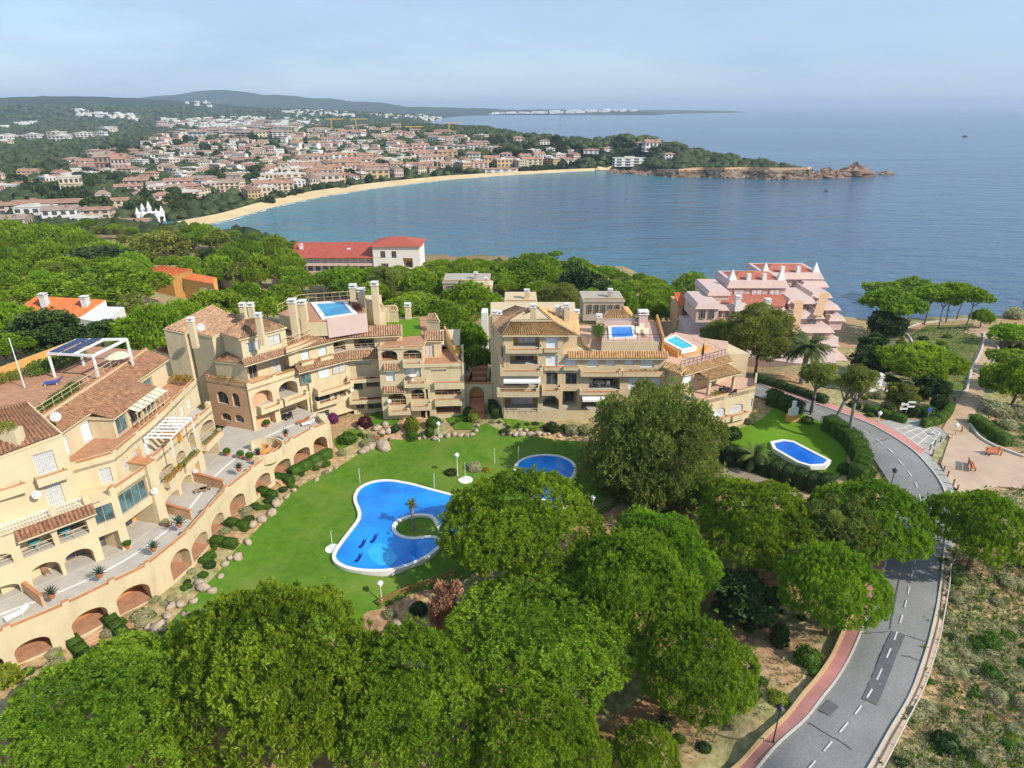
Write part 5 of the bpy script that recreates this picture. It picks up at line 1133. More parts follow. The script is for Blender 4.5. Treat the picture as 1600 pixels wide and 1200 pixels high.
    def parapet(s,a,b,z0,z1,o=0,t=.25,name='parapet',steps=True,mat=None):
        mb=MB(); s.box(mb,a,b,z0,z1,o-t,o+.0)
        if steps:
            n=max(1,int((b-a)/3.2)); w=(b-a)/n
            for i in range(n):
                s.box(mb,a+w*i,a+w*i+.55,z1,z1+.28,o-t,o); s.box(mb,a+w*i-.03,a+w*i+.58,z1+.28,z1+.33,o-t-.03,o+.03,1); s.box(mb,a+w*i+.55,a+w*(i+1),z1,z1+.05,o-t-.03,o+.03,1)
            mb_=MB()
            for i in range(n): mb_.bar(s.p(a+w*i+.55,z1+.22,o-t/2),s.p(a+w*(i+1),z1+.22,o-t/2),.05)
            mb_.build('railing',M['rail'],s.root)
        else: s.box(mb,a,b,z1,z1+.05,o-t-.03,o+.03,1)
        return mb.build(name,[M[mat or s.mat],M['coping']],s.root)
def o_floor(f): return f if isinstance(f,str) else 'terrace'
def tile_patch(mb,a,b,c,d,pitch=.34,mi=0,seg=4,amp=.12):
    """corrugated quad: a,b lower edge, c,d upper edge (d above a); ridges run from the upper to the lower edge"""
    a,b,c,d=[Vector(q) for q in (a,b,c,d)]; n=max(2,int(max((b-a).length,(c-d).length)/pitch)); N=n*seg; nr=(b-a).cross(d-a).normalized()
    if nr.z<0: nr=-nr
    rows=max(1,int((d-a).length/1.6)); i0=len(mb.v)
    for r in range(rows+1):
        f=r/rows
        for k in range(N+1):
            t=k/N; p=a.lerp(b,t).lerp(d.lerp(c,t),f)+nr*(amp*(abs(math.sin(math.pi*t*n))*2-1)+.05); mb.v.append(tuple(p))
    up=(b-a).cross(d-a).z>0
    for r in range(rows):
        for k in range(N):
            q=(i0+r*(N+1)+k,i0+r*(N+1)+k+1,i0+(r+1)*(N+1)+k+1,i0+(r+1)*(N+1)+k); mb.f.append(q if up else q[::-1]); mb.m.append(mi)
def roof_px(root,pts,mat,lower=(0,1),name='roof',wall=None,zb=None,pitch=.34,eave=.0,wmat='cream'):
    """a tiled roof plane from four pixel+height corners (lower left, lower right, upper right, upper left), with walls down to zb"""
    W_=[P(*q) if len(q)==3 else q for q in pts]
    return roof_w(root,W_,mat,name,wall,zb,pitch,wmat)
def roof_w(root,W_,mat,name='roof',wall=None,zb=None,pitch=.34,wmat='cream'):
    mb=MB(); W4=list(W_)+([W_[-1]] if len(W_)==3 else []); tile_patch(mb,*W4,pitch); n=len(W_)
    r=mb.build(name,M[mat],root)
    mb=MB()
    for k in range(n):
        a,b=Vector(W_[k]),Vector(W_[(k+1)%n]); 
        if (a-b).length>.1: mb.bar(a-Vector((0,0,.12)),b-Vector((0,0,.12)),.18,.16)
    mb.build('eave',M[wmat],r)
    if zb is not None:
        mb=MB(); poly=[(p[0],p[1]) for p in W_]; zz=[p[2]-.16 for p in W_]; mb.prism(poly,zb,zz); mb.build(wall or 'wall',M[wmat],root)
    return r
def deck(root,poly,z,mat='terrace',zb=None,name='deck',thick=.25,wmat='cream'):
    mb=MB(); mb.prism([tuple(p[:2]) for p in poly],zb if zb is not None else z-thick,z,0,1); return mb.build(name,[M[wmat],M[mat]],root)
def chimney(root,x,y,z0,z1,w=.7,mat='cream',capm='white'):
    mb=MB(); mb.box(x-w/2,x+w/2,y-w/2,y+w/2,z0,z1); c=mb.build('chimney',M[mat],root)
    mb=MB(); mb.box(x-w*.62,x+w*.62,y-w*.62,y+w*.62,z1,z1+.1)
    for dx in (-1,1):
        for dy in (-1,1): mb.box(x+dx*w*.4-.07,x+dx*w*.4+.07,y+dy*w*.4-.07,y+dy*w*.4+.07,z1+.1,z1+.4)
    mb.box(x-w*.6,x+w*.6,y-w*.6,y+w*.6,z1+.4,z1+.5); mb.build('cap',M[capm],c); return c
def dish(root,c,R=.6,aim=(.5,-.75,.45)):
    a=Vector(aim).normalized(); r=a.orthogonal().normalized(); u=a.cross(r); mb=MB(); c=Vector(c); R*=.62; n=16; rings=[]
    for f,dz in ((.02,-.16),(.5,-.11),(1,0)):
        rings.append([tuple(c+(r*math.cos(2*math.pi*k/n)+u*math.sin(2*math.pi*k/n))*R*f+a*dz*R*1.6) for k in range(n)])
    for p,q in zip(rings,rings[1:]):
        for k in range(n): mb.quad(p[k],p[(k+1)%n],q[(k+1)%n],q[k]); 
    mb.bar(c-a*.2*R,c-a*.5-Vector((0,0,.25)),.07); o=mb.build('satellite_dish',M['white'],root)
    mb=MB(); mb.bar(c-u*R*.9,c+a*R*.9,.035); mb.bar(c+a*R*.85,c+a*R*1.05,.1); mb.build('receiver',M['greymetal'],o); return o
def awning(F_,a,b,z,out=1.3,drop=.5,mat='fabricwhite'):
    mb=MB(); mb.hexa([F_.p(a,z-drop,out),F_.p(b,z-drop,out),F_.p(b,z,0.01),F_.p(a,z,0.01),F_.p(a,z-drop+.06,out),F_.p(b,z-drop+.06,out),F_.p(b,z+.06,.01),F_.p(a,z+.06,.01)]); mb.hexa([F_.p(a,z-drop-.25,out),F_.p(b,z-drop-.25,out),F_.p(b,z-drop-.25,out-.05),F_.p(a,z-drop-.25,out-.05),F_.p(a,z-drop,out),F_.p(b,z-drop,out),F_.p(b,z-drop,out-.05),F_.p(a,z-drop,out-.05)]); return mb.build('awning',M[mat],F_.root)
# furniture and pots: things of their own
def on(root_xyz): return root_xyz
def make_table(label,p,r=.6,mat='metal',rz=0,group=None):
    t=thing('terrace_table',label,'table',p,group); mb=MB(); mb.lathe((p[0],p[1],p[2]+.7),[(r,0),(r,.05)],14); mb.build('tabletop',M[mat],t); mb=MB(); mb.lathe(p,[(r*.5,0),(.07,.06),(.06,.7)],8); mb.build('leg',M[mat],t); return t
def make_chair(label,p,rz=0,mat='metal',group=None):
    t=thing('terrace_chair',label,'chair',p,group); c,s=math.cos(rz),math.sin(rz); tr=lambda x,y,z:(p[0]+x*c-y*s,p[1]+x*s+y*c,p[2]+z)
    mb=MB(); mb.bar(tr(0,-.25,.45),tr(0,.25,.45),.5,.06); mb.build('seat',M[mat],t); mb=MB(); mb.bar(tr(-.25,.27,.72),tr(.25,.27,.72),.06,.55); mb.build('backrest',M[mat],t)
    for x in (-.21,.21):
        for y in (-.21,.21): mb=MB(); mb.bar(tr(x,y,0),tr(x,y,.43),.045); mb.build('leg',M[mat],t)
    return t
def make_lounger(label,p,rz=0,mat='fabricwhite',group=None):
    t=thing('sun_lounger',label,'sun lounger',p,group); c,s=math.cos(rz),math.sin(rz); tr=lambda x,y,z:(p[0]+x*c-y*s,p[1]+x*s+y*c,p[2]+z)
    mb=MB(); mb.bar(tr(-.9,0,.36),tr(.35,0,.36),.66,.09); mb.build('bed',M[mat],t); mb=MB(); mb.bar(tr(.35,0,.38),tr(.95,0,.78),.66,.08); mb.build('backrest',M[mat],t)
    for x in (-.8,.3):
        for y in (-.27,.27): mb=MB(); mb.bar(tr(x,y,0),tr(x,y,.33),.05); mb.build('leg',M['metal'],t)
    return t
def pot_plant(label,p,kind='agave',R=.6,pot=True,group=None):
    t=thing('potted_agave' if kind=='agave' else 'potted_plant',label,'potted plant',p,group)
    mb=MB(); mb.lathe(p,[(.20,0),(.32,.38),(.36,.40),(.36,.46),(.30,.46)],12); mb.build('pot',M['pot'],t)
    if kind=='agave': mk_child('leaves',AGA,t,(0,0,.46),(R,R,R))
    else: mk_child('leaves',BUSH[kind][0],t,(0,0,.46+R*.5),(R,R,R))
    return t
def agave_mesh():
    r=random.Random(4); V=[];Fq=[];T=[]
    for k in range(34):
        a=2.4*k; el=.15+1.2*k/34; d=np.array([math.cos(a)*math.cos(el),math.sin(a)*math.cos(el),math.sin(el)]); sd=np.array([-math.sin(a),math.cos(a),0])*.07; b=len(V); tv=r.uniform(.2,.9)
        V+=[d*.05-sd*.6,d*.05+sd*.6,d*.55+sd,d*1.0]; V+=[d*.55-sd]; Fq+=[(b,b+1,b+2,b+4),(b+4,b+2,b+3,b+3)]; T+=[tv]*5
    Fq=[q if len(set(q))==4 else (q[0],q[1],q[2],q[2]) for q in Fq]
    me=bpy.data.meshes.new('agave'); me.from_pydata([tuple(v) for v in V],[],[tuple(dict.fromkeys(q)) for q in Fq]); a=me.attributes.new('tint','FLOAT','POINT'); a.data.foreach_set('value',np.array(T,dtype=np.float32)); me.materials.append(M['agave']); return me
AGA=agave_mesh()
def planting(name,root,line,z,kind='leaf',R=.5,step=.6):
    """plants in a planter: a part of the building's balcony"""
    g=resample(line,max(2,int(math.dist(line[0],line[-1])/step)+1))
    V=[];T=[];Fq=[]
    for p in g:
        me=BUSH[kind][0]; n=len(me.vertices); co=np.zeros(n*3,dtype=np.float32); me.vertices.foreach_get('co',co); co=co.reshape(-1,3)[:1800]; 
        q=co*R*random.uniform(.7,1.2)+np.array([p[0],p[1],z+R*.25]); f=np.arange(1800).reshape(-1,4)+1800*len(V); ti=np.zeros(n,dtype=np.float32); me.attributes['tint'].data.foreach_get('value',ti); V.append(q); T.append(ti[:1800]); Fq.append(f)
    return np_mesh(name,np.vstack(V),np.vstack(Fq),M[kind],tint=np.concatenate(T),parent=root)
T0=4.4
# ================================================================ the arcade wall with the terrace on it
arc=thing('arcade_wall','long curved cream wall with arches and flights of steps, carrying the terraces','wall',(-36,60,1.2))
AP=[P(*q,1.4)[:2] for q in [(-60,1075),(25,1037),(115,997),(185,961),(240,933),(302,879),(332,842),(360,808),(400,774),(428,750),(459,727),(490,708),(517,697)]]
wallops={0:[],}
ARCH=[((-30,1060),(9,1042),(-10,1028)),((25,1037),(83,1012),(68,991)),((115,997),(173,971),(158,944)),((185,961),(238,933),(222,909)),((268,894),(298,870),(291,851)),((302,879),(327,848),(322,823)),((333,842),(352,817),(347,795)),((361,806),(384,786),(378,767)),((400,774),(424,754),(417,736)),((430,749),(455,730),(447,715)),((460,726),(485,711),(478,697)),((491,708),(512,697),(505,681))]
M['arc']=M['cream']
mbs=MB()
for k in range(len(AP)-1):
    f=Fac(arc,AP[k],AP[k+1],0,'arc'); ops=[]
    for L,R,Tp in ARCH:
        mu=f.hit((L[0]+R[0])/2,(L[1]+R[1])/2)[0]
        if 0<mu<f.L and AP[k]!=AP[k+1]:
            u0=px(*AP[k],1.4)[0]; u1=px(*AP[k+1],1.4)[0]
            if u0-3<(L[0]+R[0])/2<u1+3: ops.append(f.op('gate',L,R,Tp,z0=1.25))
    f.wall(0,f.L,.4,4.52,ops,'arch_bay',floor='terra',ends=0)
    mbs.hexa([f.p(0,4.2,0),f.p(f.L,4.2,0),f.p(f.L,4.2,-.3),f.p(0,4.2,-.3),f.p(0,4.55,0),f.p(f.L,4.55,0),f.p(f.L,4.55,-.3),f.p(0,4.55,-.3)]) if False else None
    f.parapet(0,f.L,4.52,5.12,0,.28)
# walkway floor behind the arches and back wall
inn=resample([(p[0]-2.7*.75,p[1]+2.7*.45) for p in AP],24); out=resample(AP,24)
mb=MB()
for k in range(23):
    mb.quad((*out[k],1.3),(*out[k+1],1.3),(*inn[k+1],1.3),(*inn[k],1.3)); mb.quad((*inn[k],1.3),(*inn[k+1],1.3),(*inn[k+1],4.3),(*inn[k],4.3),1)
mb.build('walkway',[M['terra'],M['orangewall']],arc)
# end pier
mb=MB(); e=AP[-1]; mb.prism([(e[0]-.35,e[1]-.25),(e[0]+.3,e[1]-.05),(e[0]-1.2,e[1]+3.0),(e[0]-2.4,e[1]+2.6)],.6,5.2); mb.build('end_pier',M['cream'],arc)
# terrace deck
TL_=[P(*q,T0)[:2] for q in [(-60,1000),(-60,960),(55,916),(107,900),(164,872),(200,855),(252,812),(286,783),(321,728),(345,705),(398,668),(440,656),(487,636),(500,632)]]
front=[(p[0]-.15,p[1]+.1) for p in resample(AP,40)]; backl=resample([P(*q,T0)[:2] for q in [(-60,958),(55,915),(107,899),(164,871),(200,852),(252,810),(286,781),(321,727),(345,704),(398,666),(440,653),(490,632)]],40)
mb=MB()
for k in range(39):
    bk=lambda q:(q[0]-3.4,q[1]+2.4)
    mb.hexa([(*front[k],T0-.25),(*front[k+1],T0-.25),(*bk(backl[k+1]),T0-.25),(*bk(backl[k]),T0-.25),(*front[k],T0),(*front[k+1],T0),(*bk(backl[k+1]),T0),(*bk(backl[k]),T0)])
tf=mb.build('terrace_floor',M['terrace'],arc)
mid=[(f_[0]*.42+b_[0]*.58,f_[1]*.42+b_[1]*.58) for f_,b_ in zip(front,backl)]
mb=MB(); mb.strip(mid,[T0]*40,[T0+.012]*40,.28); mb.build('paving_line',M['white'],tf)
# dividing walls on the terrace
for L,R,h,m in (((43,926),(70,948),1.2,'salmon'),((258,800),(301,812),1.2,'salmon'),((306,752),(352,765),1.2,'salmon'),((428,694),(445,708),1.1,'ochre')):
    a,b=P(*L,T0),P(*R,T0); mb=MB(); mb.strip([a[:2],b[:2]],T0,T0+h,.22); mb.strip([a[:2],b[:2]],T0+h,T0+h+.07,.32,1); mb.build('divider',[M[m],M['coping']],arc)
# curved outdoor stair with ochre walls
c=P(413,712,T0); mb=MB()
for k in range(7):
    a0=-1.6+k*.42; pts=[(c[0]+r*math.cos(a),c[1]+r*math.sin(a)) for r,a in ((.9,a0),(2.4,a0),(2.4,a0+.42),(.9,a0+.42))]; mb.prism(pts,T0,T0+.1+.11*(7-k),0)
mb.build('curved_stair',[M['coping']],arc); mb=MB(); arcp=[(c[0]+2.5*math.cos(a),c[1]+2.5*math.sin(a)) for a in np.linspace(-1.7,2.6,16)]; mb.strip(arcp,T0,T0+1.35,.22); mb.build('stair_wall',M['cream'],arc)
mb=MB(); arcp=[(c[0]+.8*math.cos(a),c[1]+.8*math.sin(a)) for a in np.linspace(-1.7,2.2,12)]; mb.strip(arcp,T0,T0+1.3,.2); mb.build('stair_wall',M['ochre'],arc)
# steps from the arches down to the lawn
def steps(label,L,R,u2,v2,n=7,z0=1.3):
    a,b=P(*L,z0),P(*R,z0); e=P(u2,v2,.3); d=Vector((e[0]-(a[0]+b[0])/2,e[1]-(a[1]+b[1])/2)); t=thing('garden_steps',label,'steps',((a[0]+b[0])/2,(a[1]+b[1])/2,z0))
    mb=MB()
    for k in range(n):
        o0,o1=d*(k/n),d*((k+1)/n); z=z0-(z0-.25)*(k+1)/n
        mb.prism([(a[0]+o0.x,a[1]+o0.y),(b[0]+o0.x,b[1]+o0.y),(b[0]+o1.x,b[1]+o1.y),(a[0]+o1.x,a[1]+o1.y)],-.3,z,0,1)
    mb.build('treads',[M['coping'],M['stepstone']],t)
steps('widest brick and stone steps, below the wide arch at the near end of the arcade',(128,995),(172,975),170,1014)
steps('stone edged steps below an arch in the middle of the arcade',(336,842),(352,822),372,845,6); steps('stone edged steps between two box hedges at the third arch from the far end',(431,750),(448,738),462,763,6); steps('curving garden steps from the far end of the arcade to the lawn',(519,690),(534,684),552,706,7,1.5)
steps('pale stone steps through the garden bank to the lawn corner',(690,662),(697,660),704,677,5,2.0)
# ================================================================ near left apartment building
B1=thing('apartment_building','nearest cream apartment building at the left edge with brown tiled roofs and grilled windows','apartment building',(-46,58,T0))
FA=Fac(B1,(-48.5,45.0),(-38.9,54.9)); E1=FA.L
ops=[FA.op('arch',(-20,945),(37,932),(22,909),z0=T0,rail=0),FA.op('arch',(54,920),(101,904),(82,875),z0=T0),FA.op('arch',(107,902),(151,880),(140,852),z0=T0),FA.op('loggia',(164,874),(193,861),(182,829),z0=T0),
 FA.op('arch',(-30,893),(24,884),(10,862),rail=.9,z0=7.75),FA.op('arch',(37,872),(86,851),(70,829),rail=.9,z0=7.75),FA.op('arch',(94,848),(139,828),(125,806),rail=.9,z0=7.75),FA.op('teal',(152,822),(181,810),(174,785),z0=8.2)]
FA.wall(-4,E1,T0-.1,10.75,ops)
FA.tiles(FA.hit(25,842)[0],FA.hit(147,795)[0],10.0,10.8,.75,.02,'tileB'); FA.tiles(-4,FA.hit(10,842)[0],9.6,10.4,.7,.02,'tileB') if False else None
FU=FA.shift(-1.9)
s_end=FU.hit(100,720)[0]+.3
ops=[FU.op('grille',(15,816),(44,804),(36,773),z0=10.85),FU.op('grille',(77,789),(102,780),(95,749),z0=10.85),FU.op('shutter',(-8,763),(27,752),(20,724),z0=14.3),FU.op('grille',(60,742),(90,730),(81,703),z0=14.3)]
FU.wall(-4,s_end,10.6,17.2,ops,ends=8)
mb=MB(); FU.box(mb,-4,s_end+1.2,10.6,10.74,0,1.9); mb.build('balcony_floor',M['terrace'],B1)
FA.rail(.3,FA.hit(125,783)[0],10.78,11.7,-.1,'metal',.25)
for x in (.1,FA.hit(77,797)[0],FA.hit(128,775)[0]): mb=MB(); FA.box(mb,x,x+.5,10.75,11.75,-.35,-.02); mb.build('balcony_post',M['cream'],B1)
a=FU.hit(60,752)[0]; b=FU.hit(99,736)[0]; FU.balcony(a-.2,b+.2,13.6,14.5,.9,False); a=FU.hit(36,765)[0]; FU.balcony(-4,a+.2,13.6,14.5,.9,False)
dish(B1,FU.p(FU.hit(51,760)[0],13.0,.8),.62)
# roof over the upper block
z=17.45; lo=[P(-70,738,z),P(96,677,z)]; hi=[P(42,628,19.9),P(-70,652,19.9)]
roof_w(B1,[lo[0],lo[1],hi[0],hi[1]],'tileB',pitch=.36)
mb=MB(); mb.prism([lo[0][:2],lo[1][:2],hi[0][:2],hi[1][:2]],T0,[17.2,17.2,19.6,19.6]); mb.build('wall',M['cream'],B1)
mb=MB(); q=P(8,678,18.6); mb.box(q[0]-3,q[0]+1.3,q[1]-.5,q[1]+.6,17.3,19.1); mb.build('roof_planter',M['cream'],B1); planting('planter_plants',B1,[(q[0]-2.4,q[1]),(q[0]+.8,q[1])],19.1,'leafyel',.8)
# block between: large glazed balcony
FB=Fac(B1,P(197,858,T0),P(252,815,T0)); 
ops=[FB.op('loggia',(198,850),(246,815),(239,785),z0=T0,door='glass',depth=2.8),FB.op('teal',(192,806),(233,772),(229,745),z0=8.0)]
FB.wall(0,FB.L,T0-.1,10.6,ops,ends=7); FB.parapet(0,FB.L-.2,10.6,11.3)
mb=MB(); FB.box(mb,FB.L-.45,FB.L+.75,T0-.1,11.7,-2,.35); FB.box(mb,FB.L-.5,FB.L+.8,11.7,11.8,-2.05,.4,1); mb.build('pier',[M['cream'],M['coping']],B1)
dish(B1,FB.p(FB.hit(235,767)[0],8.6,.5),.55)
# long white wing with arches
FC=Fac(B1,P(257,800,T0),P(345,709,T0))
ops=[FC.op('arch',(258,795),(284,786),(278,762),z0=T0),FC.op('arch',(288,782),(304,766),(297,738),z0=T0),FC.op('arch',(307,738),(313,731),(311,711),z0=T0,door=None,depth=.6),FC.op('loggia',(322,730),(344,709),(335,692),z0=T0),
 FC.op('arch',(253,766),(275,747),(267,721),rail=.9,z0=7.6),FC.op('arch',(280,739),(293,726),(289,698),rail=.9,z0=7.6),FC.op('arch',(299,703),(306,692),(302,673),z0=8.0),FC.op('arch',(312,680),(334,662),(329,652),rail=.9,z0=7.6)]
FC.wall(-.3,FC.L,T0-.1,10.6,ops,ends=6); FC.parapet(-.3,FC.L,10.6,11.2)
for (u0,v0),(u1,v1),kd in (((256,762),(283,740),'leafgold'),((278,738),(305,713),'leaf'),((311,686),(337,664),'leafyel')):
    a=FC.hit(u0,v0)[0]; b=FC.hit(u1,v1)[0]; bal=FC.balcony(a,b,7.0,7.9,.8,False); planting('planter_plants',B1,[FC.p(a+.3,0,.5)[:2],FC.p(b-.3,0,.5)[:2]],7.85,kd,.48)
dish(B1,FC.p(FC.L-.1,7.9,.5),.45); dish(B1,FC.p(FC.hit(304,757)[0],5.8,.5),.45)
mb=MB(); FC.box(mb,FC.L-.5,FC.L+.0,10.6,11.9,-.5,-.02); mb.build('pier',M['cream'],B1)
# decks at the middle level
mid_poly=[FB.p(0,0)[:2],FB.p(FB.L,0)[:2],FC.p(0,0)[:2],FC.p(FC.L,0)[:2],(-44.5,76.5),(-44.5,56),(-41.5,53.8)]
deck(B1,mid_poly,10.62,'terrace',10.3); 
mb=MB(); mb.prism([(-41.6,60),(-42.2,74.0),(-50,76.6),(-50,58),(-43.5,57.5)],T0-.1,10.3) ; mb.build('inner_block',M['cream'],B1)
# the stepped upper terrace: parapet line
U=[(-43.0,55.2),(-40.1,57.6),(-39.9,65.9),(-40.5,77.0)]
for k,(a,b) in enumerate(zip(U,U[1:])):
    f=Fac(B1,a,b); ops=[]
    if k==1: ops=[dict(kind='grille',s0=1.2,s1=2.0,z0=10.8,z1=12.4),dict(kind='grille',s0=2.8,s1=4.2,z0=10.9,z1=12.4),dict(kind='shutter',s0=5.0,s1=6.2,z0=10.7,z1=12.5)]
    if k==2: ops=[dict(kind='grille',s0=1.0+2.2*i,s1=2.2+2.2*i,z0=10.9,z1=12.4) for i in range(4)]
    if k==0: ops=[dict(kind='grille',s0=2.2,s1=3.2,z0=10.8,z1=12.5)]
    f.wall(0,f.L,10.4,13.2,ops,ends=0); f.parapet(0,f.L,13.2,13.85)
deck(B1,U+[(-46,77.5),(-46,55.6)],13.2,'terra',12.9)
mb=MB(); mb.strip([(-40.5,77.0),(-46,78)],10.3,13.85,.25); mb.build('parapet',M['cream'],B1); planting('planter_plants',B1,[(-41,76.5),(-43,77)],13.8,'leafgold',.8)
# top rooms behind that terrace
FT=Fac(B1,(-45.0,55.6),(-44.2,77.6))
FT.wall(0,FT.L,13.1,16.4,[dict(kind='shutter',s0=2.2,s1=2.9,z0=13.4,z1=15.5),dict(kind='shutter',s0=4.9,s1=6.7,z0=13.25,z1=15.5),dict(kind='teal',s0=16.2,s1=18.6,z0=13.25,z1=15.4)],ends=5)
FT.tiles(-.3,FT.L+.2,16.35,17.5,.55,-2.1,'tileB','roof')
CB=Fac(B1,(-42.3,62.0),(-42.0,70.0)); CB.wall(0,CB.L,13.15,15.7,[dict(kind='teal',s0=.4,s1=2.4,z0=13.25,z1=15.4),dict(kind='glass',s0=3.0,s1=5.0,z0=13.25,z1=15.4),dict(kind='teal',s0=5.4,s1=7.6,z0=13.25,z1=15.4)],ends=2.6,name='sunroom_wall')
CB.tiles(-.2,CB.L+.2,15.7,16.5,.45,-2.5,'tileB','roof')
CB2=Fac(B1,(-41.2,64.0),(-40.8,70.5)); mb=MB()
for k in range(8): mb.bar(CB2.p(.2+k*.85,13.2,.3),CB2.p(.2+k*.85,15.2,.3),.08)
mb.bar(CB2.p(0,15.2,.3),CB2.p(6.5,15.2,.3),.1); mb.bar(CB2.p(0,14.2,.3),CB2.p(6.5,14.2,.3),.08); sun=mb.build('sunroom_frame',M['rail'],B1)
mb=MB(); 
for k in range(7): mb.quad(CB2.p(.25+k*.85,15.28,.5),CB2.p(.97+k*.85,15.28,.5),CB2.p(.97+k*.85,15.9,-1.3),CB2.p(.25+k*.85,15.9,-1.3))
mb.build('sunroom_roof',M['canvas'],sun)
# roof terrace
RT=[(-46.6,55.8),(-46.2,77.8),(-56,80),(-60,66),(-54,57)]
deck(B1,RT,17.35,'terra',12); RTf=Fac(B1,RT[0],RT[1]); RTf.parapet(0,RTf.L,17.35,17.75,0,.3,steps=False); RTf.rail(.3,RTf.L-3,17.8,18.75,-.2,'rail',1.4)
planting('terrace_plants',B1,[RTf.p(4,0,-.8)[:2],RTf.p(9,0,-.9)[:2]],17.7,'leaf',.8); planting('terrace_plants',B1,[RTf.p(1.2,0,-1)[:2],RTf.p(3,0,-1.2)[:2]],17.5,'leafyel',.7)
mb=MB(); mb.strip([RT[2],RT[3],RT[4]],17.3,18.3,.3); mb.build('parapet',M['ochre'],B1); planting('terrace_plants',B1,[(-55,70),(-53,75)],17.6,'leaf',1.4); planting('terrace_plants',B1,[(-58.5,66),(-56,69)],17.6,'leafyel',1.0)
# solar pergola
pg=[P(75,552,20.3),P(145,556,20.3),P(198,530,20.6),P(120,531,20.6)]; mb=MB()
for a,b in zip(pg,pg[1:]+pg[:1]): mb.bar(a,b,.22,.26)
for p in pg: mb.bar((p[0],p[1],17.3),p,.2)
for t in (.28,.55): a=Vector(pg[0]).lerp(Vector(pg[1]),t); b=Vector(pg[3]).lerp(Vector(pg[2]),t); mb.bar(a,b,.18,.2)
pe=thing('pergola','white metal pergola with dark solar panels on the left roof terrace','pergola',pg[0]); mb.build('frame',M['metal'],pe); mb=MB()
for t0,t1 in ((.02,.26),(.30,.52)):
    q=[Vector(pg[0]).lerp(Vector(pg[1]),t0),Vector(pg[0]).lerp(Vector(pg[1]),t1),Vector(pg[3]).lerp(Vector(pg[2]),t1),Vector(pg[3]).lerp(Vector(pg[2]),t0)]; mb.face([tuple(p+Vector((0,0,.18))) for p in q])
mb.build('solar_panel',simple('solar_panel',(.015,.025,.09),.2,.2,2,0,.6),pe)
dish(B1,P(87,651,18.2),.75); mb=MB(); a=P(40,610,17); mb.tube([a,(a[0],a[1],zat(a[0],a[1],528))],[.07,.04],6); an=mb.build('flagpole',M['metal'],origin=a); tag(an,'tall white mast beside the left roof terrace','mast',kind='thing')
# white slatted pergola on the middle terrace
q=P(266,668,13.0); pl=thing('pergola','white slatted pergola on the middle terrace above the arches','pergola',(q[0],q[1],10.6)); mb=MB()
for k in range(7): mb.bar((q[0]-1.7,q[1]-2.4+k*.8,13.0),(q[0]+1.3,q[1]-2.4+k*.8,13.0),.34,.06)
for dx in (-1.6,1.2):
    mb.bar((q[0]+dx,q[1]-2.6,12.9),(q[0]+dx,q[1]+2.6,12.9),.1,.14)
    for dy in (-2.5,2.5): mb.bar((q[0]+dx,q[1]+dy,10.6),(q[0]+dx,q[1]+dy,12.9),.12)
mb.build('frame',M['metal'],pl)
mb=MB(); a,b=P(255,686,10.7),P(285,688,10.7); mb.strip([a[:2],b[:2]],10.6,11.9,.2); mb.build('divider',M['ochre'],B1); a,b=P(190,725,10.7),P(224,722,10.7); mb=MB(); mb.strip([a[:2],b[:2]],10.6,12.3,.2); mb.build('divider',M['salmon'],B1)
# ================================================================ middle building
B2=thing('apartment_building','middle cream stepped apartment building with a rooftop pool and a rooftop lawn','apartment building',(-25,92,3))
M1=Fac(B2,P(400,673,T0),P(488,640,T0))
e1=M1.L
ops=[M1.op('loggia',(402,668),(432,660),(426,641),z0=T0),M1.op('loggia',(441,664),(483,648),(472,626),z0=T0,depth=3),M1.op('arch',(395,634),(426,622),(419,607),z0=7.7,rail=0),M1.op('arch',(437,618),(465,605),(455,594),z0=7.7)]
M1.wall(-.2,e1,T0-.1,10.65,ops,ends=0); M1.parapet(-.2,M1.hit(465,580)[0],10.65,11.3)
for L,R in (((402,640),(436,628)),((438,622),(476,609))):
    a=M1.hit(*L)[0]; b=M1.hit(*R)[0]; M1.balcony(a,b,6.9,8.0,1.1)
M1b=M1.shift(-2.2); M1b.wall(0,e1+1,10.6,14.3,[M1b.op('glass',(390,588),(403,584),(400,566),z0=10.75),M1b.op('curtain',(428,580),(441,575),(439,556),z0=10.75)],ends=3)
deck(B2,[M1.p(-.2,0)[:2],M1.p(e1,0)[:2],M1b.p(e1,0,-1)[:2],M1b.p(-.2,0,-1)[:2]],10.66,'terra',10.4)
planting('terrace_plants',B2,[M1.p(3.6,0,-.7)[:2],M1.p(4.4,0,-.7)[:2]],10.8,'leafgold',.7); planting('terrace_plants',B2,[M1.p(6.3,0,-.8)[:2],M1.p(6.9,0,-.8)[:2]],10.9,'leafgold',.75)
M1.tiles(-.3,7.8,14.3,15.15,.55,-.1,'tileO','tile_awning')
M1.wall(0,M1.hit(445,510)[0],15.0,17.9,[M1.op('curtain',(386,551),(407,547),(405,531)),M1.op('curtain',(420,542),(440,537),(437,521))],ends=5); 
ew=M1.hit(445,510)[0]
# hipped roof
c0=M1.p(-.25,17.95,.25); c1=M1.p(ew+.1,17.95,.25); r0=P(383,499,19.6); r1=P(408,497,19.6)
roof_w(B2,[c0,c1,r1,r0],'tileO'); cl=P(345,521,17.7); roof_w(B2,[cl,c0,r0],'tileO')
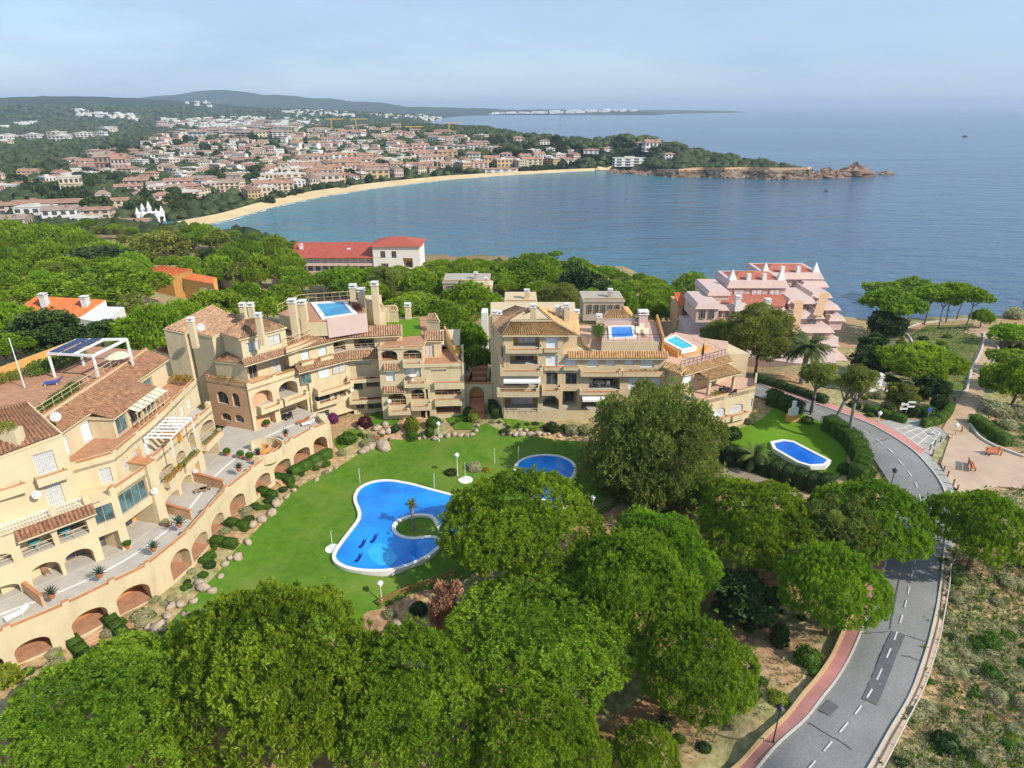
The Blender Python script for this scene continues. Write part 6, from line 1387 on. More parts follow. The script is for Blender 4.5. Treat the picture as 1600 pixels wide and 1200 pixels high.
# stepped rooms with lean roofs toward the left
for pts,zb in (([(255,513,17.6),(288,520,17.2),(352,487,18.6),(331,476,19.2)],4),([(296,518,17.4),(331,526,17.2),(389,496,18.9),(350,487,19.0)],4)):
    roof_px(B2,pts,'tileO',zb=zb,pitch=.5)
roof_px(B2,[(240,546,11.9),(283,559,11.6),(300,548,12.6),(262,539,12.8)],'tileB',zb=4,pitch=.4); roof_px(B2,[(290,554,12.3),(307,560,12.2),(312,553,12.9),(303,547,12.9)],'tileB',zb=4,pitch=.4); roof_px(B2,[(335,564,14.0),(384,569,14.3),(378,560,15.0),(351,552,15.0)],'tileB',zb=4,pitch=.4)
for p,zt in (((297,497),21.0),((378,474),21),((391,474),21.6),((403,490),21.3)):
    q=P(*p,zt); chimney(B2,q[0],q[1],17,zt-.4,.7)
dish(B2,P(314,511,19),.85,(.3,-.9,.3)); 
# side block facing the left with arched windows
SD_=Fac(B2,P(330,591,11.5),P(386,600,11.5),mat='salmon')
SD_.wall(-1,SD_.L,T0-.2,11.1,[SD_.op('glass',(341,630),(358,632),(347,612),arch=True),SD_.op('glass',(365,635),(376,637),(371,615),arch=True),SD_.op('glass',(347,655),(362,659),(354,646),arch=True),SD_.op('glass',(368,658),(382,662),(375,649),arch=True)],ends=4); SD_.parapet(-1,SD_.L,11.1,11.6)
deck(B2,[SD_.p(-1,0)[:2],SD_.p(SD_.L,0)[:2],M1b.p(0,0)[:2],(-44,88)],11.0,'terra',10.7); planting('terrace_plants',B2,[SD_.p(1.6,0,-.8)[:2],SD_.p(3.6,0,-.8)[:2]],11.2,'leafyel',.9)
mb=MB(); mb.prism([(-46,86),(-36.6,84.3),(-30,91),(-24,97),(-8.5,98),(-9,108),(-46,104)],3,10.3); mb.build('inner_block',M['cream'],B2)
SW=[((272,575),(281,573),(278,562)),((297,578),(304,577),(302,565)),((303,540),(307,540),(305,529)),((316,540),(326,542),(322,532)),((325,579),(339,581),(333,569))]
G1=Fac(B2,P(257,540,14),P(352,556,14)); 
for L,R,Tp in SW:
    o=G1.op('glass',L,R,Tp); G1.window(o['s0'],o['s1'],o['z0'],o['z1'],-.15,'curtain')
# M2: continues at 45 degrees
M2=Fac(B2,(-29.6,87.4),(-24.6,91.8)); e2=M2.L
M2.wall(0,e2,2.4,11.0,[M2.op('glass',(494,637),(517,629),(515,614)),M2.op('arch',(523,625),(541,617),(533,604),rail=.9),M2.op('teal',(470,600),(487,600),(485,581),z0=7.8) if False else M2.op('glass',(497,655),(515,650),(512,640)),],ends=4)
M2b=M2.shift(-1.8); 
M2.parapet(.1,M2.hit(545,588)[0],7.9,8.0) if False else None
M2.balcony(M2.hit(492,640)[0],M2.hit(528,628)[0],4.9,6.0,1.0)
M2.tiles(-1.6,e2+.2,11.15,12.1,1.0,-.4,'tileO','tile_awning'); 
M2c=M2.shift(-.5); M2c.wall(-2.2,e2+.3,11.9,14.5,[M2c.op('shutter',(472,564),(484,561),(482,547),z0=12.3),M2c.op('shutter',(499,556),(511,553),(509,540),z0=12.3),M2c.op('arch',(522,550),(545,544),(535,525),z0=12.2,rail=.8)],ends=4)
M2.tiles(-2.3,e2+.4,14.4,15.5,.4,-1.5,'tileO','roof')
for L,R in (((468,569),(487,566)),((498,563),(518,558))):
    a=M2c.hit(*L)[0]; b=M2c.hit(*R)[0]; M2c.balcony(a,b,11.7,12.25,.75,False,'planter'); planting('planter_plants',B2,[M2c.p(a+.2,0,.45)[:2],M2c.p(b-.2,0,.45)[:2]],12.15,'leafgrey',.4)
# F2 level terrace doors under the strip, set in
for kd,L,R,Tp in (('teal',(470,600),(487,599),(485,582)),('shutter',(498,592),(514,587),(512,572)),('curtain',(520,585),(540,580),(537,566))):
    o=M2.op(kd,L,R,Tp); M2.window(o['s0'],o['s1'],o['z0'],o['z1'],-.06,kd,'glass_door')
M2.balcony(M2.hit(490,608)[0],M2.hit(545,590)[0],6.9,8.0,1.4)
M3=Fac(B2,(-24.6,91.8),(-16.8,93.0)); e3=M3.L
M3.wall(0,e3,1.2,11.0,[M3.op('curtain',(555,571),(580,569),(577,556)),M3.op('arch',(552,611),(567,607),(561,595)),M3.op('arch',(573,607),(593,602),(585,588)),M3.op('glass',(557,640),(570,639),(566,624)),M3.op('glass',(575,640),(596,638),(590,620))],ends=4)
M3.tiles(-.3,e3+.3,11.15,12.1,1.0,-.4,'tileO','tile_awning'); M3.shift(-.5).wall(-.3,e3+.3,11.9,14.5,[M3.shift(-.5).op('arch',(553,539),(585,534),(570,519),z0=12.2,rail=.8)],ends=4); M3.tiles(-.3,e3+.3,14.4,15.5,.4,-1.5,'tileO','roof')
M3.balcony(-.4,e3,3.9,5.0,1.2,True,'balcony','brickrail'); M3.balcony(-.4,e3,7.4,8.4,1.2)
M4=Fac(B2,P(599,652,2.3),P(724,648,2.3)); e4=M4.L
sA=M4.hit(661,560)[0]
ops=[M4.op('arch',(596,566),(621,561),(609,546),rail=0),M4.op('arch',(630,562),(659,560),(645,541),rail=.8),M4.op('shutter',(604,597),(617,595),(615,579)),M4.op('curtain',(633,591),(658,588),(655,574)),M4.op('curtain',(673,583),(697,579),(697,565)),M4.op('glass',(712,578),(718,577),(716,562)),
 M4.op('arch',(607,635),(635,631),(621,615),rail=.8),M4.op('arch',(643,626),(669,622),(656,608),rail=.8),M4.op('loggia',(680,620),(720,615),(700,597),rail=.9),M4.op('loggia',(682,649),(720,644),(716,627)),M4.op('gate',(658,655),(672,652),(665,637))]
M4.wall(0,sA,1.2,13.2,ops,ends=6,floor='terra'); M4.wall(sA,e4,1.2,10.2,ops,ends=8,floor='terra')
M4.parapet(0,sA,13.2,13.5,steps=True); M4.parapet(sA,e4,10.2,10.9,steps=False)
for L,R,z,out,g in (((630,566),(662,562),None,.9,True),((632,597),(668,592),None,1.0,True),((608,640),(642,634),None,1.1,True),((643,632),(674,627),None,1.2,True),((679,604),(722,594),None,.5,False),((680,628),(722,622),None,.6,False)):
    a,z0=M4.hit(*L); b,z1=M4.hit(*R); M4.balcony(a,b,(z0+z1)/2-.75,(z0+z1)/2+.35,out,g)
for L,R in (((599,575),(624,571)),((599,611),(634,605))):
    a,z0=M4.hit(*L); b,z1=M4.hit(*R); zz=(z0+z1)/2; M4.tiles(a,b,zz-.3,zz+.5,.6,.02,'tileO')
dish(B2,M4.p(M4.hit(609,625)[0],zat(*M4.p(M4.hit(609,625)[0],0)[:2],625),.4),.5); dish(B2,M2.p(M2.hit(547,608)[0],zat(*M2.p(M2.hit(547,608)[0],0)[:2],607),.6),.5)
mb=MB(); M4.box(mb,e4-.02,e4+.3,1.2,10.9,-8,.1); mb.build('end_wall',M['cream'],B2)
# right roof terrace with its room
deck(B2,[M4.p(sA,0)[:2],M4.p(e4,0)[:2],M4.p(e4,0,-9)[:2],M4.p(sA,0,-9)[:2]],10.3,'terra',9.9)
RM=M4.shift(-4.0); RM.wall(sA,RM.hit(685,546)[0]+.4,10.2,13.2,[RM.op('curtain',(662,547),(678,545),(676,530),z0=10.4)],ends=4); RM.tiles(sA,RM.hit(688,530)[0]+.5,13.15,14.0,.4,-1.6,'tileO','roof')
mb=MB(); mb.strip([M4.p(e4-.3,0,-.2)[:2],M4.p(e4-1.2,0,-5)[:2],M4.p(sA+3,0,-9.5)[:2]],10.2,[11.0,12.0,13.6],.3,0,1); mb.build('stepped_wall',[M['cream'],M['coping']],B2)
planting('terrace_plants',B2,[M4.p(e4-.5,0,-3)[:2],M4.p(e4-.6,0,-4.6)[:2]],11.2,'leafgold',.9)
# rooftop lawn
rl_=[P(602,502,13.6),P(655,494,13.6),P(658,521,13.6),P(613,525,13.6)]
deck(B2,[M4.p(0,0)[:2],M4.p(sA,0)[:2],(-12.5,106),(-20,105),(-18.6,96)],13.3,'terra',13.05); mb=MB(); mb.prism([p[:2] for p in rl_],13.32,13.42); mb.build('rooftop_lawn',M['turf'],B2)
for pts,zb in (([(598,485,15.4),(622,485,15.4),(618,476,16.3),(602,477,16.3)],13.3),([(666,500,15.2),(687,502,15.2),(680,489,16.0),(670,490,16.0)],13.3),([(575,486,16.6),(602,483,16.6),(596,473,17.6),(577,476,17.6)],13.3)): roof_px(B2,pts,'tileO',zb=zb)
q=P(637,478,15.6); chimney(B2,q[0],q[1],13.3,q[2],.9)
# rooftop pool deck
pd=[P(511,503,17.4),P(573,494,17.4),P(568,466,17.4),P(470,473,17.4),P(435,490,17.4),P(478,504,17.4)]
deck(B2,pd,17.4,'terra',15.3); mb=MB(); mb.strip([pd[0][:2],pd[1][:2]],15.0,17.9,.25); mb.build('parapet',M['pinkwhite'],B2)
for a,b in ((pd[1],pd[2]),(pd[2],pd[3]),(pd[3],pd[4])):
    f=Fac(B2,a,b); f.rail(0,f.L,17.4,18.7,0,'rail',1.2)
low=[P(447,548,14.9),P(508,527,14.9),P(509,508,14.9),P(440,500,14.9)]; deck(B2,low,14.9,'terra',14.5); f=Fac(B2,P(447,545,15),P(508,522,15)); f.parapet(0,f.L,14.8,15.2,0,.25,steps=False); f.rail(0,f.L,15.25,16.5,-.1,'rail',1.5)
for (u,v),zt in (((456,469),21),((472,471),20.4),((551,446),20.6),((564,452),20.0),((585,442),21.4)):
    q=P(u,v,zt); chimney(B2,q[0],q[1],15,zt-.3,.95)
mb=MB(); q=P(577,463,18.6); mb.box(q[0]-2.0,q[0]+1.6,q[1]-1.5,q[1]+1.5,13.3,18.4); mb.build('stair_tower',M['cream'],B2)
planting('terrace_plants',B2,[P(552,470,18)[:2],P(560,480,18)[:2]],17.5,'leafplum',.8)
rp=[P(494,475,17.45)[:2],P(536,473,17.45)[:2],P(550,490,17.45)[:2],P(509,496,17.45)[:2]]
pool('rooftop_pool','rectangular rooftop pool on the middle apartment building',rp,17.42,.7,'poolr')
# entrance arch between the buildings
ga=thing('entrance_arch','cream garden arch with red brown steps between the middle and right buildings','gateway',P(745,640,2.5)); f=Fac(ga,P(726,640,2.6),P(770,640,2.6)); f.wall(0,f.L,1.5,6.6,[f.op('gate',(734,645),(757,645),(745,598),depth=1.5)],ends=1,floor='terra',name='wall')
f.parapet(0,f.L,6.6,6.9,0,.6,steps=False)
mb=MB()
for k in range(9): mb.box(P(735,640,2.6)[0],P(758,640,2.6)[0],88.5+k*1.3,89.8+k*1.3,1.5,2.7+k*.5)
mb.build('steps',M['coping'],ga); mb=MB(); mb.box(-6.4,-3.9,87.6,89.6,1.0,2.3); mb.build('landing',M['terra'],ga)
# ================================================================ right building
B3=thing('apartment_building','right tan apartment building with two rooftop pools behind the big loose pine','apartment building',(12,92,3))
N1=Fac(B3,P(783,655,3),P(1045,655,3),mat='cream3'); x0=.7
k1=N1.hit(906,560)[0]
ops=[N1.op('loggia',(802,543),(843,543),(820,524),door='curtain',depth=1.6),N1.op('loggia',(797,570),(840,570),(820,556),depth=1.8),N1.op('loggia',(788,603),(842,603),(815,588),depth=2.4),N1.op('loggia',(785,642),(840,642),(810,621),depth=2.2,door='curtain'),
 N1.op('shutter',(853,545),(871,545),(860,527)),N1.op('shutter',(853,572),(871,572),(860,555)),N1.op('glass',(853,602),(871,602),(860,582)),N1.op('arch',(848,640),(873,640),(860,619)),
 N1.op('shutter',(882,572),(901,572),(890,556)),N1.op('glass',(883,601),(901,601),(890,583)),N1.op('loggia',(878,636),(905,636),(890,611),depth=2)]
N1.wall(x0-.3,N1.hit(880,550)[0],2.2,16.4,ops,ends=8); N1.wall(N1.hit(880,550)[0],k1,2.2,13.2,ops,ends=8)
for a,b,z0,z1,o in ((790,847,553,544,1.2),(782,848,587,575,1.4),(777,842,619,606,1.5),(846,876,618,606,1.2)):
    N1.balcony(N1.hit(a,z0)[0],N1.hit(b,z0)[0],zat(N1.A.x,N1.A.y,z0)+.5,zat(N1.A.x,N1.A.y,z1)+.55,o,True)
for a,b,z0,z1 in ((850,874,551,545),(850,874,579,573),(880,903,579,573)): N1.balcony(N1.hit(a,z0)[0],N1.hit(b,z0)[0],zat(N1.A.x,N1.A.y,z0)+.2,zat(N1.A.x,N1.A.y,z1)+.15,.5,False,'planter')
awning(N1,N1.hit(787,589)[0],N1.hit(844,589)[0],zat(N1.A.x,N1.A.y,586),1.5,.45)
N1.rail(N1.hit(785,640)[0],N1.hit(840,640)[0],3.9,4.8,.05,'rail',.8)
c0=N1.p(-.2,16.35,.5); c1=N1.p(k1+.3,16.35,.5); 
r0=P(797,500,18.6); r1=P(863,500,18.6)
roof_w(B3,[N1.p(.2,16.35,.5),N1.p(k1-.2,16.35,.5),r1,r0],'tileT'); roof_w(B3,[N1.p(k1-.2,16.35,.5),P(902,489,17.4),P(836,477,19.2),r1],'tileT',pitch=.6)
roof_w(B3,[P(769,505,16.6),N1.p(.2,16.35,.5),r0,P(834,478,19.2)],'tileO'); roof_w(B3,[P(768,494,16.4),P(769,505,16.6),P(834,484,19.0),P(805,478,18.8)],'tileO')
mb=MB(); mb.prism([N1.p(.2,0,-2.9)[:2],N1.p(k1-.2,0,-2.9)[:2],(10.3,104),(-3.5,104),(-3.2,92)],2.2,16.3); mb.build('main_block',M['cream3'],B3)
L3=Fac(B3,(-3.3,95),N1.p(.35,0)[:2],mat='cream3'); L3.wall(0,L3.L,2.2,16.3,[L3.op('shutter',(782,533),(791,533),(787,517)),L3.op('glass',(782,562),(790,562),(786,544))],ends=0)
for (u,v),zt in (((872,481),19.4),((886,477),20.0),((882,486),19),((833,478),19.8),((773,488),18.2),((780,489),17.8),((936,494),17),((901,487),17.5)): q=P(u,v,zt); chimney(B3,q[0],q[1],14,zt-.2,.75,'cream3')
# middle part with the blue pool terrace
N1m=N1; m0,m1=k1,N1.hit(1040,565)[0]
ops=[N1.op('shutter',(917,574),(935,574),(925,560)),N1.op('shutter',(946,572),(961,572),(952,560)),N1.op('shutter',(975,571),(990,571),(982,560)),N1.op('shutter',(1000,575),(1022,574),(1010,560)),N1.op('loggia',(920,609),(968,609),(940,591),depth=2.6),N1.op('shutter',(981,608),(999,608),(990,590)),N1.op('shutter',(1012,606),(1031,605),(1020,591)),N1.op('loggia',(908,640),(945,640),(920,620),depth=2)]
N1.wall(m0,m1,2.2,13.0,ops,ends=10); N1.tiles(m0-1.8,m1+.2,13.0,13.75,.75,-.1,'tileT')
N1.balcony(m0+.1,N1.hit(970,585)[0],zat(N1.A.x,N1.A.y,588)+.35,zat(N1.A.x,N1.A.y,577)+.2,1.0,True); N1.balcony(N1.hit(970,585)[0]+.1,m1-.2,zat(N1.A.x,N1.A.y,588)+.3,zat(N1.A.x,N1.A.y,579)+.2,.9,False); planting('planter_plants',B3,[N1.p(N1.hit(985,578)[0],0,.5)[:2],N1.p(N1.hit(1030,578)[0],0,.5)[:2]],zat(N1.A.x,N1.A.y,579)+.1,'leafdark',.35)
N1.balcony(m0+.1,N1.hit(970,615)[0],zat(N1.A.x,N1.A.y,617)+.3,zat(N1.A.x,N1.A.y,608)+.2,.8,True); awning(N1,N1.hit(909,618)[0],N1.hit(944,618)[0],zat(N1.A.x,N1.A.y,616),1.3,.4)
bd=[P(940,534,15),P(1033,534,15),P(1024,503,15),P(945,503,15)]
deck(B3,[N1.p(m0+2,0,-.4)[:2],N1.p(m1,0,-.4)[:2],(22.5,100),(10.5,100),(10.5,92)],13.6,'pinkpave',13.2); deck(B3,bd,15.0,'pinkpave',12,wmat='cream3')
f=Fac(B3,bd[0],bd[1],mat='cream3'); f.rail(0,f.L,15.0,16.1,-.1,'darkmetal',1.6); f.rail(-.0,.1,15,16.1,0) if False else None
pool('rooftop_pool','deep blue rooftop pool on the terrace of the right building',[P(*q,15.05)[:2] for q in ((955,511.5),(986,511),(989,527),(956,528))],15.03,.45,'poolw')
# pavilion with pyramid roof
for pts in ([(937,497,16.2),(992,497,16.2),(975,483,17.5),(952,483,17.5)],): roof_px(B3,pts,'tileT',zb=15,wmat='pinkwhite')
roof_w(B3,[P(992,497,16.2),(P(992,497,16.2)[0]-.2,P(992,497,16.2)[1]+6,16.2),(P(975,483,17.5)[0]-.2,P(975,483,17.5)[1]+1.5,17.5),P(975,483,17.5)],'tileT',zb=15,wmat='pinkwhite')
q=P(1005,490,16.9); chimney(B3,q[0],q[1],15,16.9,1.3,'pinkwhite'); planting('terrace_plants',B3,[P(937,515,15)[:2],P(933,525,15)[:2]],15,'leaf',1.1)
mb=MB(); mb.strip([P(1026,500,15)[:2],P(1036,535,15)[:2]],12.5,15.9,.3,0,1); mb.build('terrace_wall',[M['ochre'],M['coping']],B3)
# right wing
N2=Fac(B3,(24.0,84.9),(31.8,89.9),mat='cream3'); N2a=Fac(B3,N1.p(m1,0)[:2],(24.0,84.9),mat='cream3')
N2a.wall(0,N2a.L,2.2,11.4,[N2a.op('shutter',(1043,599),(1058,599),(1050,586))],ends=0); N2.wall(0,N2.L,2.2,11.4,[N2.op('shutter',(1063,602),(1081,600),(1075,583)),N2.op('shutter',(1090,594),(1112,589),(1108,577)),N2.op('grille',(1116,590),(1138,584),(1135,570))],ends=6)
N2.tiles(-.2,N2.L+.6,11.4,12.1,.6,-.5,'tileT'); N2a.tiles(0,N2a.L+.2,11.4,12.1,.6,-.5,'tileT')
deck(B3,[N2a.p(0,0,-.4)[:2],N2.p(0,0,-.4)[:2],N2.p(N2.L,0,-.4)[:2],(34,97),(26,101),(22.3,96)],11.9,'pinkpave',11.5,wmat='cream3')
deck(B3,[P(1035,535,12.9),P(1060,549,12.9),P(1110,538,12.9),P(1090,525,12.9),P(1055,519,12.9)],12.9,'pinkpave',11,wmat='ochre')
f=Fac(B3,P(1140,565,12.4),P(1090,528,13.2)); f.rail(0,f.L,12.2,13.5,0,'rail',.9); f=Fac(B3,N2.p(0,0,-.6)[:2],N2.p(N2.L,0,-.6)[:2]); f.rail(0,f.L,12,13,0,'darkmetal',.8)
pool('rooftop_pool','bright turquoise rooftop pool at the angled end of the right building',[P(*q,13)[:2] for q in ((1039,532),(1055,526),(1083,542),(1066,546))],12.95,.45,'poolt')
N3=Fac(B3,(25.5,82.0),(35.4,87.1),mat='cream3')
o=[N3.op('grille',(1116,653),(1132,650),(1124,638),arch=True),N3.op('grille',(1139,648),(1160,643),(1150,632),arch=True),N3.op('grille',(1168,637),(1191,631),(1190,619)),N3.op('loggia',(1078,632),(1104,628),(1098,617)),N3.op('gate',(1180,662),(1190,658),(1186,645),arch=False)]
N3.wall(-4,N3.L,1.8,8.1,o,ends=5); N3.parapet(-4,N3.L,8.1,8.5,steps=False)
for L,R in (((1113,660),(1134,657)),((1138,655),(1163,650))):
    a,z0=N3.hit(*L); b,z1=N3.hit(*R); N3.balcony(a,b,(z0+z1)/2,(z0+z1)/2+.9,.8,False)
deck(B3,[N3.p(-4,0)[:2],N3.p(N3.L,0)[:2],(36.5,90.5),(32,92),N2.p(0,0,-.2)[:2]],8.2,'pinkpave',7.6)
mb=MB(); mb.strip([N3.p(N3.L,0,-.1)[:2],(36.8,91)],1.8,9.0,.25); mb.build('end_wall',M['cream3'],B3)
C3=Fac(B3,(27.5,84.4),(32.4,86.9),mat='cream3'); mb=MB(); 
for a in (.3,5.0): C3.box(mb,a,a+.4,8.2,10.6,-.4,0)
C3.box(mb,-.2,5.7,10.5,10.75,-2.2,.2); mb.build('porch',M['cream3'],B3); C3.tiles(-.2,5.9,10.75,11.2,.5,-2.4,'tileT'); planting('planter_plants',B3,[N3.p(3.3,0,-.4)[:2],N3.p(6,0,-.4)[:2]],8.5,'leafyel',.4)
mb=MB(); mb.prism([(20,91),(24,89),(31.5,92.5),(36,93),(34,98),(20,100)],2,11.4); mb.build('inner_block',M['cream3'],B3)
awning(N3,N3.hit(1098,655)[0],N3.hit(1112,652)[0],zat(N3.A.x,N3.A.y,646),1.4,.5)
# ---------------------------------------------------------------- furniture on the terraces
def tp(u,v,z=T0): return P(u,v,z)
for u,v,l in ((40,912,'first of the agaves on the parapet, above the white lounger'),):
    pass
for u,v,z,l,R in ((82,934,5.15,'potted agave on the arcade parapet beside the salmon divider',.85),(157,902,5.15,'potted agave on the arcade parapet between the two widest arches',.85),(241,861,5.15,'potted agave on the parapet corner of the near terrace',.85),(281,823,5.15,'largest dark potted agave, beside the round brown pot',1.05),(374,736,5.1,'potted agave on the parapet near the curved stair',.8),(404,712,T0,'potted agave inside the curved stair',.8),(447,682,5.1,'slim potted agave on the parapet by the far loungers',.8)):
    pot_plant(l,tp(u,v,z),'agave',R)
for u,v,l in ((356,712,'potted green shrub by the end of the white wing'),(377,716,'second potted shrub in the row before the curved stair'),(391,719,'terracotta pot with a low plant nearest the curved stair'),(200,857,'tall orange pot with a cactus at the pillar'),(418,667,'potted palm like plant in front of the white chairs')):
    pot_plant(l,tp(u,v),'leaf',.55)
pot_plant('round brown pot on the terrace beside the salmon divider',tp(261,822),'leafgrey',.4)
make_lounger('white plastic lounger at the near end of the terrace',tp(28,964),.9)
for u,v,l in ((318,768,'brown lounger with dark cushions nearest the arcade'),(326,765,'brown lounger second from the arcade')): make_lounger(l,tp(u,v),.5,'wood')
make_lounger('orange lounger at the far end of the terrace',tp(474,661),.6,'benchred'); make_lounger('white lounger beside the orange one',tp(482,664),.6)
for u,v,l in ((406,664,'white chair at the left of the terrace table'),(411,661,'white chair beside the terrace table'),(416,658,'white chair farthest along the terrace table')): make_chair(l,tp(u,v),random.uniform(0,3))
make_table('dark table under the second loggia of the middle building',tp(447,656),.6,'darkmetal'); make_chair('dark chair at the dark loggia table',tp(455,654),.5,'darkmetal')
zl=7.78
make_table('teal round table in the second loggia arch',FA.p(FA.hit(104,832)[0],zl,-1.0),.5,'teal'); make_table('teal round table in the first loggia arch',FA.p(FA.hit(58,855)[0],zl,-1.0),.5,'teal')
make_chair('dark chair on the terrace table side under the arches',tp(74,898),1,'wood'); make_table('brown table inside the middle terrace arch',tp(158,852),.55,'wood')
make_table('white dining table in the loggia of the right building',N1.p(N1.hit(938,608)[0],zat(N1.A.x,N1.A.y,609)+.02,-1.2),.9)
for k,(du,l) in enumerate(((-9,'white chair at the left end of the loggia dining table'),(9,'white chair at the right end of the loggia dining table'))): make_chair(l,N1.p(N1.hit(938+du*1.5,608)[0],zat(N1.A.x,N1.A.y,609)+.02,-1.2),k*3.1)
make_table('white table on the first floor terrace behind flower boxes',N1.p(N1.hit(815,602)[0],zat(N1.A.x,N1.A.y,603)+.02,-.8),.8); make_table('round white table on the balcony of the middle building',M4.p(M4.hit(645,590)[0],zat(M4.A.x,M4.A.y,593),.5),.6)
make_table('dark table on the angled roof terrace',(30.5,84.9,8.22),.7,'darkmetal'); 
for k in range(3): make_chair(['dark chair left of the roof terrace table','dark chair behind the roof terrace table','dark chair right of the roof terrace table'][k],(29.6+k*.95,84.7+(k%2)*.9,8.22),k*1.6,'darkmetal')
make_lounger('dark blue lounger under the angled loggia',N3.p(N3.hit(1090,628)[0],zat(N3.A.x,N3.A.y,632),-1),2.8,'bluecloth')
q=P(1097,560,12.2); u_=thing('folded_umbrella','closed dark sunshade on the roof terrace beside the turquoise pool','sunshade',(q[0],q[1],11.9)); mb=MB(); mb.tube([(q[0],q[1],11.9),(q[0],q[1],14.6)],[.04,.04],6); mb.build('pole',M['darkmetal'],u_); mb=MB(); mb.lathe((q[0],q[1],12.6),[(.05,0),(.2,.3),(.1,1.6),(.03,1.9)],8); mb.build('canopy',M['darkmetal'],u_)
for k,(u,v) in enumerate(((997,521),(1003,516),(1010,524))): make_lounger(['pink lounger nearest the blue rooftop pool','second lounger beside the blue rooftop pool','outer lounger beside the blue rooftop pool'][k],P(u,v,15.02),1.4,'canvas')
q=P(100,598,17.4); make_table('table under the solar pergola',(q[0]+2,q[1]-.5,17.36),.8,'wood'); make_lounger('dark blue lounger on the left roof terrace',P(85,601,17.36),.4,'bluecloth')
t=thing('parasol','large cream parasol beside the solar pergola','parasol',P(188,572,17.36)); q=P(188,572,17.36); mb=MB(); mb.tube([q,(q[0],q[1],q[2]+1.6)],[.04,.04],6); mb.build('pole',M['metal'],t); mb=MB(); mb.lathe((q[0],q[1],q[2]+1.3),[(1.5,0),(1.0,.25),(.1,.5)],10); mb.build('canopy',M['canvas'],t)
# ---------------------------------------------------------------- other buildings nearby
def Q(u,v,y):
    d=ray(u,v); t=y/d[1]; return (d[0]*t,y,CZ+d[2]*t)
def strip_windows(root,F_,a,b,z0,z1,n,kind='glass',gap=.35,off=.14):
    w=(b-a)/n
    for i in range(n): F_.window(a+w*i+w*gap/2,a+w*(i+1)-w*gap/2,z0,z1,-off,kind)
# white house with the orange roof
WH=thing('house','white house with a bright orange tiled roof among the hillside pines','house',P(110,500,-2))
roof_px(WH,[(14,490,6.5),(119,500,6.5),(165,469,9),(57,463,9)],'tileR',zb=-4,pitch=.5,wmat='white')
roof_px(WH,[(119,500,3.0),(160,496,3.0),(192,474,4.8),(164,470,5.3)],'white',name='flat_roof',zb=-4,wmat='white') if False else deck(WH,[P(119,501,6.4),P(164,508,6.4),P(193,476,7.4),P(165,471,8.0)],6.9,'white',-5,'annex',wmat='white')
for (u,v),z in (((66,459),10.4),((131,463),10.2)): q=P(u,v,z); chimney(WH,q[0],q[1],6,z-.4,1.2,'white')
f=Fac(WH,P(119,501,6.4),P(164,508,6.4),mat='white'); f.window(1.2,2.2,3.6,5.2,-.1,'glass'); f.window(4.0,5.2,3.6,5.2,-.1,'glass')
# yellow house
YH=thing('house','ochre yellow house with orange tiles half hidden by pines','house',P(300,450,-6))
roof_px(YH,[(222,424,0.2),(268,431,0.2),(300,421,2.0),(250,415,2.0)],'tileR',zb=-9,pitch=.6,wmat='ochre'); roof_px(YH,[(268,432,-.6),(334,444,-.6),(338,434,.8),(285,424,.8)],'tileR',zb=-10,pitch=.6,wmat='ochre')
f=Fac(YH,P(268,432,-.6),P(334,444,-.6),mat='ochre'); f.window(f.L*.15,f.L*.28,-4.5,-2,-.12,'glass'); f.window(f.L*.72,f.L*.95,-5.5,-2.2,-.12,'grille')
YG=thing('house','grey white terraced house beside the yellow house','house',P(365,445,-9))
for k in range(4): deck(YG,[P(338+k*10,431+k*4,-4.5-k),P(362+k*8,437+k*3.5,-4.5-k),P(376+k*4,432+k*3,-4.5-k),P(352+k*7,427+k*3,-4.5-k)],-4.5-k,'white',-14,'terrace_block',wmat='white')
# long red roofed building at the shore
RB=thing('apartment_building','long grey building with a flat red roof at the edge of the bay','apartment building',Q(530,440,266))
yb=266; L_,R_=Q(453,405,yb),Q(596,408,yb); zt=-11.0
RF=Fac(RB,L_,R_,mat='white'); RF.wall(0,RF.L,-26,zt,[],ends=14)
mb=MB(); 
for k in range(4):
    z=zt-3.3*(k+1); RF.box(mb,-.5,RF.L+.3,z,z+.3,.01,1.6); RF.box(mb,-.5,RF.L+.3,z+.3,z+1.1,1.45,1.6)
mb.build('balcony',M['pinkwhite'],RB)
for k in range(4): strip_windows(RB,RF,.5,RF.L-.5,zt-3.3*k-2.6,zt-3.3*k-.5,12,'glass' if k else 'curtain')
mb=MB(); a,b=RF.p(-1,zt+.1,2),RF.p(RF.L+.5,zt+.1,2); c,d=RF.p(RF.L+.5,zt+3.6,-13),RF.p(-1,zt+3.6,-13)
mb.hexa([(*a[:2],zt),(*b[:2],zt),(*c[:2],zt+3.2),(*d[:2],zt+3.2),a,b,c,d]); mb.build('roof',M['redpaint'],RB)
x0=Q(586,400,268)[0]; x1=Q(658,400,268)[0]; TF=Fac(RB,(x0,264),(x1,264),mat='white'); TF.wall(0,TF.L,-26,-6.2,[dict(kind='glass',s0=3,s1=5,z0=-11,z1=-8.2),dict(kind='glass',s0=7.5,s1=9.5,z0=-11,z1=-8.2),dict(kind='loggia',s0=12,s1=16,z0=-15,z1=-11),dict(kind='glass',s0=3,s1=6,z0=-16,z1=-13.2)],ends=15)
mb=MB(); c=((x0+x1)/2,271); cs=[(x0-1,263),(x1+1,263),(x1+1,280),(x0-1,280)]
for k in range(4): p,q=cs[k],cs[(k+1)%4]; mb.face([(*p,-6.2),(*q,-6.2),(c[0]+(q[0]-c[0])*.3,c[1],-3.6),(c[0]+(p[0]-c[0])*.3,c[1],-3.6)])
mb.build('roof',M['redpaint'],RB)
for u,v in ((470,383),(545,390),(618,377),(640,382)): q=Q(u,v,272); chimney(RB,q[0],q[1],-9,q[2],1.3,'white')
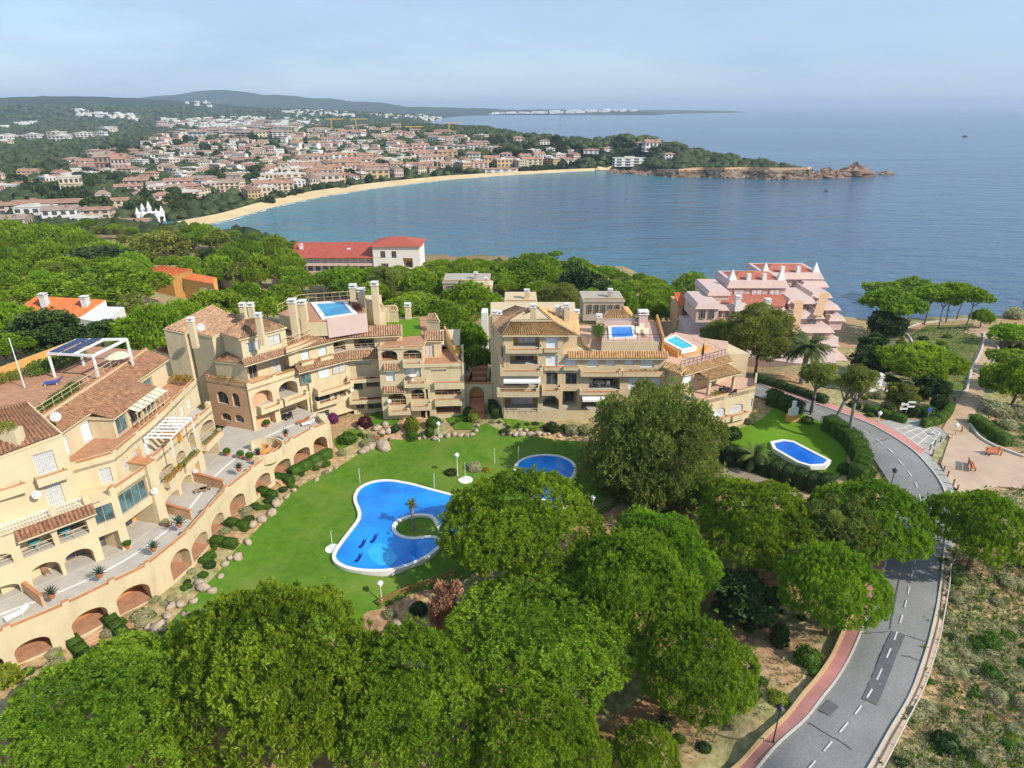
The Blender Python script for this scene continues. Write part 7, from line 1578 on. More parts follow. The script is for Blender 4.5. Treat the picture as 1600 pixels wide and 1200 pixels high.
# pale villas between the apartments and the sea
def villa(label,u0,u1,vt,vb,y,dep=9,mat='white',roof=None,n=4,slab=True):
    a,b=Q(u0,vt,y),Q(u1,vt,y); zb=Q(u0,vb,y)[2]-3; t=thing('villa',label,'villa',((a[0]+b[0])/2,y,zb)); z=a[2]; f=Fac(t,(a[0],y),(b[0],y),mat=mat); f.wall(0,f.L,zb,z,[],ends=dep)
    mb=MB(); f.box(mb,-.2,f.L+.2,z,z+.3,-dep,.2); mb.build('roof_slab' if not roof else 'eave',M[mat],t)
    if roof: f.tiles(-.4,f.L+.4,z+.3,z+2.0,.5,-dep*.55,roof,'roof',.6)
    else: f.parapet(0,f.L,z+.3,z+.8,0,.2,steps=False)
    strip_windows(t,f,.6,f.L-.6,z-2.4,z-.5,n,'glass')
    if slab: mb=MB(); f.box(mb,-.2,f.L+.2,z-3.0,z-2.8,.01,1.4); mb.build('terrace_slab',M[mat],t); f.rail(0,f.L,z-2.8,z-1.9,1.3,'metal',1.2)
    chimney(t,*f.p(f.L*.7,0,-dep*.4)[:2],z,z+1.6,.9,mat); return t
villa('beige flat roofed villa behind the pines left of the right building',692,764,443,452,165,10,'beige',None,4,False); villa('small pale villa at the corner behind the middle building pines',738,768,452,464,150,7,'cream',None,2,False); villa('pale tan flat roofed villa directly behind the tan tiled roof',790,838,476,484,118,8,'cream3',None,3,False)
villa('low beige villa above the rooftop pavilion',912,975,472,480,135,8,'beige',None,5,False); villa('orange walled villa by the dark rounded sea pine',1060,1092,478,494,140,7,'salmon','tileR',2); villa('small white garage house at the driveway of the junction',1348,1398,612,632,96,6,'white',None,2)
q=Q(757,505,112); mb=MB(); mb.box(q[0]-.5,q[0]+.6,111,114,-4,q[2]+2.2); o=mb.build('garden_tower',M['white'],origin=q); tag(o,'narrow white garden wall tower behind the corner pine','tower',kind='thing')
# stepped pink building
PB=thing('apartment_building','pink and white stepped building with pyramid roof peaks and red roofs above the sea','apartment building',Q(1200,560,118))
def tier(u0,u1,vt,vb,y,dep,flare=.9,band=1.5,nwin=3,mat='pinkwhite',kind='curtain',red=False):
    """one storey: a flared parapet band over a wall with windows"""
    flare*=.55; band*=.72
    a,b=Q(u0,vt,y),Q(u1,vt,y); zt=a[2]; zb=Q(u0,vb,y)[2]; f=Fac(PB,(a[0],y),(b[0],y),mat=mat); L=f.L
    mb=MB(); f.box(mb,0,L,zb-.5,zt-band,-dep,0); mb.build('wall',M[mat],PB)
    mb=MB(); lo=[f.p(-flare,zt-band,flare),f.p(L+flare,zt-band,flare),f.p(L+flare,zt-band,-dep),f.p(-flare,zt-band,-dep)]; hi=[f.p(.1,zt,.0),f.p(L-.1,zt,.0),f.p(L-.1,zt,-dep),f.p(.1,zt,-dep)]
    mb.hexa(lo+hi); mb.build('flared_parapet',M['pinkwhite'],PB)
    if red:
        mb=MB(); i=.9; q=[f.p(i,zt+.04,-i),f.p(L-i,zt+.04,-i),f.p(L-i,zt+.04,-dep+i),f.p(i,zt+.04,-dep+i)]; r0,r1=f.p(L*.3,zt+1.0,-dep/2),f.p(L*.7,zt+1.0,-dep/2)
        mb.quad(q[0],q[1],r1,r0); mb.face([q[1],q[2],r1]); mb.quad(q[2],q[3],r0,r1); mb.face([q[3],q[0],r0]); mb.build('red_roof',M['mutedred'],PB)
        for a in (.9,L-.9):
            mb=MB(); c=f.p(a,zt,-1.3); s_=.8
            for k in range(4):
                cc=[(-s_,-s_),(s_,-s_),(s_,s_),(-s_,s_)]; p_,q_=cc[k],cc[(k+1)%4]; mb.face([(c[0]+p_[0],c[1]+p_[1],zt+.02),(c[0]+q_[0],c[1]+q_[1],zt+.02),(c[0],c[1],zt+2.2)])
            mb.build('pyramid_peak',M['white'],PB)
        for a in (L*.35,L*.62): mb=MB(); c=f.p(a,zt,-.9); mb.box(c[0]-.4,c[0]+.4,c[1]-.4,c[1]+.4,zt,zt+1.3); mb.build('chimney',M['white'],PB)
    h=zt-band-zb
    if h>1.6 and nwin: strip_windows(PB,f,.4,L-.4,zb+h*.12,zb+h*.85,nwin,kind,.4)
    return f,zt
def peak(u,vt,vb,y,w):
    a,b=Q(u,vt,y),Q(u,vb,y); mb=MB(); s=w/2
    for k in range(4):
        c=[(-s,-s),(s,-s),(s,s),(-s,s)]; p,q=c[k],c[(k+1)%4]; mb.face([(a[0]+p[0],y+p[1],b[2]),(a[0]+q[0],y+q[1],b[2]),(a[0],y,a[2])])
    mb.build('pyramid_peak',M['white'],PB)
def redroof(pts,name='red_roof'):
    mb=MB(); w=[Q(*p) for p in pts]; up=(Vector(w[1])-Vector(w[0])).cross(Vector(w[2])-Vector(w[0])).z>0; w=w if up else w[::-1]; mb.face(w); mb.face([(p[0],p[1],p[2]-.25) for p in reversed(w)]); 
    for k in range(len(w)): a,b=w[k],w[(k+1)%len(w)]; mb.quad((a[0],a[1],a[2]-.25),(b[0],b[1],b[2]-.25),b,a)
    mb.build(name,M['mutedred'],PB)
# rear right tower
tier(1192,1284,427,462,139,10,1.0,1.7,4,kind='glass',red=True);  
tier(1256,1292,441,470,137,9,.9,1.4,1)
# front left tower
tier(1140,1230,439,466,131,9,1.0,1.9,3,red=True);  
redroof([(1122,476,124),(1226,478,124),(1232,460,131),(1140,459,131)]); redroof([(1228,470,129),(1262,471,129),(1246,452,138),(1224,452,138)])
tier(1118,1168,476,497,124,2.5,.9,1.5,4,kind='glass'); tier(1165,1226,479,497,124.5,2.5,.9,1.5,3)
tier(1108,1140,455,482,127,10,.6,1.2,0); redroof([(1112,456,127.4),(1132,455,127.4),(1130,452,134),(1114,452,134)])
tier(1090,1124,474,500,122,9,.9,1.4,2,kind='glass'); pass
# right stepped column
for u0,u1,vt,vb,y,k in ((1234,1272,467,492,127,2),(1270,1297,458,484,130,1),(1232,1285,490,514,124,2),(1280,1310,477,500,127.5,2),(1234,1300,512,536,121.5,2),(1298,1318,494,512,126,1),(1246,1308,533,556,119,3),(1262,1320,555,580,116,3),(1292,1326,585,606,113,2)): tier(u0,u1,vt,vb,y,9,1.0,1.25,k,kind='glass' if k>1 else 'curtain')
for a,b,w in (((1249,470),(1241,523),126.0),((1290,458),(1277,494),128.6)):
    p,q=Q(*a,w),Q(*b,w-6); mb=MB(); mb.bar(p,q,1.6,.3); mb.build('ramp_stripe',M['salmon'],PB)
for u,v,y in ((1153,470,123.5),(1199,475,123.5),(1172,447,132)): q=Q(u,v,y); chimney(PB,q[0],q[1],q[2]-2,q[2]+.6,1.0,'white')
mb=MB(); mb.prism([Q(1085,520,118)[:2],Q(1300,600,108)[:2],(66,125),(60,146),(38,146)],-12,Q(1200,512,122)[2]-3); mb.build('inner_block',M['pinkwhite'],PB)
# ---------------------------------------------------------------- fill the hillside wood between buildings
def fillwood():
    r=random.Random(11); placed=[(o.location.x,o.location.y,2.2) for o in COL.objects if o.parent is None and o.get('category') in ('pine tree','tree') and o.location.y>95]
    zones=[([(-60,350),(330,352),(420,380),(470,450),(440,480),(300,470),(190,520),(30,545),(-60,560)],60,'stone pine crown in the green canopy on the hillside behind the apartments',LG,5.5),
     ([(420,385),(455,450),(690,440),(760,415),(870,410),(960,440),(1080,478),(1060,505),(760,470),(700,520),(600,470),(480,455)],80,'stone pine in the belt of wood between the apartments and the sea','pines between the apartments and the bay',5.0)]
    for poly,n,lab,grp,hc in zones:
        k=0; tries=0
        while k<n and tries<5000:
            tries+=1; u=r.uniform(-60,1080); v=r.uniform(345,560)
            if not inpoly(u,v,poly): continue
            if 5<u<205 and 452<v<545: continue
            x,y,z=G(u,v+6)
            if y<100 or z<SEA+1.5 or coast_sd(np.array([x]),np.array([y]))[0]<1.5: continue
            if any((x-a)**2+(y-b)**2<(4.2+y*.006)**2 for a,b,_ in placed): continue
            if any(abs(x-hx)<hw and abs(y-hy)<hd for hx,hy,hw,hd in ((-100,150,12,10),(-75,192,14,12),(-65,272,30,16))): continue
            R=r.uniform(3.0,5.2); placed.append((x,y,R)); k+=1
            if r.random()<.2: tree('broadleaf_tree','darker leafy tree in the belt of wood above the bay' if 'belt' in lab else 'darker leafy tree in the hillside canopy behind the apartments','tree',x,y,z,hc*.7,R*.8,.9,r.choice(EUCD+EUC),TR[k%3],grp+', darker trees')
            else: tree('stone_pine',lab,'pine tree',x,y,z,hc,R,r.uniform(.7,1.1),MID[k%4],TR[k%3],grp)
fillwood()
# ---------------------------------------------------------------- the town round the bay
def far_house(kind,seed):
    r=random.Random(seed); mb=MB()
    # unit footprint 1 x 1, height 1: walls with window openings drawn as inset boxes; scaled per copy
    n=4 if kind!='villa' else 3; fl=3 if kind=='block' else 2
    mb.box(-.5,.5,-.5,.5,0,1)
    for f in range(fl):
        for i in range(n):
            x=-.5+(i+.5)/n; z0=(f+.25)/fl; z1=(f+.8)/fl
            for y,s in ((-.5,-1),(.5,1)):
                y0,y1=sorted((y,y+s*.012)); mb.box(x-.28/n,x+.28/n,y0,y1,z0,z1,1)
            for xx,s in ((-.5,-1),(.5,1)):
                x0,x1=sorted((xx,xx+s*.012)); mb.box(x0,x1,x-.25/n,x+.25/n,z0,z1,1)
        if kind=='block': mb.box(-.5,.5,-.56,-.5,(f+.02)/fl,(f+.22)/fl,0)
    return mb
def far_mats():
    d={}
    for k,c in dict(white=(.74,.71,.66),cream=(.66,.54,.38),pinkish=(.66,.50,.42),ochre=(.58,.40,.20),brick=(.42,.24,.17)).items(): d[k]=simple('town_'+k+'_wall',c,.9,.08,.05,0)
    for k,c in dict(tile=(.35,.20,.135),tile2=(.31,.225,.175),flat=(.55,.50,.44)).items(): d[k]=simple('town_'+k+'_roof',c,.9,.18,.3,0)
    d['win']=simple('town_window',(.09,.085,.08),.5,.3,.5); return d
FM=far_mats(); PROTO={}
def house_proto(kind,wall,roof):
    key=(kind,wall,roof)
    if key in PROTO: return PROTO[key]
    mb=far_house(kind,1); b=mb.build('house',[FM[wall],FM['win']]); me=b.data; bpy.data.objects.remove(b)
    mb=MB(); e=.06
    if roof=='flat': mb.box(-.52,.52,-.52,.52,1,1.06); mb.box(-.2,.1,-.2,.2,1.06,1.22)
    elif kind=='villa':
        c=[(-.5-e,-.5-e),(.5+e,-.5-e),(.5+e,.5+e),(-.5-e,.5+e)]
        for k in range(4): p,q=c[k],c[(k+1)%4]; mb.face([(*p,1.0),(*q,1.0),(q[0]*.35,0,1.32),(p[0]*.35,0,1.32)])
        mb.box(.12,.22,.1,.2,1.1,1.45)
    else:
        y=.5+e; mb.face([(-.52,-y,.98),(.52,-y,.98),(.52,0,1.28),(-.52,0,1.28)]); mb.face([(.52,y,.98),(-.52,y,.98),(-.52,0,1.28),(.52,0,1.28)])
        mb.face([(-.52,y,.98),(-.52,-y,.98),(-.52,0,1.28)]); mb.face([(.52,-y,.98),(.52,y,.98),(.52,0,1.28)]); mb.box(.2,.28,-.3,-.2,1.0,1.35); mb.box(-.3,-.22,.1,.2,1.1,1.4)
    o=mb.build('roof',FM[roof]); rm=o.data; bpy.data.objects.remove(o); PROTO[key]=(me,rm); return PROTO[key]
HOUSES=[]
def house(u,v,w,d,h,kind,wall,roof,label,group,rz=0,name='house',cat='house'):
    b=G(u,v,7); me,rm=house_proto(kind,wall,roof); o=bpy.data.objects.new(name,me); COL.objects.link(o); o.location=(b[0],b[1],b[2]-.6); o.scale=(w,d,h); o.rotation_euler=(0,0,rz); tag(o,label,cat,group,'thing')
    r=bpy.data.objects.new('roof',rm); COL.objects.link(r); r.parent=o; HOUSES.append((b[0],b[1],max(w,d)*.6)); return o
rh=random.Random(5)
def beach_v(u): return float(np.interp(u,[p[0] for p in BL_],[p[1] for p in BL_]))
# rows along the beach
HN=0
def try_house(u,v,*a,sep=.8,**k):
    b=G(u,v,6)
    if coast_sd(np.array([b[0]]),np.array([b[1]]))[0]<14: return False
    w=a[0]
    if any((b[0]-x)**2+(b[1]-y)**2<((w*.55+rr)*sep)**2 for x,y,rr in HOUSES): return False
    house(u,v,*a,**k); return True
for row,dv in enumerate((9,15,21,28,35,43)):
    u=395+row*9
    while u<(905 if row<2 else 760-row*20):
        v=beach_v(u)-dv-rh.uniform(-1,1)
        w=rh.choice([16,22,28,34]); 
        if rh.random()<.93:
            kind=rh.choice(['row','row','block']); try_house(u,v,w,11,rh.choice([7,9,10]),kind,rh.choice(['white','cream','cream','pinkish','ochre','pinkish']),rh.choice(['tile','tile','tile2','flat']) if kind=='row' else rh.choice(['tile','flat']),'pale house in the rows of the town along the beach','town houses along the beach',rz=math.radians(rh.choice([18,22,28,-60])),sep=.6)
        u+=rh.uniform(8,13)
for zone,n,lab,grp,sz in (([(95,240),(250,240),(400,225),(430,262),(330,320),(260,332),(200,300),(110,270)],78,'tile roofed house in the town behind the curve of the beach','town houses behind the near beach',(12,24)),
  ([(235,196),(330,190),(420,190),(470,205),(420,222),(300,214)],64,'small pale building in the dense far part of the town','far town buildings',(22,48)),
  ([(470,200),(560,192),(650,205),(760,215),(780,238),(650,236),(500,235)],40,'pale villa scattered on the wooded hill behind the town','villas on the wooded hill',(15,26)),
  ([(0,214),(120,213),(180,200),(185,212),(60,226),(0,228)],18,'white terraced house in the row on the far plain','white rows on the far plain',(20,44)),
  ([(-10,262),(90,262),(150,268),(80,300),(-10,305)],10,'pale house among the trees behind the hillside','houses among the trees inland',(14,20))):
    k=0; t=0
    while k<n and t<1200:
        t+=1; u,v=rh.uniform(min(p[0] for p in zone),max(p[0] for p in zone)),rh.uniform(min(p[1] for p in zone),max(p[1] for p in zone))
        if not inpoly(u,v,zone): continue
        w=rh.uniform(*sz); kind=rh.choice(['row','villa','block'])
        if try_house(u,v,w,w*rh.uniform(.5,.9),rh.choice([6,7,9]) if sz[0]<20 else rh.choice([8,10,12]),kind,rh.choice(['white','white','cream','pinkish']),rh.choice(['tile','tile','tile2']) if 'white' not in lab and rh.random()<.75 else 'flat',lab,grp,rz=rh.uniform(-.6,.6),sep=.75): k+=1
for u,v,w,h,wall,roof,kind in ((775,236,14,6,'white','tile','villa'),(810,222,16,7,'pinkish','tile','villa'),(833,240,18,6,'white','flat','block'),(850,225,14,5,'white','tile','villa'),(895,240,15,5,'white','flat','villa'),(923,240,20,5,'white','tile','villa'),(950,237,16,5,'white','tile','villa'),(1045,248,14,6,'white','tile','villa'),(820,255,30,6,'cream','flat','row'),(845,250,26,6,'white','flat','row'),(790,248,16,7,'white','tile','villa'),(740,247,18,7,'white','tile','row'),(860,238,12,6,'white','flat','villa'),(1000,228,12,5,'white','tile','villa'),(875,197,12,5,'pinkish','tile','villa')):
    house(u,v,w,w*.7,h,kind,wall,roof,'pale villa among the pines of the headland above the end of the beach','headland villas',rz=rh.uniform(-.4,.4),name='villa',cat='villa')
house(985,259,46,14,10,'block','white','flat','large white hotel with terraces on the rocks at the end of the beach',None,.1,'hotel','hotel'); house(1017,236,22,14,12,'row','white','tile','tall white villa with a red roof above the hotel on the headland',None,.2,'villa','villa')
house(783,269.5,42,8,5,'row','white','tile','long white beach pavilion with a red roof standing on the sand',None,.12,'beach_pavilion','pavilion'); house(116,306,16,12,17,'block','cream','flat','square tan apartment block standing above the trees',None,.35,'apartment_block','apartment building')
house(170,272,20,16,20,'block','brick','tile2','tall brown apartment block with ribbed front in the town',None,.2,'apartment_block','apartment building'); house(193,274,16,14,19,'block','pinkish','tile','pink balconied apartment block beside the tall brown one',None,.2,'apartment_block','apartment building')
house(282,296,26,14,9,'block','white','tile','white terraced building with an orange roof near the beach',None,.3,'apartment_block','apartment building')
for k,(u,v,w,h,wall,roof,lab) in enumerate(((18,358,24,8,'cream','tile2','row of cream tiled houses at the left edge below the white apartments'),(60,341,24,9,'white','flat','white and blue flat roofed apartment row left of the turreted villa'),(100,345,22,9,'white','tile2','white balconied apartment block above the hillside pines'),(80,325,48,6,'pinkish','tile','long pink terraced row with stepped roofs above the white apartments'),(20,330,30,6,'pinkish','tile','pink terraced row at the left picture edge'),(150,338,24,6,'cream','tile','cream tiled house beside the pointed chapel gable'),(165,322,10,10,'white','tile2','white chapel like house with a pointed gable'),(185,325,18,7,'cream','tile','tan tiled house right of the pointed gable'),(130,352,22,6,'white','flat','grey flat roofed house at the edge of the hillside pines'),(205,357,26,6,'white','tile','white flat house with an orange corner beside the turreted villa'),(265,333,14,7,'pinkish','tile','small pink house between the turreted villa and the beach'),(55,280,20,6,'cream','tile','cream house among the inland pines'),(70,292,24,5,'ochre','tile2','long ochre house above the inland field'),(118,276,20,6,'white','flat','white flat house in a clearing of the inland pines'),(10,300,18,7,'white','flat','white house at the left edge among the inland pines'))):
    house(u,v,w,w*.55,h,'row' if w>12 else 'villa',wall,roof,lab,None,rz=rh.uniform(.1,.4))
# turreted white villa
q=G(237,346); t=thing('castle_villa','white villa with pointed turrets at the near end of the beach','villa',q); mb=MB(); mb.box(q[0]-7,q[0]+7,q[1]-4,q[1]+4,q[2]-1,q[2]+7); mb.build('wall',FM['white'],t)
for dx,dy,h in ((-7,-4,10),(7,-4,9),(-7,4,12),(7,4,10),(0,0,14),(-3,-4,8)):
    mb=MB(); mb.lathe((q[0]+dx,q[1]+dy,q[2]-1),[(1.5,0),(1.5,h-3),(1.9,h-3),(.05,h+2)],8); mb.build('turret',FM['white'],t)
mb=MB()
for k in range(5): mb.box(q[0]-5.5+k*2.5,q[0]-4.5+k*2.5,q[1]-4.12,q[1]-4,q[2]+1.5,q[2]+4.5)
mb.build('window',FM['win'],t)
for u,v,vt,l in ((519,206,186,'yellow tower crane farthest left above the town'),(557,204,186,'yellow tower crane second from the left on the wooded hill'),(642,214,198,'yellow tower crane nearest the pale apartment rows'),(702,212,192,'slim tower crane farthest right on the wooded hill')):
    b=G(u,v); h=zat(b[0],b[1],vt)-b[2]; t=thing('tower_crane',l,'crane',b); mb=MB(); mb.bar(b,(b[0],b[1],b[2]+h),1.6); mb.build('mast',simple('crane_yellow',(.60,.38,.08),.6,.1,1),t); mb=MB(); mb.bar((b[0]-10,b[1],b[2]+h),(b[0]+22,b[1]+8,b[2]+h),1.3); mb.build('jib',simple('crane_yellow',(.60,.38,.08),.6,.1,1),t)
# promenade and sea marks
mbp=MB(); a=resample([P(*p,SEA+3.5)[:2] for p in [(276,345.5),(338,335.2),(405,315.7),(485,298.2)]],30); b=resample([P(*p,SEA+3.5)[:2] for p in [(272,344),(334,333.2),(402,313.8),(484,296.5)]],30)
tag(ribbon('promenade',a,b,M['greypath'],.8,2),kind='structure')
M['rockd']=simple('sea_rock',(.24,.15,.10),.95,.35,.12,.5)
def searock(u,v,w,h,label):
    q=P(u,v,SEA); mb=MB(); r=random.Random(u); n,m=16,7
    for i in range(m+1):
        f=i/m
        for j in range(n):
            a_=2*math.pi*j/n; k=(1-f**1.6)*(1+.35*r.uniform(-1,1)); mb.v.append((q[0]+w*k*math.cos(a_),q[1]+w*.55*k*math.sin(a_),SEA-1+(h+1)*f*(1+.22*r.uniform(-1,1))))
    for i in range(m):
        for j in range(n): mb.f.append((i*n+j,i*n+(j+1)%n,(i+1)*n+(j+1)%n,(i+1)*n+j)); mb.m.append(0)
    mb.f.append(tuple(m*n+j for j in range(n))); mb.m.append(0)
    o=mb.build('sea_rock',M['rockd'],origin=(q[0],q[1],SEA)); tag(o,label,'rock',kind='thing')
searock(1292,277,19,11,'brown rock stack touching the tip of the headland'); searock(1335,275,24,15,'largest rounded sea rock off the headland'); searock(1384,272,15,4,'low flat reef farthest out to sea'); searock(1275,279,9,8,'small jagged rock at the foot of the headland cliff'); searock(1312,277.5,14,9,'middle rock between the stack and the rounded one')
for k in range(9):
    u=960+k*14; searock(u,268+k*.9+rh.uniform(0,2),9+rh.uniform(0,4),3+rh.uniform(0,3),['low dark shore rock below the white hotel','first shore rock right of the white hotel','second shore rock right of the white hotel','shore rock where the headland path starts','jagged shore rock under the headland path','pale shore rock below the headland wall','broken shore rock at the cliff foot','shore rock before the pale cliff','shore rock below the pale cliff'][k])
for u,v,l in ((1507,214,'tiny dark boat far out on the open sea'),(1291,299,'small dark buoy off the headland rocks')):
    q=P(u,v,SEA); mb=MB(); s=4 if v<250 else 1.2; mb.hexa([(q[0]-s*1.5,q[1]-s*.4,SEA-.2),(q[0]+s*1.5,q[1]-s*.4,SEA-.2),(q[0]+s*1.3,q[1]+s*.4,SEA-.2),(q[0]-s*1.3,q[1]+s*.4,SEA-.2),(q[0]-s*1.8,q[1]-s*.6,SEA+s*.5),(q[0]+s*2,q[1]-s*.6,SEA+s*.5),(q[0]+s*1.7,q[1]+s*.6,SEA+s*.5),(q[0]-s*1.7,q[1]+s*.6,SEA+s*.5)]); mb.box(q[0]-s*.6,q[0]+s*.4,q[1]-s*.3,q[1]+s*.3,SEA+s*.5,SEA+s*1.2); o=mb.build('boat' if v<250 else 'buoy',M['darkmetal'],origin=q); tag(o,l,'boat' if v<250 else 'buoy',kind='thing')
# trees of the town, one by one, then the woods beyond counting
def lump_tree(seed):
    r=np.random.default_rng(seed); u=_unit(r.normal(size=(150,3))); u[:,2]=np.abs(u[:,2])*r.choice([1,1,-.3],150); lc=_unit(r.normal(size=(7,3))); g=sum(.25*np.exp(-((u-c)**2).sum(1)/.2) for c in lc)
    V,Fq,ti=tufts(u*(.7+g)[:,None]*np.array([1,1,.7])+np.array([0,0,.55]),_unit(u+np.array([0,0,.4])),.42,3,.5,.7)
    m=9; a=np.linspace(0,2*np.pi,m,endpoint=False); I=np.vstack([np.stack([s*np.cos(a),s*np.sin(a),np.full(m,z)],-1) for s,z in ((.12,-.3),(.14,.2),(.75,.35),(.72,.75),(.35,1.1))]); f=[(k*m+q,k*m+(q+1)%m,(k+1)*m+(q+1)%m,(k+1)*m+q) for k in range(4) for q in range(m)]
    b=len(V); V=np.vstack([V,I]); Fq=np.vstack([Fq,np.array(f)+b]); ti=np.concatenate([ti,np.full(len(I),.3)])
    o=np_mesh('town_tree',V,Fq,M['fartree'],tint=ti); me=o.data; bpy.data.objects.remove(o); return me
LT=[lump_tree(k) for k in range(4)]
TZ=[([(400,300),(560,262),(760,245),(930,258),(900,268),(650,272),(500,300),(420,322)],70,'dark tree among the houses along the beach','trees along the beach town',(3.5,6)),([(100,262),(240,290),(330,318),(270,340),(150,330),(60,312),(20,300),(20,270)],95,'dark leafy tree in the wooded part of the town before the beach','trees of the near town',(4,7)),([(180,225),(420,215),(460,250),(380,300),(260,262),(120,240)],60,'dark tree among the tile roofed houses behind the beach','trees behind the near beach',(4.5,8)),([(760,218),(1020,228),(1040,255),(900,262),(780,258)],60,'dark pine among the villas of the headland','pines of the headland villas',(4,7))]
for zone,n,lab,grp,sz in TZ:
    k=0;t=0
    while k<n and t<1500:
        t+=1; u,v=rh.uniform(min(p[0] for p in zone),max(p[0] for p in zone)),rh.uniform(min(p[1] for p in zone),max(p[1] for p in zone))
        if not inpoly(u,v,zone): continue
        b=G(u,v,5)
        if coast_sd(np.array([b[0]]),np.array([b[1]]))[0]<16 or any((b[0]-x)**2+(b[1]-y)**2<(rr*.8+3)**2 for x,y,rr in HOUSES): continue
        o=bpy.data.objects.new('town_tree',LT[k%4]); COL.objects.link(o); s=rh.uniform(*sz); o.location=b; o.scale=(s,s,s*rh.uniform(.8,1.3)); o.rotation_euler=(0,0,rh.uniform(0,6)); tag(o,lab,'tree',grp,'thing'); k+=1
def far_town():
    r=np.random.default_rng(8); mb=MB(); zs=[([(180,178),(215,182),(215,190),(185,188)],40),([(255,188),(420,184),(520,190),(480,199),(300,203)],240),([(430,172),(520,172),(560,182),(470,186)],60),([(550,176),(680,182),(700,190),(600,186)],60),([(115,172),(205,182),(180,186),(120,180)],26),([(290,158),(360,162),(330,168),(285,164)],10),([(0,196),(60,192),(60,198),(0,202)],12),([(760,178),(1020,170.6),(1015,172.6),(760,181)],90)]
    for zn,n in zs:
        k=0
        while k<n:
            u,v=r.uniform(min(p[0] for p in zn),max(p[0] for p in zn)),r.uniform(min(p[1] for p in zn),max(p[1] for p in zn))
            if not inpoly(u,v,zn): continue
            k+=1; b=G(u,v,5)
            if not(300<b[1]<9000): continue
            w=r.uniform(9,30)*max(1,b[1]/3800); h=r.uniform(5,13)*max(1,b[1]/4500); mb.box(b[0]-w/2,b[0]+w/2,b[1]-w*.3,b[1]+w*.3,b[2]-5,b[2]+h)
    o=mb.build('distant_village',FM['white']); tag(o,kind='stuff')
far_town()
def town_mass():
    r=np.random.default_rng(18); mb=MB()
    for zn,n in (([(420,205),(560,200),(700,212),(760,232),(600,245),(440,252)],85),([(250,208),(400,206),(430,240),(310,252),(200,250)],70),([(300,250),(430,245),(470,275),(380,300)],25)):
        k=0; t_=0
        while k<n and t_<4000:
            t_+=1; u,v=r.uniform(min(p[0] for p in zn),max(p[0] for p in zn)),r.uniform(min(p[1] for p in zn),max(p[1] for p in zn))
            if not inpoly(u,v,zn): continue
            b=G(u,v)
            if any((b[0]-x)**2+(b[1]-y)**2<(rr+7)**2 for x,y,rr in HOUSES): continue
            k+=1; w=r.uniform(9,20); d=r.uniform(7,10); h=r.uniform(4.5,8.5); a=r.uniform(-.5,.5); c_,s_=math.cos(a),math.sin(a); HOUSES.append((b[0],b[1],w*.5))
            q=lambda x,y,z:(b[0]+x*c_-y*s_,b[1]+x*s_+y*c_,b[2]+z); wm=int(r.integers(0,3)); W2,D2=w/2,d/2
            mb.hexa([q(-W2,-D2,-2),q(W2,-D2,-2),q(W2,D2,-2),q(-W2,D2,-2),q(-W2,-D2,h),q(W2,-D2,h),q(W2,D2,h),q(-W2,D2,h)],wm)
            for f in range(2):
                for i in range(int(w/3)): x=-W2+1.5+i*3; mb.quad(q(x-.7,-D2-.05,h*(.12+.5*f)),q(x+.7,-D2-.05,h*(.12+.5*f)),q(x+.7,-D2-.05,h*(.38+.5*f)),q(x-.7,-D2-.05,h*(.38+.5*f)),5)
            if r.uniform()<.68:
                mi=3+int(r.integers(0,2)); mb.quad(q(-W2-.4,-D2-.5,h),q(W2+.4,-D2-.5,h),q(W2+.4,0,h+2),q(-W2-.4,0,h+2),mi); mb.quad(q(W2+.4,D2+.5,h),q(-W2-.4,D2+.5,h),q(-W2-.4,0,h+2),q(W2+.4,0,h+2),mi); mb.face([q(-W2,D2,h),q(-W2,-D2,h),q(-W2,0,h+1.9)],wm); mb.face([q(W2,-D2,h),q(W2,D2,h),q(W2,0,h+1.9)],wm)
    tag(mb.build('distant_town',[FM['white'],FM['cream'],FM['pinkish'],FM['tile'],FM['tile2'],FM['win']]),kind='stuff')
town_mass()

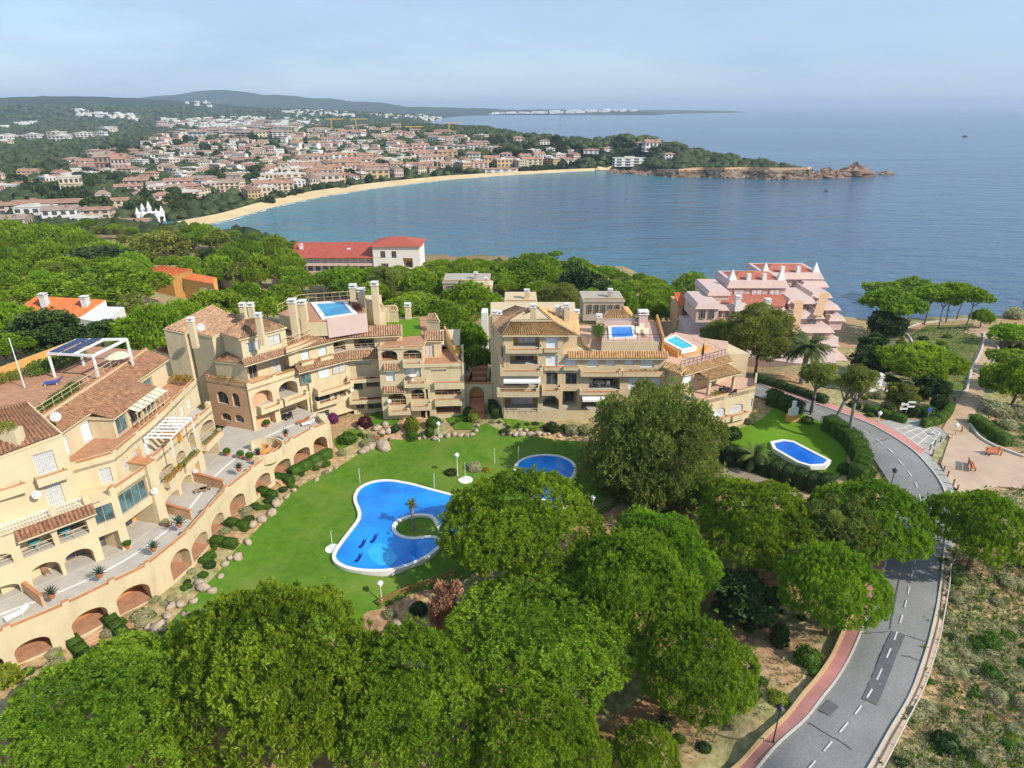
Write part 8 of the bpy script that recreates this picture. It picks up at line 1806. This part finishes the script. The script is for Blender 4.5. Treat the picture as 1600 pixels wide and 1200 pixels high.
def far_wood():
    r=np.random.default_rng(21); N=30000
    a=np.radians(r.uniform(-44,32,N)); d=np.exp(r.uniform(math.log(330),math.log(4300),N)); x=d*np.sin(a); y=d*np.cos(a); sd=coast_sd(x,y); z=H(x,y)
    hx_=[]; tr_=0
    while len(hx_)<900 and tr_<4500:
        tr_+=1; uu,vv=r.uniform(880,1262),r.uniform(222,272)
        if vv<222+(uu-880)*.075: continue
        b_=G(uu,vv)
        if 700<b_[1]<1150 and b_[2]>SEA+3: hx_.append(b_)
    hx_=np.array(hx_); n_=len(hx_); x[:n_],y[:n_],z[:n_]=hx_[:,0],hx_[:,1],hx_[:,2]; sd[:n_]=coast_sd(x[:n_],y[:n_])
    keep=(sd>np.where((y<1100)&(x>90),9.5,26))&(y>300)
    keep&=~((x>-120)&(x<140)&(y<330))
    u=np.array([px(p,q,w)[0] if True else 0 for p,q,w in zip(x,y,z)]); v=np.array([px(p,q,w)[1] for p,q,w in zip(x,y,z)])
    dens=np.ones(N)
    for zn,k in (([(90,236),(430,222),(760,240),(930,266),(480,300),(260,345),(190,300)],.6),([(230,190),(470,190),(470,222),(300,222)],.45),([(120,222),(330,214),(300,236),(120,240)],.12),([(0,255),(140,250),(130,300),(-50,310)],.6),([(-80,308),(190,312),(280,350),(-80,365)],.25)):
        ins=np.array([inpoly(p,q,zn) for p,q in zip(u,v)]); dens=np.where(ins,np.minimum(dens,k),dens)
    keep&=(r.uniform(0,1,N)<dens)&(u>-60)&(u<1400)
    for hx,hy,hr in HOUSES: keep&=((x-hx)**2+(y-hy)**2>(hr+3)**2)
    i=np.where(keep)[0][:11500]; n=len(i); s=r.uniform(3.2,7,n)*np.clip(y[i]/1500,1,1.9)
    m=8; an=np.linspace(0,2*np.pi,m,endpoint=False); prof=((.8,.0),(1.0,.45),(.78,.85),(.35,1.12)); base=np.vstack([np.stack([q*np.cos(an),q*np.sin(an),np.full(m,w)],-1) for q,w in prof])
    V=base[None]*(1+r.normal(0,.14,(n,len(base),1)))*s[:,None,None]*np.array([1,1,.85])+np.stack([x[i],y[i],z[i]],-1)[:,None,:]
    f=np.array([(k*m+q,k*m+(q+1)%m,(k+1)*m+(q+1)%m,(k+1)*m+q) for k in range(3) for q in range(m)]+[(24,25,26,27),(24,27,28,31),(28,29,30,31)])
    Fq=(f[None]+(np.arange(n)*len(base))[:,None,None]).reshape(-1,4)
    ti=np.repeat(r.uniform(0,1,n),len(base))*.7+r.uniform(0,.3,n*len(base))
    o=np_mesh('far_wood',V.reshape(-1,3),Fq,M['fartree'],tint=ti); tag(o,kind='stuff')
far_wood()
# the cliff along the front of the headland
def cliff():
    r=np.random.default_rng(4); ln=resample([P(u,v,SEA)[:2] for u,v in ((955,266),(1000,271.5),(1030,275.5),(1060,277.5),(1095,276.5),(1130,279.5),(1165,278.5),(1200,280.5),(1240,280.5),(1268,280.5))]+[(366,818),(355,850)],170); n=len(ln); d=_unit(np.gradient(ln,axis=0)); nr=np.stack([-d[:,1],d[:,0]],-1); V=[]; rows=9
    hh=np.interp(np.arange(n),[0,18,45,90,150,n-1],[2,3,7,11,12,9])
    for k in range(rows+1):
        f=k/rows; o=ln+nr*((f*9-2+r.normal(0,1.1,n)*(f<.95)))[:,None]+d*r.normal(0,1.0,n)[:,None]; z=SEA-1.5+hh*f**.8+r.normal(0,.5,n)
        V.append(np.stack([o[:,0],o[:,1],z],-1))
    o=ln+nr*24; V.append(np.stack([o[:,0],o[:,1],SEA+hh*.55],-1)); V=np.vstack(V); idx=np.arange(len(V)).reshape(-1,n); Fq=np.stack([idx[:-1,:-1],idx[:-1,1:],idx[1:,1:],idx[1:,:-1]],-1).reshape(-1,4)
    t=NT('headland_cliff_rock'); sep=t.add('ShaderNodeSeparateXYZ'); t.l.new(t.pos(),sep.inputs[0]); c=t.ramp(t.noise(.09,6,stretch=(1,1,3)),[(.3,(.07,.05,.035)),(.48,(.17,.115,.075)),(.68,(.31,.25,.185))]); t.bump(t.noise(.4,5),.8,.8)
    tag(np_mesh('headland_cliff',V,Fq,t.done(c,.95,.1)),kind='structure')
    w=ln[40:]+nr[40:]*8; mb=MB(); mb.strip([tuple(q) for q in w],[SEA+h-3 for h in hh[40:]],[SEA+h+.9 for h in hh[40:]],1.2,0); o=mb.build('headland_wall',M['salmon'],origin=(*w[0],SEA)); tag(o,'long pinkish retaining wall along the top of the headland cliff','wall',kind='thing')
cliff()

# a thin line of surf along the beach
a=resample([P(*p,SEA)[:2] for p in WL_],160); r_=np.random.default_rng(2); d=_unit(np.gradient(a,axis=0)); nr=np.stack([d[:,1],-d[:,0]],-1)
w=np.clip(r_.normal(1.2,.9,160),.15,3.2); mb=MB()
for k in range(159):
    if r_.uniform()<.12: continue
    p0,p1=a[k]+nr[k]*1.0,a[k+1]+nr[k+1]*1.0; q0,q1=p0+nr[k]*w[k],p1+nr[k+1]*w[k+1]; f=[(*p0,SEA+.12),(*p1,SEA+.12),(*q1,SEA+.12),(*q0,SEA+.12)]
    if (Vector(f[1])-Vector(f[0])).cross(Vector(f[2])-Vector(f[0])).z<0: f=f[::-1]
    mb.face(f)
tag(mb.build('surf',M['foam']),kind='stuff')
# ---------------------------------------------------------------- haze, light, camera
hz=MB(); hz.box(-52000,52000,-250,52000,-45,215)
def haze_mat():
    m=bpy.data.materials.new('haze_air'); m.use_nodes=True; n=m.node_tree.nodes; n.clear()
    o=n.new('ShaderNodeOutputMaterial'); v=n.new('ShaderNodeVolumePrincipled')
    v.inputs['Color'].default_value=(.64,.79,.98,1); v.inputs['Density'].default_value=HAZE; v.inputs['Anisotropy'].default_value=.0
    m.node_tree.links.new(v.outputs[0],o.inputs['Volume']); return m
HAZE=.000085
hazeo=hz.build('haze',haze_mat()); tag(hazeo,kind='stuff')
EL=math.radians(38); AZ=math.radians(121)
tosun=Vector((math.sin(AZ)*math.cos(EL),math.cos(AZ)*math.cos(EL),math.sin(EL)))
sl=bpy.data.lights.new('sun','SUN'); sl.energy=3.6; sl.angle=math.radians(.53); sl.color=(1,.938,.835)
so=bpy.data.objects.new('sun',sl); COL.objects.link(so); so.rotation_euler=tosun.to_track_quat('Z','Y').to_euler()
W=bpy.data.worlds.new('World'); S.world=W; W.use_nodes=True; nt=W.node_tree; bg=nt.nodes['Background']
sky=nt.nodes.new('ShaderNodeTexSky'); sky.sky_type='NISHITA'; sky.sun_disc=False; sky.sun_elevation=EL; sky.sun_rotation=AZ; sky.altitude=50; sky.air_density=1.0; sky.dust_density=.6; sky.ozone_density=3.5
tc=nt.nodes.new('ShaderNodeTexCoord'); mp=nt.nodes.new('ShaderNodeMapping'); mp.inputs['Scale'].default_value=(1.4,1.4,6.5); nt.links.new(tc.outputs['Generated'],mp.inputs[0])
nz=nt.nodes.new('ShaderNodeTexNoise'); nz.inputs['Scale'].default_value=1.6; nz.inputs['Detail'].default_value=6; nz.inputs['Roughness'].default_value=.55; nt.links.new(mp.outputs[0],nz.inputs['Vector'])
cr=nt.nodes.new('ShaderNodeValToRGB'); e=cr.color_ramp.elements; e[0].position=.40; e[0].color=(.72,.72,.72,1); e[1].position=.66; e[1].color=(.97,.97,.97,1); nt.links.new(nz.outputs['Fac'],cr.inputs[0])
mx=nt.nodes.new('ShaderNodeMix'); mx.data_type='RGBA'; nt.links.new(cr.outputs[0],mx.inputs[0]); nt.links.new(sky.outputs[0],mx.inputs[6]); mx.inputs[7].default_value=(2.15,2.95,3.95,1)
nt.links.new(mx.outputs[2],bg.inputs[0]); bg.inputs[1].default_value=.15
cam=bpy.data.cameras.new('camera'); cam.sensor_width=36; cam.lens=36*F/1600; cam.clip_end=120000; cam.clip_start=.5
co=bpy.data.objects.new('camera',cam); COL.objects.link(co); co.location=(0,0,CZ); co.rotation_euler=(math.pi/2-PITCH,0,0); S.camera=co
S.view_settings.view_transform='Standard'; S.view_settings.look='None'; S.view_settings.gamma=1; S.view_settings.exposure=.5; S.view_settings.use_curve_mapping=False
S.cycles.use_denoising=True; S.cycles.max_bounces=6; S.cycles.diffuse_bounces=3; S.cycles.glossy_bounces=2; S.cycles.transmission_bounces=3; S.cycles.volume_bounces=0; S.cycles.transparent_max_bounces=6
S.cycles.use_adaptive_sampling=True; S.cycles.adaptive_threshold=.015
S.cycles.sample_clamp_indirect=6
